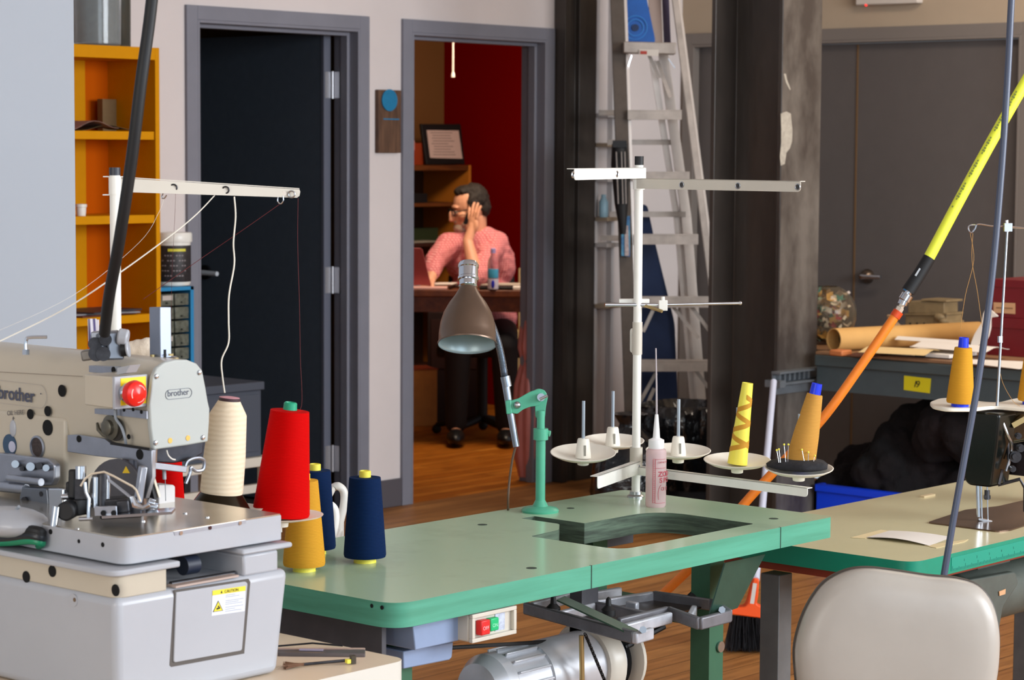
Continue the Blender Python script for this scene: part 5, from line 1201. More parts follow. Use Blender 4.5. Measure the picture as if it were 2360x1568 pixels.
rd = mat('print_red', (188, 84, 96), .5); prn = MB()
vd2 = -F0; vr2 = R0
def cyl_pt(a, z, e=.0004): return ob + (vd2 * math.cos(a) + vr2 * math.sin(a)) * (rb_ + e) + ZD * z
def wrap(s, a0, z, h_, b_=0):
    a = a0
    for ch in s:
        tg = vr2 * math.cos(a) - vd2 * math.sin(a); prn.text(ch, cyl_pt(a, z), tg, ZD, h_, .0003, bold=b_); a += h_ * .95 / rb_
wrap('ZOOM', .15, .065, .010, .0004); wrap('SPOUT', .28, .052, .010, .0004); wrap('OILER', .42, .036, .007); wrap('CAPACITY 4 OZ', .1, .092, .0036)
for a in (-.35, -.12): prn.tube([cyl_pt(a, .010), cyl_pt(a, .100)], .0005, 4)
for k in range(24): z = .011 + k * .0039; prn.tube([cyl_pt(-.35, z), cyl_pt(-.12, z)], .0004, 4)
for z in (.010, .1, .082): prn.tube([cyl_pt(a, z) for a in [-.12 + i * .12 for i in range(10)]], .0005, 4)
prn.tube([cyl_pt(.55 + .38 * math.cos(t), .028 + .02 * math.sin(t)) for t in [PI * .55 + i * .18 for i in range(12)]], .0005, 4)
prn.build('red_printing', rd, oil)
# ================================================================== second table
T2Z = .72; T2 = (3.978, 5.25, 2.452, 2.985)
tb2 = thing('sewing_table', 'pale green sewing table behind the beige chair, carrying the black sewing machine', 'table', (4.6, 2.7, 0))
m_top2 = mat('laminate_green_pale', (224, 214, 172), .2, noise=.05, nscale=5)
m_side2 = mat('teal_edge', (20, 132, 106), .35, noise=.08)
outer2 = rpoly([(T2[0], T2[2], 0), (T2[1], T2[2], 0), (T2[1], T2[3], 0), (T2[0], T2[3], 0)], [.045, .03, .03, .03], 8)
slab('table_top', tb2, outer2, [], T2Z - .041, T2Z, [m_top2, m_side2, m_side2])
rul = MB(); x0 = on('Y', T2[2], 2192, 1300).x
ru = MB().box(x0, x0 + .9, T2[2] - .0012, T2[2], T2Z - .036, T2Z - .008).build('edge_ruler', mat('ruler_teal', (26, 140, 118), .35), tb2)
for k in range(180):
    x = x0 + .004 + k * .005; h_ = .010 if k % 10 == 0 else (.007 if k % 5 == 0 else .0045); rul.box(x, x + .0008, T2[2] - .0016, T2[2] - .0012, T2Z - .036, T2Z - .036 + h_)
for k in range(18): rul.text(str(k + 1), (x0 + .05 * (k + 1) - .002, T2[2] - .0014, T2Z - .021), XD, ZD, .005, .0003)
rul.build('ruler_marks', mat('ruler_dark', (14, 78, 70), .5), ru)
MB().box(T2[0] + .03, T2[0] + .05, T2[2] + .04, T2[3] - .03, T2Z - .062, T2Z - .042).box(T2[0] + .03, T2[1] - .05, T2[2] + .045, T2[2] + .065, T2Z - .06, T2Z - .042).build('under_frame', mat('rust_red_frame', (140, 52, 30), .6), tb2)
g2 = mat('leg_grey', (112, 112, 112), .45, .3, noise=.15)
pl_ = on('X', T2[0] + .045, 1795, 1400)
for x_, y_ in ((pl_.x, pl_.y), (pl_.x, T2[2] + .06), (5.1, pl_.y), (5.1, T2[2] + .06)): MB().box(x_, x_ + .048, y_, y_ + .048, 0, T2Z - .076).build('leg', g2, tb2, bevel=.002)
t = thing('machine_motor', 'grey green motor and linkage hanging under the pale green table at right', 'motor', (4.6, 2.62, .45))
ma = mat('motor_greygreen', (92, 98, 92), .5, .3, noise=.2)
pm_ = on('Y', 2.56, 2300, 1380)
MB().cyl((pm_.x - .10, 2.62, pm_.z), (pm_.x + .2, 2.62, pm_.z), .065).build('motor_body', ma, t, bevel=.006)
MB().ext(rpoly([on('Y', 2.53, x, y) for x, y in ((2230, 1338), (2340, 1318), (2348, 1345), (2312, 1400), (2300, 1470), (2262, 1480), (2255, 1390), (2225, 1360)) ], .008), (0, .02, 0)).build('casting', ma, t, bevel=.003)
MB().box(pm_.x - .02, pm_.x + .12, 2.60, 2.64, pm_.z + .05, T2Z - .043).build('mounting_bracket', ma, t)
MB().ext([on('Y', 2.527, x, y) for x, y in ((2303, 1364), (2318, 1358), (2317, 1370), (2304, 1374))], (0, .002, 0)).build('label', mat('label_tan', (196, 150, 110), .7), t)
# taped paper
def quadz(pts, z, th=.0006): return [on('Z', z, x, y) for x, y in pts]
tp_ = MB().ext(quadz([(1960, 1240), (2030, 1222), (2062, 1226), (1994, 1242)], T2Z + .0005), (0, 0, .0006)).build('masking_tape', mat('masking_tape', (222, 202, 156), .7)); tag(tp_, 'strip of masking tape holding left end of paper on pale green table', 'tape')
tp_ = MB().ext(quadz([(2130, 1258), (2232, 1244), (2222, 1250), (2158, 1264)], T2Z + .0005), (0, 0, .0006)).build('masking_tape', mat('masking_tape', (222, 202, 156), .7)); tag(tp_, 'strip of masking tape holding right end of paper on pale green table', 'tape')
pa4 = quadz([(1996, 1241), (2050, 1225), (2190, 1234), (2198, 1246), (2142, 1260)], T2Z)
A4, B4, C4, D4 = pa4[0], pa4[1], V((pa4[2] + pa4[3]) / 2), pa4[4]
pg = MB(); f = lambda u, v: (A4.lerp(D4, u)).lerp(B4.lerp(C4, u), v) + V((0, 0, .0016 + .006 * math.sin(PI * u) * (1 - v * .5)))
pg.grid(f, 14, 6); pg.grid(lambda u, v: f(u, v) - V((0, 0, .0006)), 14, 6)
tag(pg.build('paper_sheet', m_pap), 'curled white paper taped to the pale green sewing table', 'paper')
o = MB().box(0, .05, 0, .012, 0, .004, Matrix.Translation(on('Z', T2Z, 2130, 1148))).build('chalk_piece', mat('chalk', (220, 200, 160), .8)); tag(o, 'small chalk sliver at back of the pale green table', 'chalk')
# black sewing machine
NP = on('Z', T2Z, 2275, 1204)
sm_ = thing('sewing_machine', 'black industrial sewing machine head on pale green table at the right edge', 'sewing machine', V((NP.x, NP.y, T2Z)))
m_jap = mat('japan_black', (14, 18, 16), .22, noise=.2)
pl2 = quadz([(2138, 1207), (2225, 1178), (2300, 1170), (2420, 1142), (2500, 1160), (2420, 1195), (2330, 1224), (2300, 1228), (2240, 1220)], T2Z)
MB().ext(rpoly(pl2, .01), (0, 0, .003)).build('bed_plate', mat('bed_plate_brown', (112, 88, 72), .25, .7, noise=.35, nscale=14), sm_)
SD = proj(NP)[2]
hx = lambda x, y, o=0: dep(x, y, SD + o)
hw = MB(); fx = on('X', NP.x - .028, 2224, 1050)
yA = on('X', fx.x, 2222, 1050).y; yB = on('X', fx.x, 2292, 1050).y; zT = dep(2260, 946, SD).z; zB = dep(2260, 1118, SD).z
pr_ = rpoly([(fx.x, yA, zB + .012), (fx.x, yA - .012, zB), (fx.x, yB + .006, zB), (fx.x, yB, zB + .05), (fx.x, yB - .006, zB + .10), (fx.x, yB - .01, zT), (fx.x, yA - .006, zT)], .010)
MB().ext(pr_, (.075, 0, 0)).build('head_casting', m_jap, sm_, bevel=.008, seg=3)
MB().ext(rpoly([(fx.x + .06, yA - .005, zT - .075), (fx.x + .06, yB, zT - .075), (fx.x + .06, yB - .01, zT - .004), (fx.x + .06, yA - .01, zT - .004)], .012), (.36, 0, 0)).build('arm_casting', m_jap, sm_, bevel=.006)
MB().ext(rpoly([(fx.x + .34, yA, T2Z), (fx.x + .34, yB - .02, T2Z), (fx.x + .34, yB - .02, zT), (fx.x + .34, yA, zT)], .012), (.09, 0, 0)).build('column_casting', m_jap, sm_, bevel=.006)
MB().tube(spline([V((fx.x + .02, yB + .0, zT - .008)), V((fx.x + .03, yB - .012, zT - .045)), V((fx.x + .05, yB - .014, zT - .08)), V((fx.x + .035, yB - .01, zT - .13))], 6), .0035, 8).build('take_up_lever', steel, sm_)
for x, y0_, y1_, r in ((2253, 1118, 1192, .0042), (2275, 1118, 1205, .0016), (2261, 1118, 1196, .0022)): MB().cyl(hx(x, y0_), hx(x + 2, y1_), r, n=12).build('needle_bar' if r > .004 else 'needle', chrome, sm_)
MB().bar(hx(2254, 1196), hx(2285, 1203), .014, .006).build('presser_foot', steel, sm_, bevel=.001)
MB().cyl(hx(2275, 1130), hx(2275, 1152), .006).bar(hx(2268, 1146), hx(2282, 1146), .01, .008).build('needle_clamp', darkst, sm_)
for k, (x, y, r) in enumerate(((2338, 1052, .013), (2350, 1032, .009), (2332, 1080, .007), (2345, 1004, .007))):
    MB().disc(hx(x, y, -.03), -F0, r, .012).disc(hx(x, y, -.045), -F0, r * .5, .01).build('tension_disc', darkst, sm_)
MB().bar(hx(2322, 1010, -.02), hx(2324, 1060, -.02), .006, .003).bar(hx(2308, 1082, -.02), hx(2300, 1116, -.02), .01, .006).build('lever', darkst, sm_)
MB().bar(hx(2330, 980, -.01), hx(2362, 962, -.01), .03, .012).build('brass_guide', mat('brass_rod', (190, 170, 120), .3, .8), sm_)
MB().tube([hx(2300, 1118), hx(2350, 1105), hx(2362, 1125), hx(2362, 1180)], .004, 8).build('knee_rod', darkst, sm_)
for x, y in ((2245, 961), (2253, 1029), (2233, 1101)): MB().disc(hx(x, y, -.05), -F0, .003, .01, 8)
zs_ = zT + .002
ts2 = thing('thread_stand', 'thin steel thread stand with wire arms and white oval dish plate above black sewing machine', 'thread stand', hx(2300, 940))
zS = zT + .004
pts2 = rpoly([on('Z', zS, x, y) for x, y in ((2142, 935), (2165, 926), (2220, 924), (2262, 934), (2300, 936), (2340, 926), (2420, 922), (2450, 940), (2400, 952), (2340, 948), (2290, 944), (2240, 950), (2180, 950), (2150, 944))], .02)
MB().ext(pts2, (0, 0, .008)).build('dish_plate', m_dish, ts2, bevel=.002)
pb2 = on('Z', zS + .008, 2298, 936); dS = proj(pb2)[2]
MB().tube([pb2, dep(2310, 725, dS), dep(2322, 520, dS)], [.0034, .0028, .0026], 10).build('rod', dullch, ts2)
MB().cyl(dep(2305, 775, dS), dep(2305, 790, dS), .006).build('rod_collar', steel, ts2)
MB().bar(dep(2314, 524, dS - .01), dep(2332, 524, dS - .01), .012, .018).cyl(dep(2320, 508, dS), dep(2321, 535, dS), .004).build('wire_clamp', steel, ts2)
lp_ = spline([dep(2240, 532, dS), dep(2234, 521, dS), dep(2244, 518, dS), dep(2252, 521, dS), dep(2244, 534, dS), dep(2236, 536, dS), dep(2233, 524, dS)], 4)
MB().tube(spline([dep(2362, 526, dS), dep(2324, 522, dS), dep(2285, 521, dS), dep(2254, 517, dS), dep(2247, 528, dS), dep(2238, 537, dS), dep(2232, 528, dS), dep(2235, 520, dS), dep(2248, 519, dS)], 5) + [], .0017, 6).build('wire_arm', chrome, ts2)
MB().tube([dep(2322, 524, dS), dep(2440, 530, dS)], .0017, 6).build('wire_arm', chrome, ts2)
I4 = Matrix.Identity(4)
k1 = on('Z', zS + .008, 2212, 937)
c1_ = tancone('thread_cone', 'gold thread cone with blue top and foot on white dish plate by the sewing machine', k1, Matrix.Rotation(math.radians(2.5), 4, 'X'), .152, .0300, .0185, False)
dup(c1_, on('Z', zS + .008, 2376, 932), 'gold thread cone cut off by the right edge of the photo', 'cones of sewing thread')
def thr(name, pts, r, m_, lab, k=6): return tag(MB().tube(spline(pts, k), r, 5).build(name, m_), lab, 'thread')
m_tb = mat('thread_brown', (176, 130, 70), .7)
thr('sewing_thread', [dep(2236, 538, dS), dep(2244, 600, dS), dep(2225, 680, dS), dep(2213, 760, dS)], .0006, m_tb, 'thin brown thread rising from gold cone to the wire loop')
thr('sewing_thread', [dep(2242, 538, dS), dep(2240, 600, dS), dep(2252, 670, dS), dep(2262, 740, dS), dep(2272, 800, dS)], .0006, m_tb, 'thin brown thread from the wire loop falling past the paper bird')
thr('sewing_thread', [dep(2301, 830, dS), dep(2310, 880, dS), dep(2335, 925, dS), dep(2355, 938, dS)], .0005, m_tb, 'thin tan thread trailing from thin rod to right edge cone')
# ================================================================== hoses
HD = 5.4
h = thing('air_hose', 'air line: yellow hose above, black coupling, steel fittings, orange hose below', 'hose', dep(1400, 1560, HD))
m_yh = mat('hose_yellow', (236, 244, 70), .45); m_oh = mat('hose_orange', (246, 132, 34), .4, noise=.1, nscale=60)
yh = MB().tube(spline([dep(2560, -140, HD), dep(2370, 178, HD), dep(2250, 390, HD), dep(2140, 596, HD)], 6), .0132, 16).build('yellow_hose', m_yh, h)
pr3 = MB(); 
for (ax_, ay_), s in (((2270, 375), 'WORKING PRESSURE 300 PSI'), ((2332, 268), 'AIR HOSE 3/8 IN'), ((2205, 492), 'MADE FOR AIR USE')):
    pass
for k in range(46):
    tt_ = k / 46; x = 2350 - 150 * tt_; y = 212 + 270 * tt_
    if k % 9 in (7, 8): continue
    a = dep(x - 7, y - 2, HD - .0125); b = dep(x - 9.2, y + 1.8, HD - .0125); pr3.bar(a, b, .003 + .002 * (k % 3), .0006, up=F0)
pr3.build('worn_hose_print', mat('print_dark', (96, 104, 30), .6), yh)
MB().tube([dep(2142, 594, HD), dep(2118, 634, HD), dep(2093, 672, HD)], [.0150, .0155, .0165], 16).build('black_sleeve', rubber, h)
MB().ext([dep(x, y, HD - .017) for x, y in ((2119, 618), (2122, 620), (2112, 637), (2108, 635))], F0 * .002).build('sleeve_label', mat('label_faded', (170, 175, 180), .6), h)
MB().tube([dep(2084, 664, HD), dep(2090, 668, HD)], .0045, 8).build('blue_tab', mat('tab_blue', (60, 140, 200), .4), h)
MB().tube([dep(2097, 668, HD), dep(2089, 684, HD), dep(2087, 686, HD)], [.0085, .009, .008], 12).build('plug_nipple', chrome, h)
MB().tube([dep(2092, 680, HD), dep(2084, 693, HD), dep(2083, 694, HD), dep(2079, 703, HD)], [.0145, .0145, .0115, .0115], 16).build('quick_coupler', chrome, h)
MB().tube([dep(2080, 701, HD), dep(2076, 708, HD), dep(2075, 709, HD), dep(2068, 722, HD)], [.007, .007, .0095, .0095], 6).build('hose_fitting', mat('zinc_fitting', (214, 208, 196), .3, .7), h)
MB().tube(spline([dep(2070, 719, HD), dep(2050, 748, HD), dep(1990, 835, HD), dep(1900, 960, HD), dep(1800, 1070, HD), dep(1715, 1162, HD), dep(1620, 1280, HD), dep(1520, 1378, HD), dep(1420, 1480, HD), dep(1350, 1620, HD), dep(1330, 1800, HD)], 6), [.0115] * 3 + [.0108] * 58, 14).build('orange_hose', m_oh, h)
MB().tube([dep(2071, 718, HD), dep(2062, 731, HD)], .0125, 16).build('hose_ferrule', mat('ferrule_orange', (206, 70, 20), .4), h)
h2 = MB().tube(spline([dep(2340, -120, 4.5), dep(2331, 0, 4.5), dep(2322, 180, 4.5), dep(2306, 420, 4.5), dep(2284, 660, 4.5), dep(2254, 880, 4.5), dep(2222, 1060, 4.5), dep(2197, 1200, 4.5), dep(2175, 1330, 4.5), dep(2150, 1480, 4.5), dep(2120, 1700, 4.5), dep(2110, 2200, 4.5)], 6), .0068, 12).build('air_line', mat('air_line_blue', (70, 78, 98), .35))
tag(h2, 'thin blue-grey air line hanging in front of the pale green table, behind the chair back', 'air line')
# ================================================================== chair
CDp = 4.0
cp_ = [(1836, 1568), (1832, 1500), (1845, 1440), (1868, 1388), (1902, 1344), (1950, 1318), (2000, 1311), (2060, 1317), (2140, 1329), (2205, 1335), (2255, 1352), (2287, 1392), (2302, 1450), (2303, 1510), (2296, 1570), (2280, 1625), (2240, 1665), (2150, 1690), (2000, 1690), (1900, 1670), (1855, 1625)]
ring = []
bpts = [dep(x, y, CDp) for x, y in cp_]; bpts = spline(bpts + [bpts[0]], 4)[:-1]; cen_ = sum(bpts, V((0, 0, 0))) / len(bpts)
chb = thing('work_chair', 'beige vinyl work chair, rounded backrest with dark rim, in right foreground', 'chair', V((cen_.x, cen_.y, 0)) + F0 * .2)
def pad(bp, rings):
    m = MB(); n = len(bp); vs = []
    for s, off in rings: vs += [cen_ + (p - cen_) * s + F0 * off for p in bp]
    fs = []
    for j in range(len(rings) - 1): fs += [(j * n + i, j * n + (i + 1) % n, (j + 1) * n + (i + 1) % n, (j + 1) * n + i) for i in range(n)]
    fs += [list(range(n - 1, -1, -1)), list(range((len(rings) - 1) * n, len(rings) * n))]
    return m.add(vs, fs)
m_vin = mat('beige_vinyl', (172, 165, 156), .33, noise=.06, nscale=6, bump=.03, bscale=30)
pad(bpts, [(.985, .012), (1.0, .004), (.995, -.006), (.975, -.016), (.93, -.025), (.84, -.031), (.7, -.035), (.5, -.037), (.25, -.038), (.05, -.038)]).build('backrest_pad', m_vin, chb, sharp=80)
pad(bpts, [(.6, .034), (.95, .030), (1.012, .018), (1.016, .010), (1.010, .004)]).build('backrest_shell', mat('shell_dark', (70, 62, 56), .5), chb, sharp=80)
base_ = V((cen_.x, cen_.y, 0)) + F0 * .24
Mch = orient(R0, F0, ZD, base_)
MB(Mch).box(-.2, .2, -.18, .2, .44, .52).build('seat', m_vin, chb, bevel=.035, seg=4)
MB(Mch).bar((0, -.19, .44), (0, -.205, .68), .05, .012, up=(0, 1, 0)).bar((0, -.2, .44), (0, 0, .44), .05, .012).build('back_bar', black, chb)
MB(Mch).cyl((0, 0, .10), (0, 0, .44), .025).build('post', darkst, chb)
for k in range(5):
    a = 2 * PI * k / 5; e = V((.26 * math.cos(a), .26 * math.sin(a), .06)); f = MB(Mch).tube([(0, 0, .11), e], [.022, .014], 10).build('base_leg', black, chb)
    MB(Mch).ball(e - V((0, 0, .031)), (.028, .018, .028)).build('castor', black, f)
# white bent-tube trolley behind the green table
hd_ = 4.62; tr_ = thing('tube_trolley', 'white bent tube handle rising behind the left end of the green table', 'trolley', (dep(760, 1250, hd_).x, dep(760, 1250, hd_).y, 0))
tt1 = spline([dep(746, 1166, hd_ + .03), dep(758, 1163, hd_), dep(771, 1176, hd_), dep(772, 1205, hd_), dep(762, 1250, hd_)], 6)
foot = V((tt1[-1].x, tt1[-1].y, .03))
MB().tube(tt1 + [foot], .0085, 12).build('handle', white, tr_)
tt2 = [p + F0 * .25 - R0 * .0 for p in tt1]; MB().tube(tt2 + [foot + F0 * .25], .0085, 12).build('handle', white, tr_)
MB().tube([tt1[0], tt1[0] + F0 * .25], .007, 10).tube([tt1[-1] - ZD * .02, tt1[-1] - ZD * .02 + F0 * .25], .007, 10).build('cross_tube', white, tr_)
MB().bar(foot - R0 * .3 + ZD * .0 + F0 * .125, foot + R0 * .02 + F0 * .125, .30, .03).build('base', white, tr_, bevel=.004)
for a in (-.28, 0):
    for b in (0, .25): MB().ball(foot + R0 * a + F0 * b - ZD * .02 + ZD * .0, (.01, .01, .01)).build('foot', rubber, tr_)
# ================================================================== beige machine table in the foreground
BZ = .75
bt5 = thing('machine_table', 'beige topped low table with white edge carrying the buttonhole machine', 'table', (1.9, 2.85, 0))
m_bgt = mat('laminate_beige', (226, 204, 178), .35, noise=.05, nscale=6); m_wh = mat('table_edge_white', (212, 208, 198), .35)
o5 = rpoly([(1.2, 2.474, 0), (2.560, 2.474, 0), (2.560, 3.30, 0), (1.2, 3.30, 0)], [.02, .03, .03, .02], 8)
slab('table_top', bt5, o5, [], BZ - .045, BZ, [m_bgt, m_wh, m_wh])
for x_ in (1.28, 2.48):
    for y_ in (2.55, 3.2): MB().box(x_ - .025, x_ + .025, y_ - .025, y_ + .025, 0, BZ - .046).build('leg', mat('leg_grey', (112, 112, 112), .45, .3), bt5)
tg = lambda x, y: on('Z', BZ, x, y)
t = thing('thread_nipper', 'dark brush-ended hand tool with yellow tip lying on the beige table', 'tool', tg(740, 1535))
a, b = tg(700, 1538), tg(808, 1531)
MB().tube([a + ZD * .004, b + ZD * .006], .0024, 8).build('handle', darkst, t)
MB().bar(b + ZD * .007, b.lerp(a, -.1) + ZD * .007, .012, .012).build('end_clip', mat('clip_dark', (70, 62, 50), .5), t)
MB().bar(tg(798, 1534) + ZD * .006, tg(806, 1533) + ZD * .006, .008, .006).build('yellow_tip', m_yc, t)
br5 = MB(); rn = random.Random(8)
for i in range(60): br5.tube([a + ZD * .004 + V((rn.uniform(-.002, .002), rn.uniform(-.002, .002), rn.uniform(-.002, .002))), tg(655 + rn.uniform(-4, 8), 1541 + rn.uniform(-5, 5)) + ZD * rn.uniform(.001, .008)], .0006, 3, caps=False)
br5.build('brush_hairs', mat('bristle_brown', (104, 66, 38), .7), t)
o = MB().ext(rpoly([tg(640, 1502), tg(842, 1502), tg(842, 1516), tg(640, 1514)], .003), (0, 0, .006)).build('clear_case', mat('clear_lilac', (236, 220, 220), .1, trans=.85, ior=1.08), bevel=.001); tag(o, 'long clear plastic case lying on the beige table behind the brush tool', 'case')
MB().bar(tg(690, 1508) + ZD * .007, tg(745, 1509) + ZD * .007, .012, .0006).build('case_insert', mat('insert_lilac', (160, 152, 176), .6), o)
MB().tube([tg(640, 1503) + ZD * .009, tg(720, 1499) + ZD * .011, tg(790, 1502) + ZD * .009], .0016, 6).build('case_rod', darkst, o)
# ================================================================== buttonhole machine
m_cr = mat('machine_cream', (194, 184, 166), .3, noise=.05, nscale=6)
m_cr2 = mat('machine_white', (176, 178, 184), .28, noise=.04, nscale=6)
m_stb = mat('satin_steel', (168, 172, 182), .32, .85, noise=.12, nscale=30)
BF = 2.56; BL = on('Y', BF, 285, 1240).x; BR = on('Y', BF, 650, 1190).x; BT = on('Y', BF, 285, 1240).z; BB = on('Y', BF, 300, 1302).z
bm_ = thing('buttonhole_machine', 'large cream industrial buttonhole machine in the left foreground with red stop button', 'sewing machine', (2.2, 2.8, BZ))
FY = lambda x, y, o=0: on('Y', BF + o, x, y)
FX = lambda x, y, o=0: on('X', BL + o, x, y)
bed = MB().ext(rpoly([(BL, BF, BB), (BR, BF, BB), (BR, 3.08, BB), (BL, 3.08, BB)], [.022, .004, .01, .01], 6), (0, 0, BT - BB - .002)).build('bed', m_cr2, bm_, bevel=.0015)
MB().ext(rpoly([(BL + .001, BF + .001, BT - .002), (BR - .001, BF + .001, BT - .002), (BR - .001, 3.079, BT - .002), (BL + .001, 3.079, BT - .002)], [.021, .004, .01, .01], 6), (0, 0, .002)).build('bed_plate', mat('polished_bed', (206, 198, 184), .2, .8, noise=.25, nscale=10), bm_)
st5 = [FY(401, 1226, -.0008), FY(567, 1199, -.0008), FY(567, 1207, -.0008), FY(403, 1235, -.0008)]
sb = MB().ext(st5, (0, .003, 0)).build('front_strip', m_stb, bed)
for x, y in ((417, 1229), (553, 1206)): MB().disc(FY(x, y, -.0008), -YD, .0032, .0008, 12).build('strip_screw', chrome, sb)
MB().disc(FY(484, 1217, -.001), -YD, .003, .0008, 10).build('strip_hole', mat('hole_red_black', (60, 20, 24), .8), sb)
for x, y, r in ((182, 1248, .003), (237, 1256, .0035), (117, 1226, .004)): MB().disc(FX(x, y), -XD, r, .0006, 14).build('bed_hole', hole, bed)
for x, y in ((427, 1184), (478, 1193), (330, 1202), (178, 1220)): MB().disc(on('Z', BT, x, y), ZD, .0035, .0012, 12).build('bed_screw', chrome, bed)
# base housing
HF = 2.548; HY = lambda x, y, o=0: on('Y', HF + o, x, y)
HL = HY(268, 1381).x; HT = HY(268, 1381).z; HX = lambda x, y, o=0: on('X', HL + o, x, y)
hp = [V((HL, HF, BZ + .001)), V((HL, HF, HT)), V((HY(668, 1318).x, HF, HT)), V((HY(648, 1500).x, HF, HT - .12)), V((HY(642, 1560).x, HF, BZ + .001))]
hs = MB().ext(hp, (0, .56, 0)).build('base_housing', m_cr2, bm_, bevel=.012, seg=4)
lipb = HY(285, 1328).z; b0x = HL + .004
MB().ext(rpoly([(b0x, HF + .004, HT - .002), (HY(389, 1360).x, HF + .004, HT - .002), (HY(389, 1360).x, HF + .09, HT - .002), (b0x + .09, HF + .10, HT - .002), (b0x + .09, 3.08, HT - .002), (b0x, 3.08, HT - .002)], [.02, .003, .003, .01, .003, .003], 5), (0, 0, lipb - HT + .002)).build('support_block', m_cr, bm_, bevel=.002)
MB().box(HY(566, 1328).x, HY(646, 1328).x, HF + .004, HF + .5, HT - .002, lipb).build('support_block', m_cr2, bm_, bevel=.004)
lt_ = BB - .003
MB().ext(rpoly([(b0x - .012, HF - .004, lipb), (HY(414, 1300).x, HF - .004, lipb), (HY(405, 1300).x, HF + .10, lipb), (b0x + .08, HF + .12, lipb), (b0x + .08, 3.08, lipb), (b0x - .012, 3.08, lipb)], [.024, .006, .01, .02, .003, .003], 6), (0, 0, lt_ - lipb)).build('support_lip', m_cr2, bm_, bevel=.004)
MB().box(HY(560, 1258).x, HY(676, 1258).x, HF + .0, HF + .06, lipb, lt_).build('support_lip', m_cr2, bm_, bevel=.006, seg=3)
MB().box(HY(652, 1225).x, HY(681, 1225).x, HF + .03, HF + .05, HY(670, 1235).z, HY(670, 1212).z).build('side_knob', m_cr2, bm_, bevel=.004, seg=3)
dk5 = MB().box(HL + .10, BR - .05, HF + .12, 3.0, HT, lt_).build('inner_mechanism', mat('mechanism_dark', (34, 34, 40), .6), bm_)
MB().cyl(HY(420, 1305, .04), HY(450, 1300, .04), .014).build('stop_wheel', mat('navy_plastic', (30, 38, 56), .5), dk5)
MB().cyl(HY(393, 1347, .02), HY(540, 1322, .02), .004).build('hinge_rod', darkst, dk5)
MB().bar(HY(395, 1352, .01), HY(540, 1326, .01), .02, .003).build('tray_edge', mat('edge_pinkish', (180, 160, 150), .4), dk5)
for x, y in ((61, 1330), (121, 1317), (267, 1361)): MB().disc(on('X', b0x - .0002, x, y), -XD, .0085, .001, 20).build('bore_hole', hole, bm_)
MB().disc(HX(170, 1384), -XD, .009, .0014, 20).build('round_plug', m_cr2, hs)
MB().disc(HX(172, 1383, -.0014), -XD, .003, .0006, 12).build('plug_slot', mat('slot_brown', (110, 90, 70), .7), hs)
# cover with caution label
cvp = [HY(402, 1361, -.0005), HY(573, 1335, -.0005), HY(577, 1342, -.0005), HY(563, 1507, -.0005), HY(395, 1538, -.0005), HY(391, 1534, -.0005)]
sm5 = MB().ext(cvp, (0, .002, 0)).build('cover_gap', mat('gap_dark', (92, 86, 82), .8), hs)
cvp2 = rpoly([HY(407, 1366, -.003), HY(566, 1341, -.003), HY(571, 1345, -.003), HY(558, 1500, -.003), HY(401, 1528, -.003)], [.001, .003, .003, .004, .004])
cv = MB().ext(cvp2, (0, .003, 0)).build('access_cover', m_cr2, bm_, bevel=.0012)
LQ = lambda u, v: HY(490 + 76 * u - 2 * v, 1362 - 11 * u + 58 * v, -.0035)
MB().ext([LQ(0, .2), LQ(1, .2), LQ(1, 1), LQ(0, 1)], (0, .0003, 0)).build('label_sheet', mat('label_white3', (226, 230, 240), .4), cv)
MB().ext([LQ(.0, 0) - YD * .0002, LQ(1, 0) - YD * .0002, LQ(1, .19) - YD * .0002, LQ(0, .19) - YD * .0002], (0, .0003, 0)).build('label_band', mat('label_yellow2', (236, 216, 60), .4), cv)
MB().text('CAUTION', LQ(.36, .155) - YD * .0005, LQ(1, 0) - LQ(0, 0), ZD, .0042, .0002).ext([LQ(.24, .15) - YD * .0005, LQ(.30, .15) - YD * .0005, LQ(.27, .04) - YD * .0005], (0, .0002, 0)).build('label_lettering', black, cv)
tr5 = MB().ext([LQ(.02, .86) - YD * .0002, LQ(.34, .86) - YD * .0002, LQ(.18, .42) - YD * .0002], (0, .0002, 0)).build('warning_triangle', m_blk, cv)
MB().ext([LQ(.05, .84) - YD * .0005, LQ(.31, .84) - YD * .0005, LQ(.18, .48) - YD * .0005], (0, .0002, 0)).build('triangle_fill', mat('label_yellow2', (236, 216, 60), .4), tr5)
MB().bar(LQ(.13, .75) - YD * .0008, LQ(.24, .72) - YD * .0008, .0002, .0025).ball(LQ(.19, .66) - YD * .0008, (.0014, .0002, .0014), None, 8, 6).build('triangle_symbol', black, tr5)
ln5 = MB()
for k, (v, e) in enumerate(((.26, .7), (.33, .82), (.48, .95), (.55, .8), (.62, .92), (.74, .95), (.82, .7), (.9, .9))): ln5.bar(LQ(.40, v) - YD * .0003, LQ(e, v) - YD * .0003, .0002, .0008)
ln5.build('label_small_print', mat('print_grey', (150, 154, 168), .6), cv)
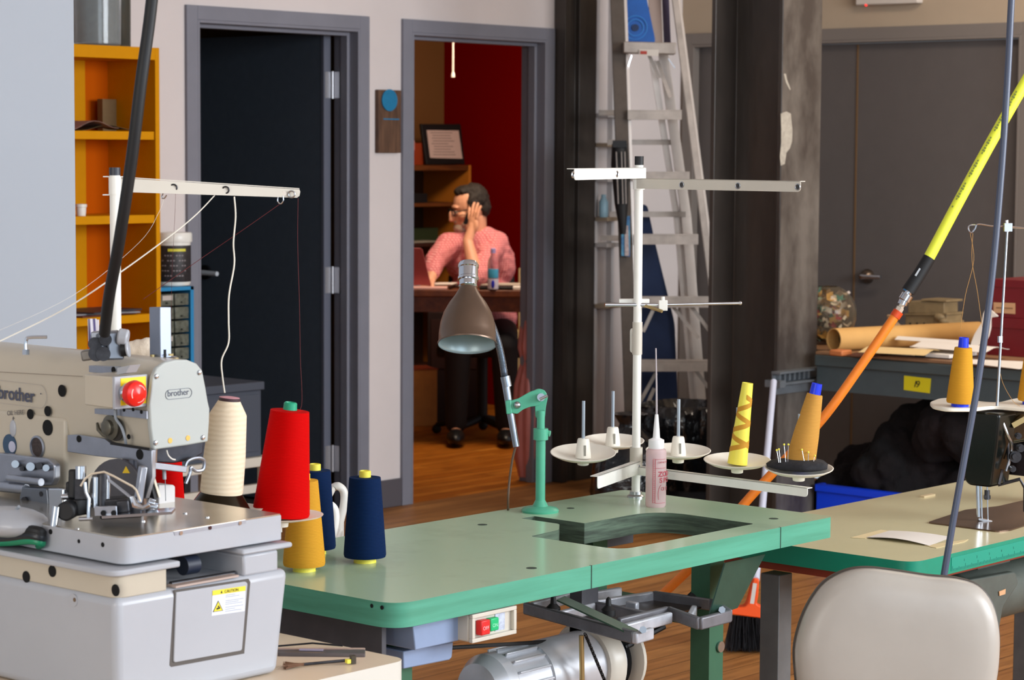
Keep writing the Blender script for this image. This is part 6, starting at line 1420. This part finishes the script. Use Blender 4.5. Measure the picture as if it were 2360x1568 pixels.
# ------------- head and arm
HFY = 2.72; XA = on('Y', HFY, 345, 935).x; A5 = lambda x, y, o=0: on('X', XA + o, x, y); P5 = lambda x, y, o=0: on('Y', HFY + o, x, y)
fp = [(341, 930), (349, 868), (358, 848), (376, 835), (400, 829), (428, 829), (450, 838), (463, 854), (470, 890), (476, 925), (480, 942), (479, 975), (476, 1018), (430, 1026), (351, 1037), (344, 985)]
fp3 = [P5(x, y) for x, y in fp]
zb_ = A5(345, 1035).z
arm5 = MB().ext([P5(x, y, .006) for x, y in fp], (0, .50, 0)).build('arm_casting', m_cr, bm_, bevel=.002)
MB().ext([p - V((0, .004, 0)) for p in fp3], (0, .009, 0)).build('face_plate', mat('faceplate_white', (178, 182, 178), .3), bm_, bevel=.0025, seg=3)
fpo = [o for o in bm_.children if o.name.startswith('face_plate')][0]
yc5 = A5(150, 1010).y; z0c = BT
MB().box(XA + .0005, XA + .11, yc5, 3.2, z0c, zb_ + .03).build('column_casting', m_cr, bm_, bevel=.006, seg=3)
# sloping shoulder beside the arm crease line
cr_ = MB().bar(A5(-30, 856, -.0003), A5(190, 868, -.0003), .0012, .0006).build('casting_seam', mat('seam_brown', (120, 108, 96), .8), arm5)
def scr(x, y, r=.0042, par=None): MB().lathe([(r, 0), (r, .0012), (r * .7, .0026), (0, .003)], axis((0, -1, 0)).to_3x3().to_4x4(), 16, c=P5(x, y, -.004)).build('plate_screw', chrome, par)
for x, y in ((360, 868), (459, 859), (358, 1021), (467, 1009)): scr(x, y, .0040, fpo)
for x, y in ((392, 1016), (433, 1010)): MB().disc(P5(x, y, -.0042), -YD, .0042, .0006, 18).build('amber_dot', mat('amber_plug', (226, 180, 84), .4), fpo)
def pill(c, a, b, w, h, r=.0004): 
    pts = []; 
    for k in range(40):
        t = 2 * PI * k / 40; cx = (w / 2 - h / 2) * (1 if math.cos(t) > 0 else -1); pts.append(c + a * (cx + h / 2 * math.cos(t)) + b * (h / 2 * math.sin(t)))
    return MB().tube(pts, r, 4, closed=True)
m_let = mat('lettering_grey', (74, 78, 96), .5)
tw = (P5(435, 905, -.0045) - P5(388, 912, -.0045)).length
MB().text('brother', P5(386, 914.5, -.0045), XD, ZD, .0094, .0003).build('brand_lettering', m_let, fpo)
pill(P5(412, 908, -.0045), XD, ZD, .0515, .0145).build('badge_outline', m_let, fpo)
bL = A5(-6, 917, -.0006); 
MB().text('brother', A5(-5, 918, -.0006), -YD, ZD, .0212, .0004, bold=.0004).build('brand_lettering', m_let, arm5)
MB().disc(A5(94, 908, -.0004), -XD, .0012, .0004, 8).build('badge_dot', m_let, arm5)
pill(A5(40, 908, -.0004), YD, ZD, .150, .037, .0004).build('badge_outline', mat('badge_line', (176, 170, 164), .5), arm5)
oh = MB(); 
oh.text('OIL HERE', A5(16, 958, -.0006), V((0, -1, .12)), ZD, .0075, .0003).tube([A5(30, 972, -.0006), A5(30, 962, -.0006)], .0006, 4).ext([A5(28, 966, -.0006), A5(33, 966, -.0006), A5(30, 960, -.0006)], (.0003, 0, 0))
oh.build('handwritten_note', mat('marker_grey', (110, 106, 104), .7), arm5)
for x, y, r in ((143, 901, .0095), (70, 955, .0082), (110, 948, .0082), (110, 986, .0125), (297, 1007, .004), (262, 853, .005)): MB().disc(A5(x, y, -.0002), -XD, r, .0007, 24).build('bore_hole', hole if x != 262 else hole, arm5)
MB().ball(A5(30, 988, -.0), (.003, .008, .014)).build('oil_cap', m_cr2, arm5)
d1 = MB().disc(A5(23, 1026, -.0), -XD, .0175, .0012, 30).build('sight_glass', mat('sight_blue', (54, 78, 104), .15), arm5); MB().disc(A5(28, 1030, -.0014), -XD, .009, .0005, 20).build('sight_level', mat('sight_white', (190, 190, 210), .3), d1)
d1 = MB().lathe([(.0185, 0), (.0185, .002), (.0155, .003), (.0155, .001), (0, .001)], axis((-1, 0, 0)).to_3x3().to_4x4(), 30, c=A5(87, 1031)).build('vent_ring', m_stb, arm5); MB().disc(A5(87, 1031, -.001), -XD, .0152, .0004, 24).build('vent_mesh', mat('vent_brown', (72, 60, 56), .6, noise=.5, nscale=300), d1)
# emergency stop box
EF = HFY + .012; XE = on('Y', EF, 260, 900).x; yb5 = on('X', XE, 194, 900).y; ez1 = on('Y', EF, 260, 870).z; ez0 = on('Y', EF, 260, 942).z
xe2 = min(on('Y', EF, 343, 900).x, XA + .0)
eb = MB().box(XE, xe2, EF, yb5, ez0, ez1).build('switch_housing', m_cr, bm_, bevel=.002)
MB().box(XE - .001, xe2 + .001, EF - .006, EF, ez0 - .001, ez1 + .001).build('switch_front', m_cr2, eb, bevel=.001)
ec = on('Y', EF - .012, 297, 906)
MB().box(on('Y', EF, 272, 900).x, on('Y', EF, 330, 900).x, EF - .0068, EF - .006, ez0 + .004, ez1 - .002).build('yellow_plate', mat('estop_yellow', (246, 214, 20), .4), eb)
Me = axis((0, -1, 0)).to_3x3().to_4x4()
MB().lathe([(.015, 0), (.0155, .004), (.013, .006), (.011, .012)], Me, 28, c=(ec.x, EF - .0068, ec.z)).build('collar', chrome, eb)
bu = MB().lathe([(.0125, .008), (.0185, .012), (.020, .018), (.0185, .024), (.013, .028), (0, .0295)], Me, 36, c=(ec.x, EF - .0068, ec.z)).build('stop_button', mat('estop_red', (222, 34, 24), .25), eb)
ar = MB(); cc5 = V((ec.x, EF - .0068 - .0272, ec.z))
for k in range(3): ar.tube(arc(cc5, XD, ZD, .0125, k * 2.09 + .4, k * 2.09 + 1.5, 8), .0012, 5)
ar.build('twist_marks', mat('mark_pink', (244, 190, 180), .4), bu)
MB().ext([A5(205, 843, 0), A5(262, 846, 0), A5(262, 862, 0), A5(205, 858, 0)], (.03, 0, 0)).build('top_bracket', m_stb, arm5)
MB().ext([on('X', XE + .02, x, y) for x, y in ((270, 848), (300, 842), (290, 860), (270, 864))], (.02, 0, 0)).build('white_tab', m_cr2, arm5)
# tension disc, cable, lever
MB().lathe([(.019, 0), (.019, .004), (.012, .006), (.012, .012), (.008, .014), (0, .014)], axis((-1, 0, 0)).to_3x3().to_4x4(), 30, c=A5(258, 985)).build('tension_disc', mat('disc_olive', (112, 108, 96), .35, .6, noise=.3), bm_)
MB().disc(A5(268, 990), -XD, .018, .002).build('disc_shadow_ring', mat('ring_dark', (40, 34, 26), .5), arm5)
MB().tube([A5(224, 975, -.002), A5(227, 990, -.004), A5(238, 1003, -.004), A5(250, 1009, -.002)], [.002, .0035, .003, .002], 8).build('lever_crescent', mat('disc_olive', (112, 108, 96), .35, .6), bm_)
MB().tube(spline([A5(265, 945, -.012), A5(267, 965, -.012), A5(280, 985, -.012), A5(288, 1010, -.01), A5(290, 1025, -.004)]), .0022, 8).build('cable', mat('cable_grey', (150, 156, 164), .4), bm_)
MB().ext([A5(218, 942, -.004), A5(262, 944, -.004), A5(262, 958, -.004), A5(218, 954, -.004)], (.006, 0, 0)).ext([A5(270, 942, -.006), A5(338, 948, -.006), A5(338, 966, -.006), A5(270, 958, -.006)], (.006, 0, 0)).build('under_bracket', m_stb, bm_)
for x, y in ((286, 945), (307, 944), (326, 950)): MB().disc(A5(x, y, -.006), -XD, .003, .0006, 10).build('bracket_hole', hole, arm5)
bar5 = [A5(x, y, -.006) for x, y in ((155, 1003), (175, 1002), (240, 1012), (256, 1024), (350, 1038), (350, 1100), (335, 1150), (318, 1150), (315, 1062), (220, 1052), (155, 1042))]
MB().ext(bar5, (.008, 0, 0)).build('work_clamp_arm', m_stb, bm_, bevel=.001)
for x, y, r in ((182, 1012, .0055), (322, 1048, .008)): MB().disc(A5(x, y, -.0062), -XD, r, .0006, 16).build('clamp_hole', hole, arm5)
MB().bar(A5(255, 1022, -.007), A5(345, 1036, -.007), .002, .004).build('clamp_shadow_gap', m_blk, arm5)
# feed disc guard
gd = [A5(205 + 0, 1160, -.018)] + [A5(265 - 60 * math.cos(t), 1130 - 72 * math.sin(t), -.018) for t in [PI * k / 14 for k in range(15)]] + [A5(325, 1175, -.018)]
gd5 = MB().ext(gd, (.006, 0, 0)).build('guard_plate', mat('guard_grey', (96, 94, 98), .4, .5, noise=.15), bm_, bevel=.001)
MB().ext([A5(282, 1091, -.0185), A5(299, 1091, -.0185), A5(290, 1075, -.0185)], (.0004, 0, 0)).build('warning_triangle', mat('label_yellow3', (224, 186, 30), .5), gd5)
# mechanism clutter standing on the bed plate
DM = 3.40; M5 = lambda x, y, o=0: dep(x, y, DM + o)
MB().ext(rpoly([A5(x, y, -.035) for x, y in ((-30, 1042), (110, 1058), (126, 1072), (126, 1104), (118, 1120), (60, 1122), (-30, 1112))], .004), (.012, 0, 0)).build('side_plate', m_stb, bm_, bevel=.002)
for k, (x, y, r) in enumerate(((35, 1070, .008), (50, 1081, .005), (70, 1076, .009), (90, 1074, .007), (106, 1079, .007))): MB().cyl(A5(x, y, -.035), A5(x, y, -.046), r * .75, n=16).build('side_bolt', darkst if k % 2 else chrome, bm_)
MB().cyl(A5(20, 1102, -.05), A5(95, 1112, -.05), .006).cyl(A5(-20, 1120, -.05), A5(60, 1128, -.05), .008).build('cross_shaft', m_stb, bm_)
b5 = MB(); b5.ext(rpoly([A5(x, y, -.060) for x, y in ((50, 1124), (108, 1128), (112, 1172), (62, 1172), (44, 1150))], .003), (.02, 0, 0)); b5.build('drive_block', mat('steel_satin_dark', (122, 128, 138), .35, .8, noise=.1), bm_, bevel=.0015)
MB().disc(A5(95, 1139, -.060), -XD, .004, .001, 12).disc(A5(60, 1157, -.060), -XD, .008, .004, 14).build('drive_screw', darkst, bm_)
MB().ext([A5(x, y, -.064) for x, y in ((110, 1126), (145, 1127), (145, 1170), (112, 1170))], (.018, 0, 0)).build('clamp_block', chrome, bm_, bevel=.002)
zpt = on('Z', BT, 122, 1214)
MB().cyl(M5(130, 1168, -.03), M5(124, 1213, -.03), .0055).build('post', chrome, bm_)
MB().cyl(M5(142, 1146), M5(205, 1144), .0045).build('feed_rod', chrome, bm_)
MB().bar(M5(170, 1082), M5(168, 1150), .012, .014).bar(M5(160, 1110), M5(160, 1135), .01, .01).build('black_holder', rubber, bm_, bevel=.003)
MB().cyl(M5(186, 1075, -.01), M5(186, 1104, -.01), .0078).build('thumb_screw', chrome, bm_)
MB().bar(M5(188, 1104, -.0), M5(188, 1150, -.0), .018, .014).build('holder_stem', darkst, bm_)
MB().cyl(M5(150, 1180, -.03), M5(165, 1172, -.0), .014).bar(M5(182, 1150), M5(186, 1188), .026, .02).build('feed_block', rubber, bm_, bevel=.003)
for x, y0_, y1_, r in ((222, 1100, 1170, .0065), (249, 1102, 1172, .0035), (236, 1092, 1168, .008)): MB().cyl(M5(x, y0_), M5(x - 1, y1_), r).build('vertical_post', chrome if r < .008 else darkst, bm_)
MB().tube([M5(196, 1112, -.02), M5(198, 1135, -.02), M5(205, 1150, -.02), M5(204, 1195, -.02)], .003, 8).build('curved_blade', chrome, bm_)
MB().cyl(M5(182, 1197, -.02), M5(214, 1196, -.02), .003).build('foot_bar', chrome, bm_)
m_bw = mat('beige_wire', (206, 192, 172), .4, .3)
MB().tube([M5(186, 1121, -.02), M5(196, 1104, -.02), M5(210, 1093, -.02), M5(240, 1088, -.02), M5(262, 1098, -.025), M5(306, 1122, -.03), M5(314, 1130, -.03), M5(324, 1157, -.03)], .0017, 8).build('thread_wire', m_bw, bm_)
MB().tube([M5(247, 1092, -.02), M5(252, 1108, -.02), M5(305, 1150, -.03)], .0024, 8).build('thread_wire', m_stb, bm_)
MB().bar(M5(218, 1179, -.03), M5(270, 1177, -.03), .006, .014).build('low_bracket', m_stb, bm_, bevel=.001)
for x in (238, 262): MB().disc(M5(x, 1183, -.035), -F0, .004, .001, 10).build('bracket_hole', hole, bm_)
MB().bar(M5(270, 1168, -.01), M5(300, 1165, -.01), .02, .02).bar(M5(232, 1172, .01), M5(330, 1166, .01), .03, .03).build('dark_carriage', darkst, bm_, bevel=.003)
MB().tube([M5(303, 1145, -.03), M5(310, 1165, -.03), M5(330, 1172, -.03), M5(345, 1165, -.03)], [.004, .006, .004, .003], 10).build('looper_foot', chrome, bm_)
MB().bar(M5(240, 1188, -.02), M5(400, 1178, -.02), .04, .004).build('slide_plate', chrome, bm_)
MB().bar(M5(330, 1075), M5(318, 1160), .014, .01).build('clamp_stem', m_stb, bm_, bevel=.002)
# presser and needle parts under the head
Q5 = lambda x, y, o=0: on('Y', HFY + .02 + o, x, y)
MB().cyl(Q5(352, 1035), Q5(351, 1066), .0075).build('presser_bushing', chrome, bm_)
MB().ext([Q5(x, y, .01) for x, y in ((345, 1036), (470, 1018), (468, 1045), (440, 1062), (400, 1068), (350, 1066))], (0, .05, 0)).build('head_underside', mat('under_dark', (64, 66, 74), .35, .7, noise=.4, nscale=30), bm_, bevel=.002)
MB().bar(Q5(342, 1072), Q5(425, 1082), .012, .010).build('needle_carrier', m_stb, bm_, bevel=.001)
MB().tube(spline([Q5(425, 1086), Q5(432, 1064), Q5(455, 1056), Q5(470, 1062), Q5(468, 1082), Q5(452, 1086), Q5(440, 1078), Q5(438, 1090), Q5(428, 1115)]), .0028, 8).build('release_hook', m_stb, bm_)
MB().tube(spline([Q5(384, 1038, -.01), Q5(388, 1050, -.01), Q5(396, 1058, -.01), Q5(404, 1060, -.01)]), .0012, 6).build('thread_tail', m_pap, bm_)
MB().bar(Q5(344, 1080), Q5(364, 1145), .009, .004).build('cutter_lever', m_bw, bm_)
MB().bar(Q5(334, 1078, .006), Q5(352, 1150, .006), .016, .006).build('black_lever', rubber, bm_)
MB().cyl(Q5(380, 1085, .01), Q5(382, 1155, .01), .0007, n=6).build('needle', chrome, bm_)
MB().cyl(Q5(378, 1075, .01), Q5(379, 1105, .01), .003, n=10).build('needle_bar', m_cr2, bm_)
wz = on('Z', BT, 385, 1165)
MB().ext(rpoly([on('Y', wz.y + .02, x, y) for x, y in ((366, 1118), (400, 1118), (404, 1122), (404, 1166), (366, 1166))], .003), (0, .03, 0)).build('finger_guard', mat('guard_white', (210, 206, 204), .4), bm_, bevel=.002)
MB().bar(M5(340, 1160, .0), M5(365, 1168, .0), .012, .006).bar(M5(352, 1150), M5(345, 1170), .006, .01).build('cutting_foot', chrome, bm_, bevel=.001)
# cable bundle at the left
for k, (y0_, y1_, r, mm) in enumerate(((1226, 1222, .007, rubber), (1232, 1228, .007, rubber), (1240, 1234, .0075, mat('cable_dark', (30, 34, 40), .35)), (1250, 1246, .006, mat('cable_green', (20, 130, 90), .35)), (1246, 1240, .003, mat('cable_yellow', (200, 200, 50), .4)), (1222, 1219, .004, mat('cable_navy', (30, 40, 70), .35)))):
    MB().tube(spline([on('X', BL - .02, -60, y0_ + 3), on('X', BL - .02, 20, y0_), on('X', BL - .02, 70, y1_), on('X', BL - .012, 96, y1_ + 6), on('X', BL + .0, 90, y1_ + 12)]), r, 10).build('cable', mm, bm_)
MB().tube(spline([on('X', BL - .01, 44, 1168), on('X', BL - .01, 24, 1190), on('X', BL - .012, 10, 1222)]), .0025, 8).build('cable', mat('cable_grey', (150, 156, 164), .4), bm_)
MB().ext([on('X', BL - .01, x, y) for x, y in ((-40, 1262), (40, 1268), (48, 1300), (44, 1342), (20, 1296), (-40, 1290))], (.01, 0, 0)).build('side_bracket', m_stb, bm_)
MB().ball(on('Z', BT, 40, 1200) + V((0, .02, -.004)), (.05, .07, .022)).build('cylinder_cover', m_cr2, bm_)
# top of the arm
TD5 = 3.62; U5 = lambda x, y, o=0: dep(x, y, TD5 + o)
topz = P5(400, 829).z
def arm_top(px): return on('Z', topz, px, 820)
MB().tube(spline([U5(60, 812), U5(59, 795), U5(61, 783), U5(68, 778), U5(108, 777)]), .0028, 8).build('thread_hook', chrome, bm_)
MB().cyl(U5(60, 818), U5(60, 806), .006, n=6).build('hook_nut', chrome, bm_)
TT = 3.56; W5 = lambda x, y, o=0: dep(x, y, TT + o)
MB().bar(W5(260, 765), W5(262, 830), .026, .03).bar(W5(232, 768), W5(236, 828), .022, .03).build('tension_block', mat('block_grey', (122, 126, 134), .4, .6), bm_, bevel=.003)
MB().bar(W5(212, 775), W5(272, 772), .02, .014).build('tension_crossbar', m_stb, bm_, bevel=.002)
for x, y, r in ((218, 793, .010), (243, 783, .0095), (222, 815, .012), (238, 816, .011)): MB().cyl(W5(x, y, -.03), W5(x, y, -.012), r).build('tension_knob', darkst, bm_)
MB().cyl(W5(272, 776, -.01), W5(296, 780, -.01), .013).build('white_roller', m_cr2, bm_, bevel=.003)
MB().cyl(W5(280, 806, -.01), W5(290, 805, -.01), .011).build('black_collar', rubber, bm_)
MB().cyl(W5(291, 805, -.01), W5(298, 804, -.01), .013).build('cream_knob', m_cr2, bm_, bevel=.002)
MB().bar(W5(190, 820), W5(245, 812), .03, .016).build('mount_foot', mat('mount_grey', (130, 126, 120), .4, .5), bm_, bevel=.003)
S5 = orient(R0, F0, ZD)
pb5 = U5(370, 826)
MB().lathe([(.026, 0), (.026, .006), (.022, .008), (0, .008)], None, 30, c=U5(373, 834)).build('post_flange', m_stb, bm_)
MB().bar(U5(370, 828), U5(369, 708), .026, .022, up=F0 + R0 * .9).build('square_post', mat('post_bluegrey', (138, 146, 162), .4, .5), bm_, bevel=.001)
MB().bar(U5(380, 826, -.02), U5(380, 806, -.02), .004, .002).build('post_slot', black, bm_)
for x, y in ((352, 822), (394, 820), (406, 829)): MB().disc(U5(x, y, -.012), ZD, .004, .003, 10).build('brass_screw', mat('brass_rod', (190, 170, 120), .3, .8), bm_)
MB().bar(U5(236, 720, .06) , U5(236, 722, .06), .001, .001).build('rod_dot', steel, bm_)
# cloth lump on machine, small striped tool
cl5 = MB(); rn = random.Random(12)
for k in range(7): cl5.ball(dep(305 + k * 7, 812 - 4 * (k % 3), 3.75), (.014 + rn.random() * .006, .014, .012 + rn.random() * .01), None, 12, 8)
o = cl5.build('cotton_cloth', mat('cream_cloth', (214, 200, 182), .9, bump=.5, bscale=30)); r_5 = o.modifiers.new('r', 'REMESH'); r_5.mode = 'VOXEL'; r_5.voxel_size = .003; tag(o, 'crumpled cream cloth resting on top of the buttonhole machine', 'cloth')
t = thing('brush_tool', 'small tool with red and white striped handle standing behind tension block', 'tool', dep(216, 790, 3.72))
MB().bar(dep(212, 735, 3.72), dep(214, 800, 3.72), .012, .01).build('handle', stripes('stripe_handle', (214, 210, 216), (70, 60, 110), 40, .5, 'X', bump=0), t)
MB().bar(dep(222, 737, 3.725), dep(222, 790, 3.725), .008, .008).build('clip', mat('clip_white', (220, 214, 220), .4), t)
# ================================================================== left thread stand
LD5 = 3.86; Z5 = lambda x, y, o=0: dep(x, y, LD5 + o)
pbz = Z5(267, 700); ls = thing('thread_stand', 'white thread stand with single long arm behind the buttonhole machine', 'thread stand', (pbz.x, pbz.y, BZ))
zt5 = lambda y: Z5(267, y).z
MB().cyl((pbz.x, pbz.y, BZ), (pbz.x, pbz.y, zt5(404)), .0088, n=24).build('pole', white, ls)
MB().cyl((pbz.x, pbz.y, zt5(404)), (pbz.x, pbz.y, zt5(386)), .0092, n=20).build('pole_cap', mat('cap_blueblack', (48, 50, 60), .4), ls)
MB().cyl((pbz.x, pbz.y, zt5(448)), (pbz.x, pbz.y, zt5(408)), .0102, n=20).build('arm_collar', white, ls)
MB().bar(Z5(241, 407), Z5(300, 408), .03, .0018).build('collar_plate', white, ls)
MB().bar(Z5(240, 449), Z5(292, 449), .03, .0018).build('collar_plate', white, ls)
aw = [Z5(258, 409, -.013), Z5(690, 437, .10), Z5(692, 442, .10), Z5(690, 452, .10), Z5(684, 456, .10), Z5(290, 443, -.013), Z5(258, 443, -.013)]
arm6 = MB().ext(aw, F0 * .0016).ext([Z5(258, 408, -.013), Z5(690, 436, .10), Z5(690, 436, .125), Z5(262, 408, .012)], (0, 0, .0015)).build('upper_arm', cream, ls)
for x, y, dd in ((400, 433, .024), (520, 438, .055), (672, 448, .094)):
    c = Z5(x, y, dd - .003); MB().tube([c + R0 * (.0055 * math.cos(a)) + ZD * (.0055 * math.sin(a)) for a in [2 * PI * k / 16 for k in range(16)]], .0015, 6, closed=True).build('thread_eyelet', steel if x == 672 else darkst, arm6)
for x, y, dd in ((378, 432, .018), (498, 437, .05), (655, 446, .09)): MB().disc(Z5(x, y, dd - .001), -F0, .004, .0005, 10).build('arm_rivet', m_pap, arm6)
MB().tube(spline([Z5(641, 452, .09), Z5(640, 464, .09), Z5(647, 470, .09), Z5(653, 462, .09), Z5(652, 452, .09)]), .0012, 6).build('wire_loop', chrome, arm6)
MB().tube(spline([Z5(376, 446, .02), Z5(373, 455, .02), Z5(378, 458, .02), Z5(384, 450, .02)]), .0011, 6).build('wire_loop', chrome, arm6)
RDp = 3.84; rc5 = dep(647, 1192, RDp); cc6 = dep(507, 1178, 3.80)
for c in (rc5, cc6): MB().lathe([(.012, -.012), (.013, -.004), (.04, 0), (.068, .006), (.070, .008), (.066, .008), (.04, .003), (0, .003)], None, 40, c=c - V((0, 0, .004))).build('dish', m_dish, ls)
az = rc5.z - .018
MB().bar((pbz.x, pbz.y, az), (cc6.x, cc6.y, az), .016, .012).bar((cc6.x, cc6.y, az), (rc5.x, rc5.y, az), .016, .012).build('lower_arm', white, ls)
# cones on it
Rc = orient(R0, F0, ZD).to_3x3().to_4x4() @ Matrix.Rotation(math.radians(5), 4, 'Y')
t = thing('thread_cone', 'tall cream thread cone on black and gold base behind the machine face plate', 'thread cone', cc6, 0, 'cones of sewing thread')
h_ = .187; b6 = cc6 + ZD * .0
MB().lathe([(.034, .030), (.0348, .034), (.034, .09), (.0300, .158), (.028, .162), (.0175, .181)], Rc, 40, c=b6).build('thread_winding', stripes('thread_cream', (240, 222, 194), (232, 212, 182), 40, .7, 'Z', bump=.15, distort=2.5), t)
MB().lathe([(.052, .001), (.051, .003), (.0325, .032)], Rc, 40, c=b6).build('cone_base', mat('base_black_gold', (46, 38, 26), .2, .7, noise=.3, nscale=8), t)
MB().lathe([(.0178, .179), (.0178, .184), (.016, .186)], Rc, 30, c=b6).build('top_ring', mat('ring_plum', (66, 46, 52), .5), t)
MB().lathe([(0, .184), (.0165, .1845), (.0165, .186), (.010, .187), (0, .186)], Rc, 30, c=b6).build('top_disc', mat('disc_pink', (210, 150, 160), .5), t)
def lean_cone(label, loc, R_, h, rb, rt, tm, cm):
    t = thing('thread_cone', label, 'thread cone', loc, 0, 'cones of sewing thread'); c = V(loc)
    MB().lathe([(rb * .97, .004), (rb, .008), (rt * 1.01, h - .018), (rt, h - .014), (.012, h - .0125)], R_, 44, c=c).build('thread_winding', tm, t)
    MB().lathe([(rb * .6, 0), (rb * .6, .004), (.009, .005), (.009, h - .016), (.0115, h - .014), (.0108, h - .002), (.009, h), (.0075, h - .006), (0, h - .008)], R_, 24, c=c).build('spool_core', cm, t); return t
m_red = thread_mat('thread_red', (206, 2, 2), (184, 0, 0))
rz = lean_cone('large bright red thread cone with green core top on a white dish', rc5 + ZD * .0, Rc, .190, .0470, .0318, m_red, m_gc2)
lean_cone('red thread cone half hidden behind the needle of the buttonhole machine', dep(388, 1178, 3.98), Matrix.Identity(4), .120, .028, .022, m_red, m_gc2)
# ================================================================== threads and the black hose
m_tw = mat('thread_white', (226, 220, 206), .7); m_tr = mat('thread_dark_red', (84, 12, 18), .7)
thr('sewing_thread', [Z5(540, 454, .06), Z5(543, 500, .05), Z5(538, 560, .04), Z5(540, 610, .02), Z5(528, 680, .0), Z5(527, 740, .0), Z5(527, 790, -.02), Z5(511, 830, -.03), Z5(513, 870, -.04), Z5(518, 906, -.05)], .0014, m_tw, 'thick wavy white thread hanging from arm down to the cream cone')
thr('sewing_thread', [Z5(495, 450, .05), Z5(455, 492, .02), Z5(400, 538, -.05), Z5(280, 626, -.35), Z5(150, 712, -.4), Z5(-20, 796, -.45)], .0010, m_tw, 'white thread running from arm diagonally down past the black hose')
thr('sewing_thread', [Z5(687, 457, .1), Z5(686, 560, .08), Z5(690, 700, .06), Z5(692, 820, .03), Z5(695, 935, .0), Z5(672, 945, -.02)], .0005, m_tr, 'dark red thread hanging from arm end to the red cone')
thr('sewing_thread', [Z5(647, 469, .09), Z5(560, 530, .06), Z5(452, 604, .02), Z5(330, 690, -.2)], .0005, m_tr, 'dark red thread running diagonally left from the wire loop')
thr('sewing_thread', [Z5(378, 457, .02), Z5(366, 490, .0), Z5(320, 560, -.1), Z5(170, 680, -.3), Z5(-20, 770, -.4)], .00025, m_tw, 'fine pale thread running left from first eyelet to machine')
thr('sewing_thread', [Z5(405, 440, .02), Z5(402, 520, .02), Z5(396, 640, .02), Z5(394, 800, .02)], .00025, m_tr, 'fine thread hanging straight down before the white tub')
hz5 = MB().tube(spline([dep(372, -260, 3.3), dep(350, 0, 3.3), dep(325, 190, 3.3), dep(303, 370, 3.32), dep(274, 560, 3.36), dep(252, 680, 3.42), dep(241, 768, 3.5)], 8), .0086, 18).build('machine_conduit', rubber)
tag(hz5, 'thick black hose coming down from above to the top of buttonhole machine', 'hose')
# ------------------------------------------------------------------ groups of repeats
for base_name, phrase in {'book': 'books on the low office shelf', 'red_storage_box': 'dark red storage boxes stacked on the workbench', 'glass_jar': 'glass jars on top of the yellow bookcase', 'paper_sheet': 'loose paper sheets', 'sewing_thread': 'loose threads running from cones and eyelets', 'masking_tape': 'tape strips on the pale green table', 'thread_stand': 'thread stands', 'sewing_table': 'green sewing tables', 'steel_column': 'steel columns by the ladder'}.items():
    for o in COL.objects:
        if o.parent is None and o.get('label') and o.name.split('.')[0] == base_name and not o.get('group'): o['group'] = phrase
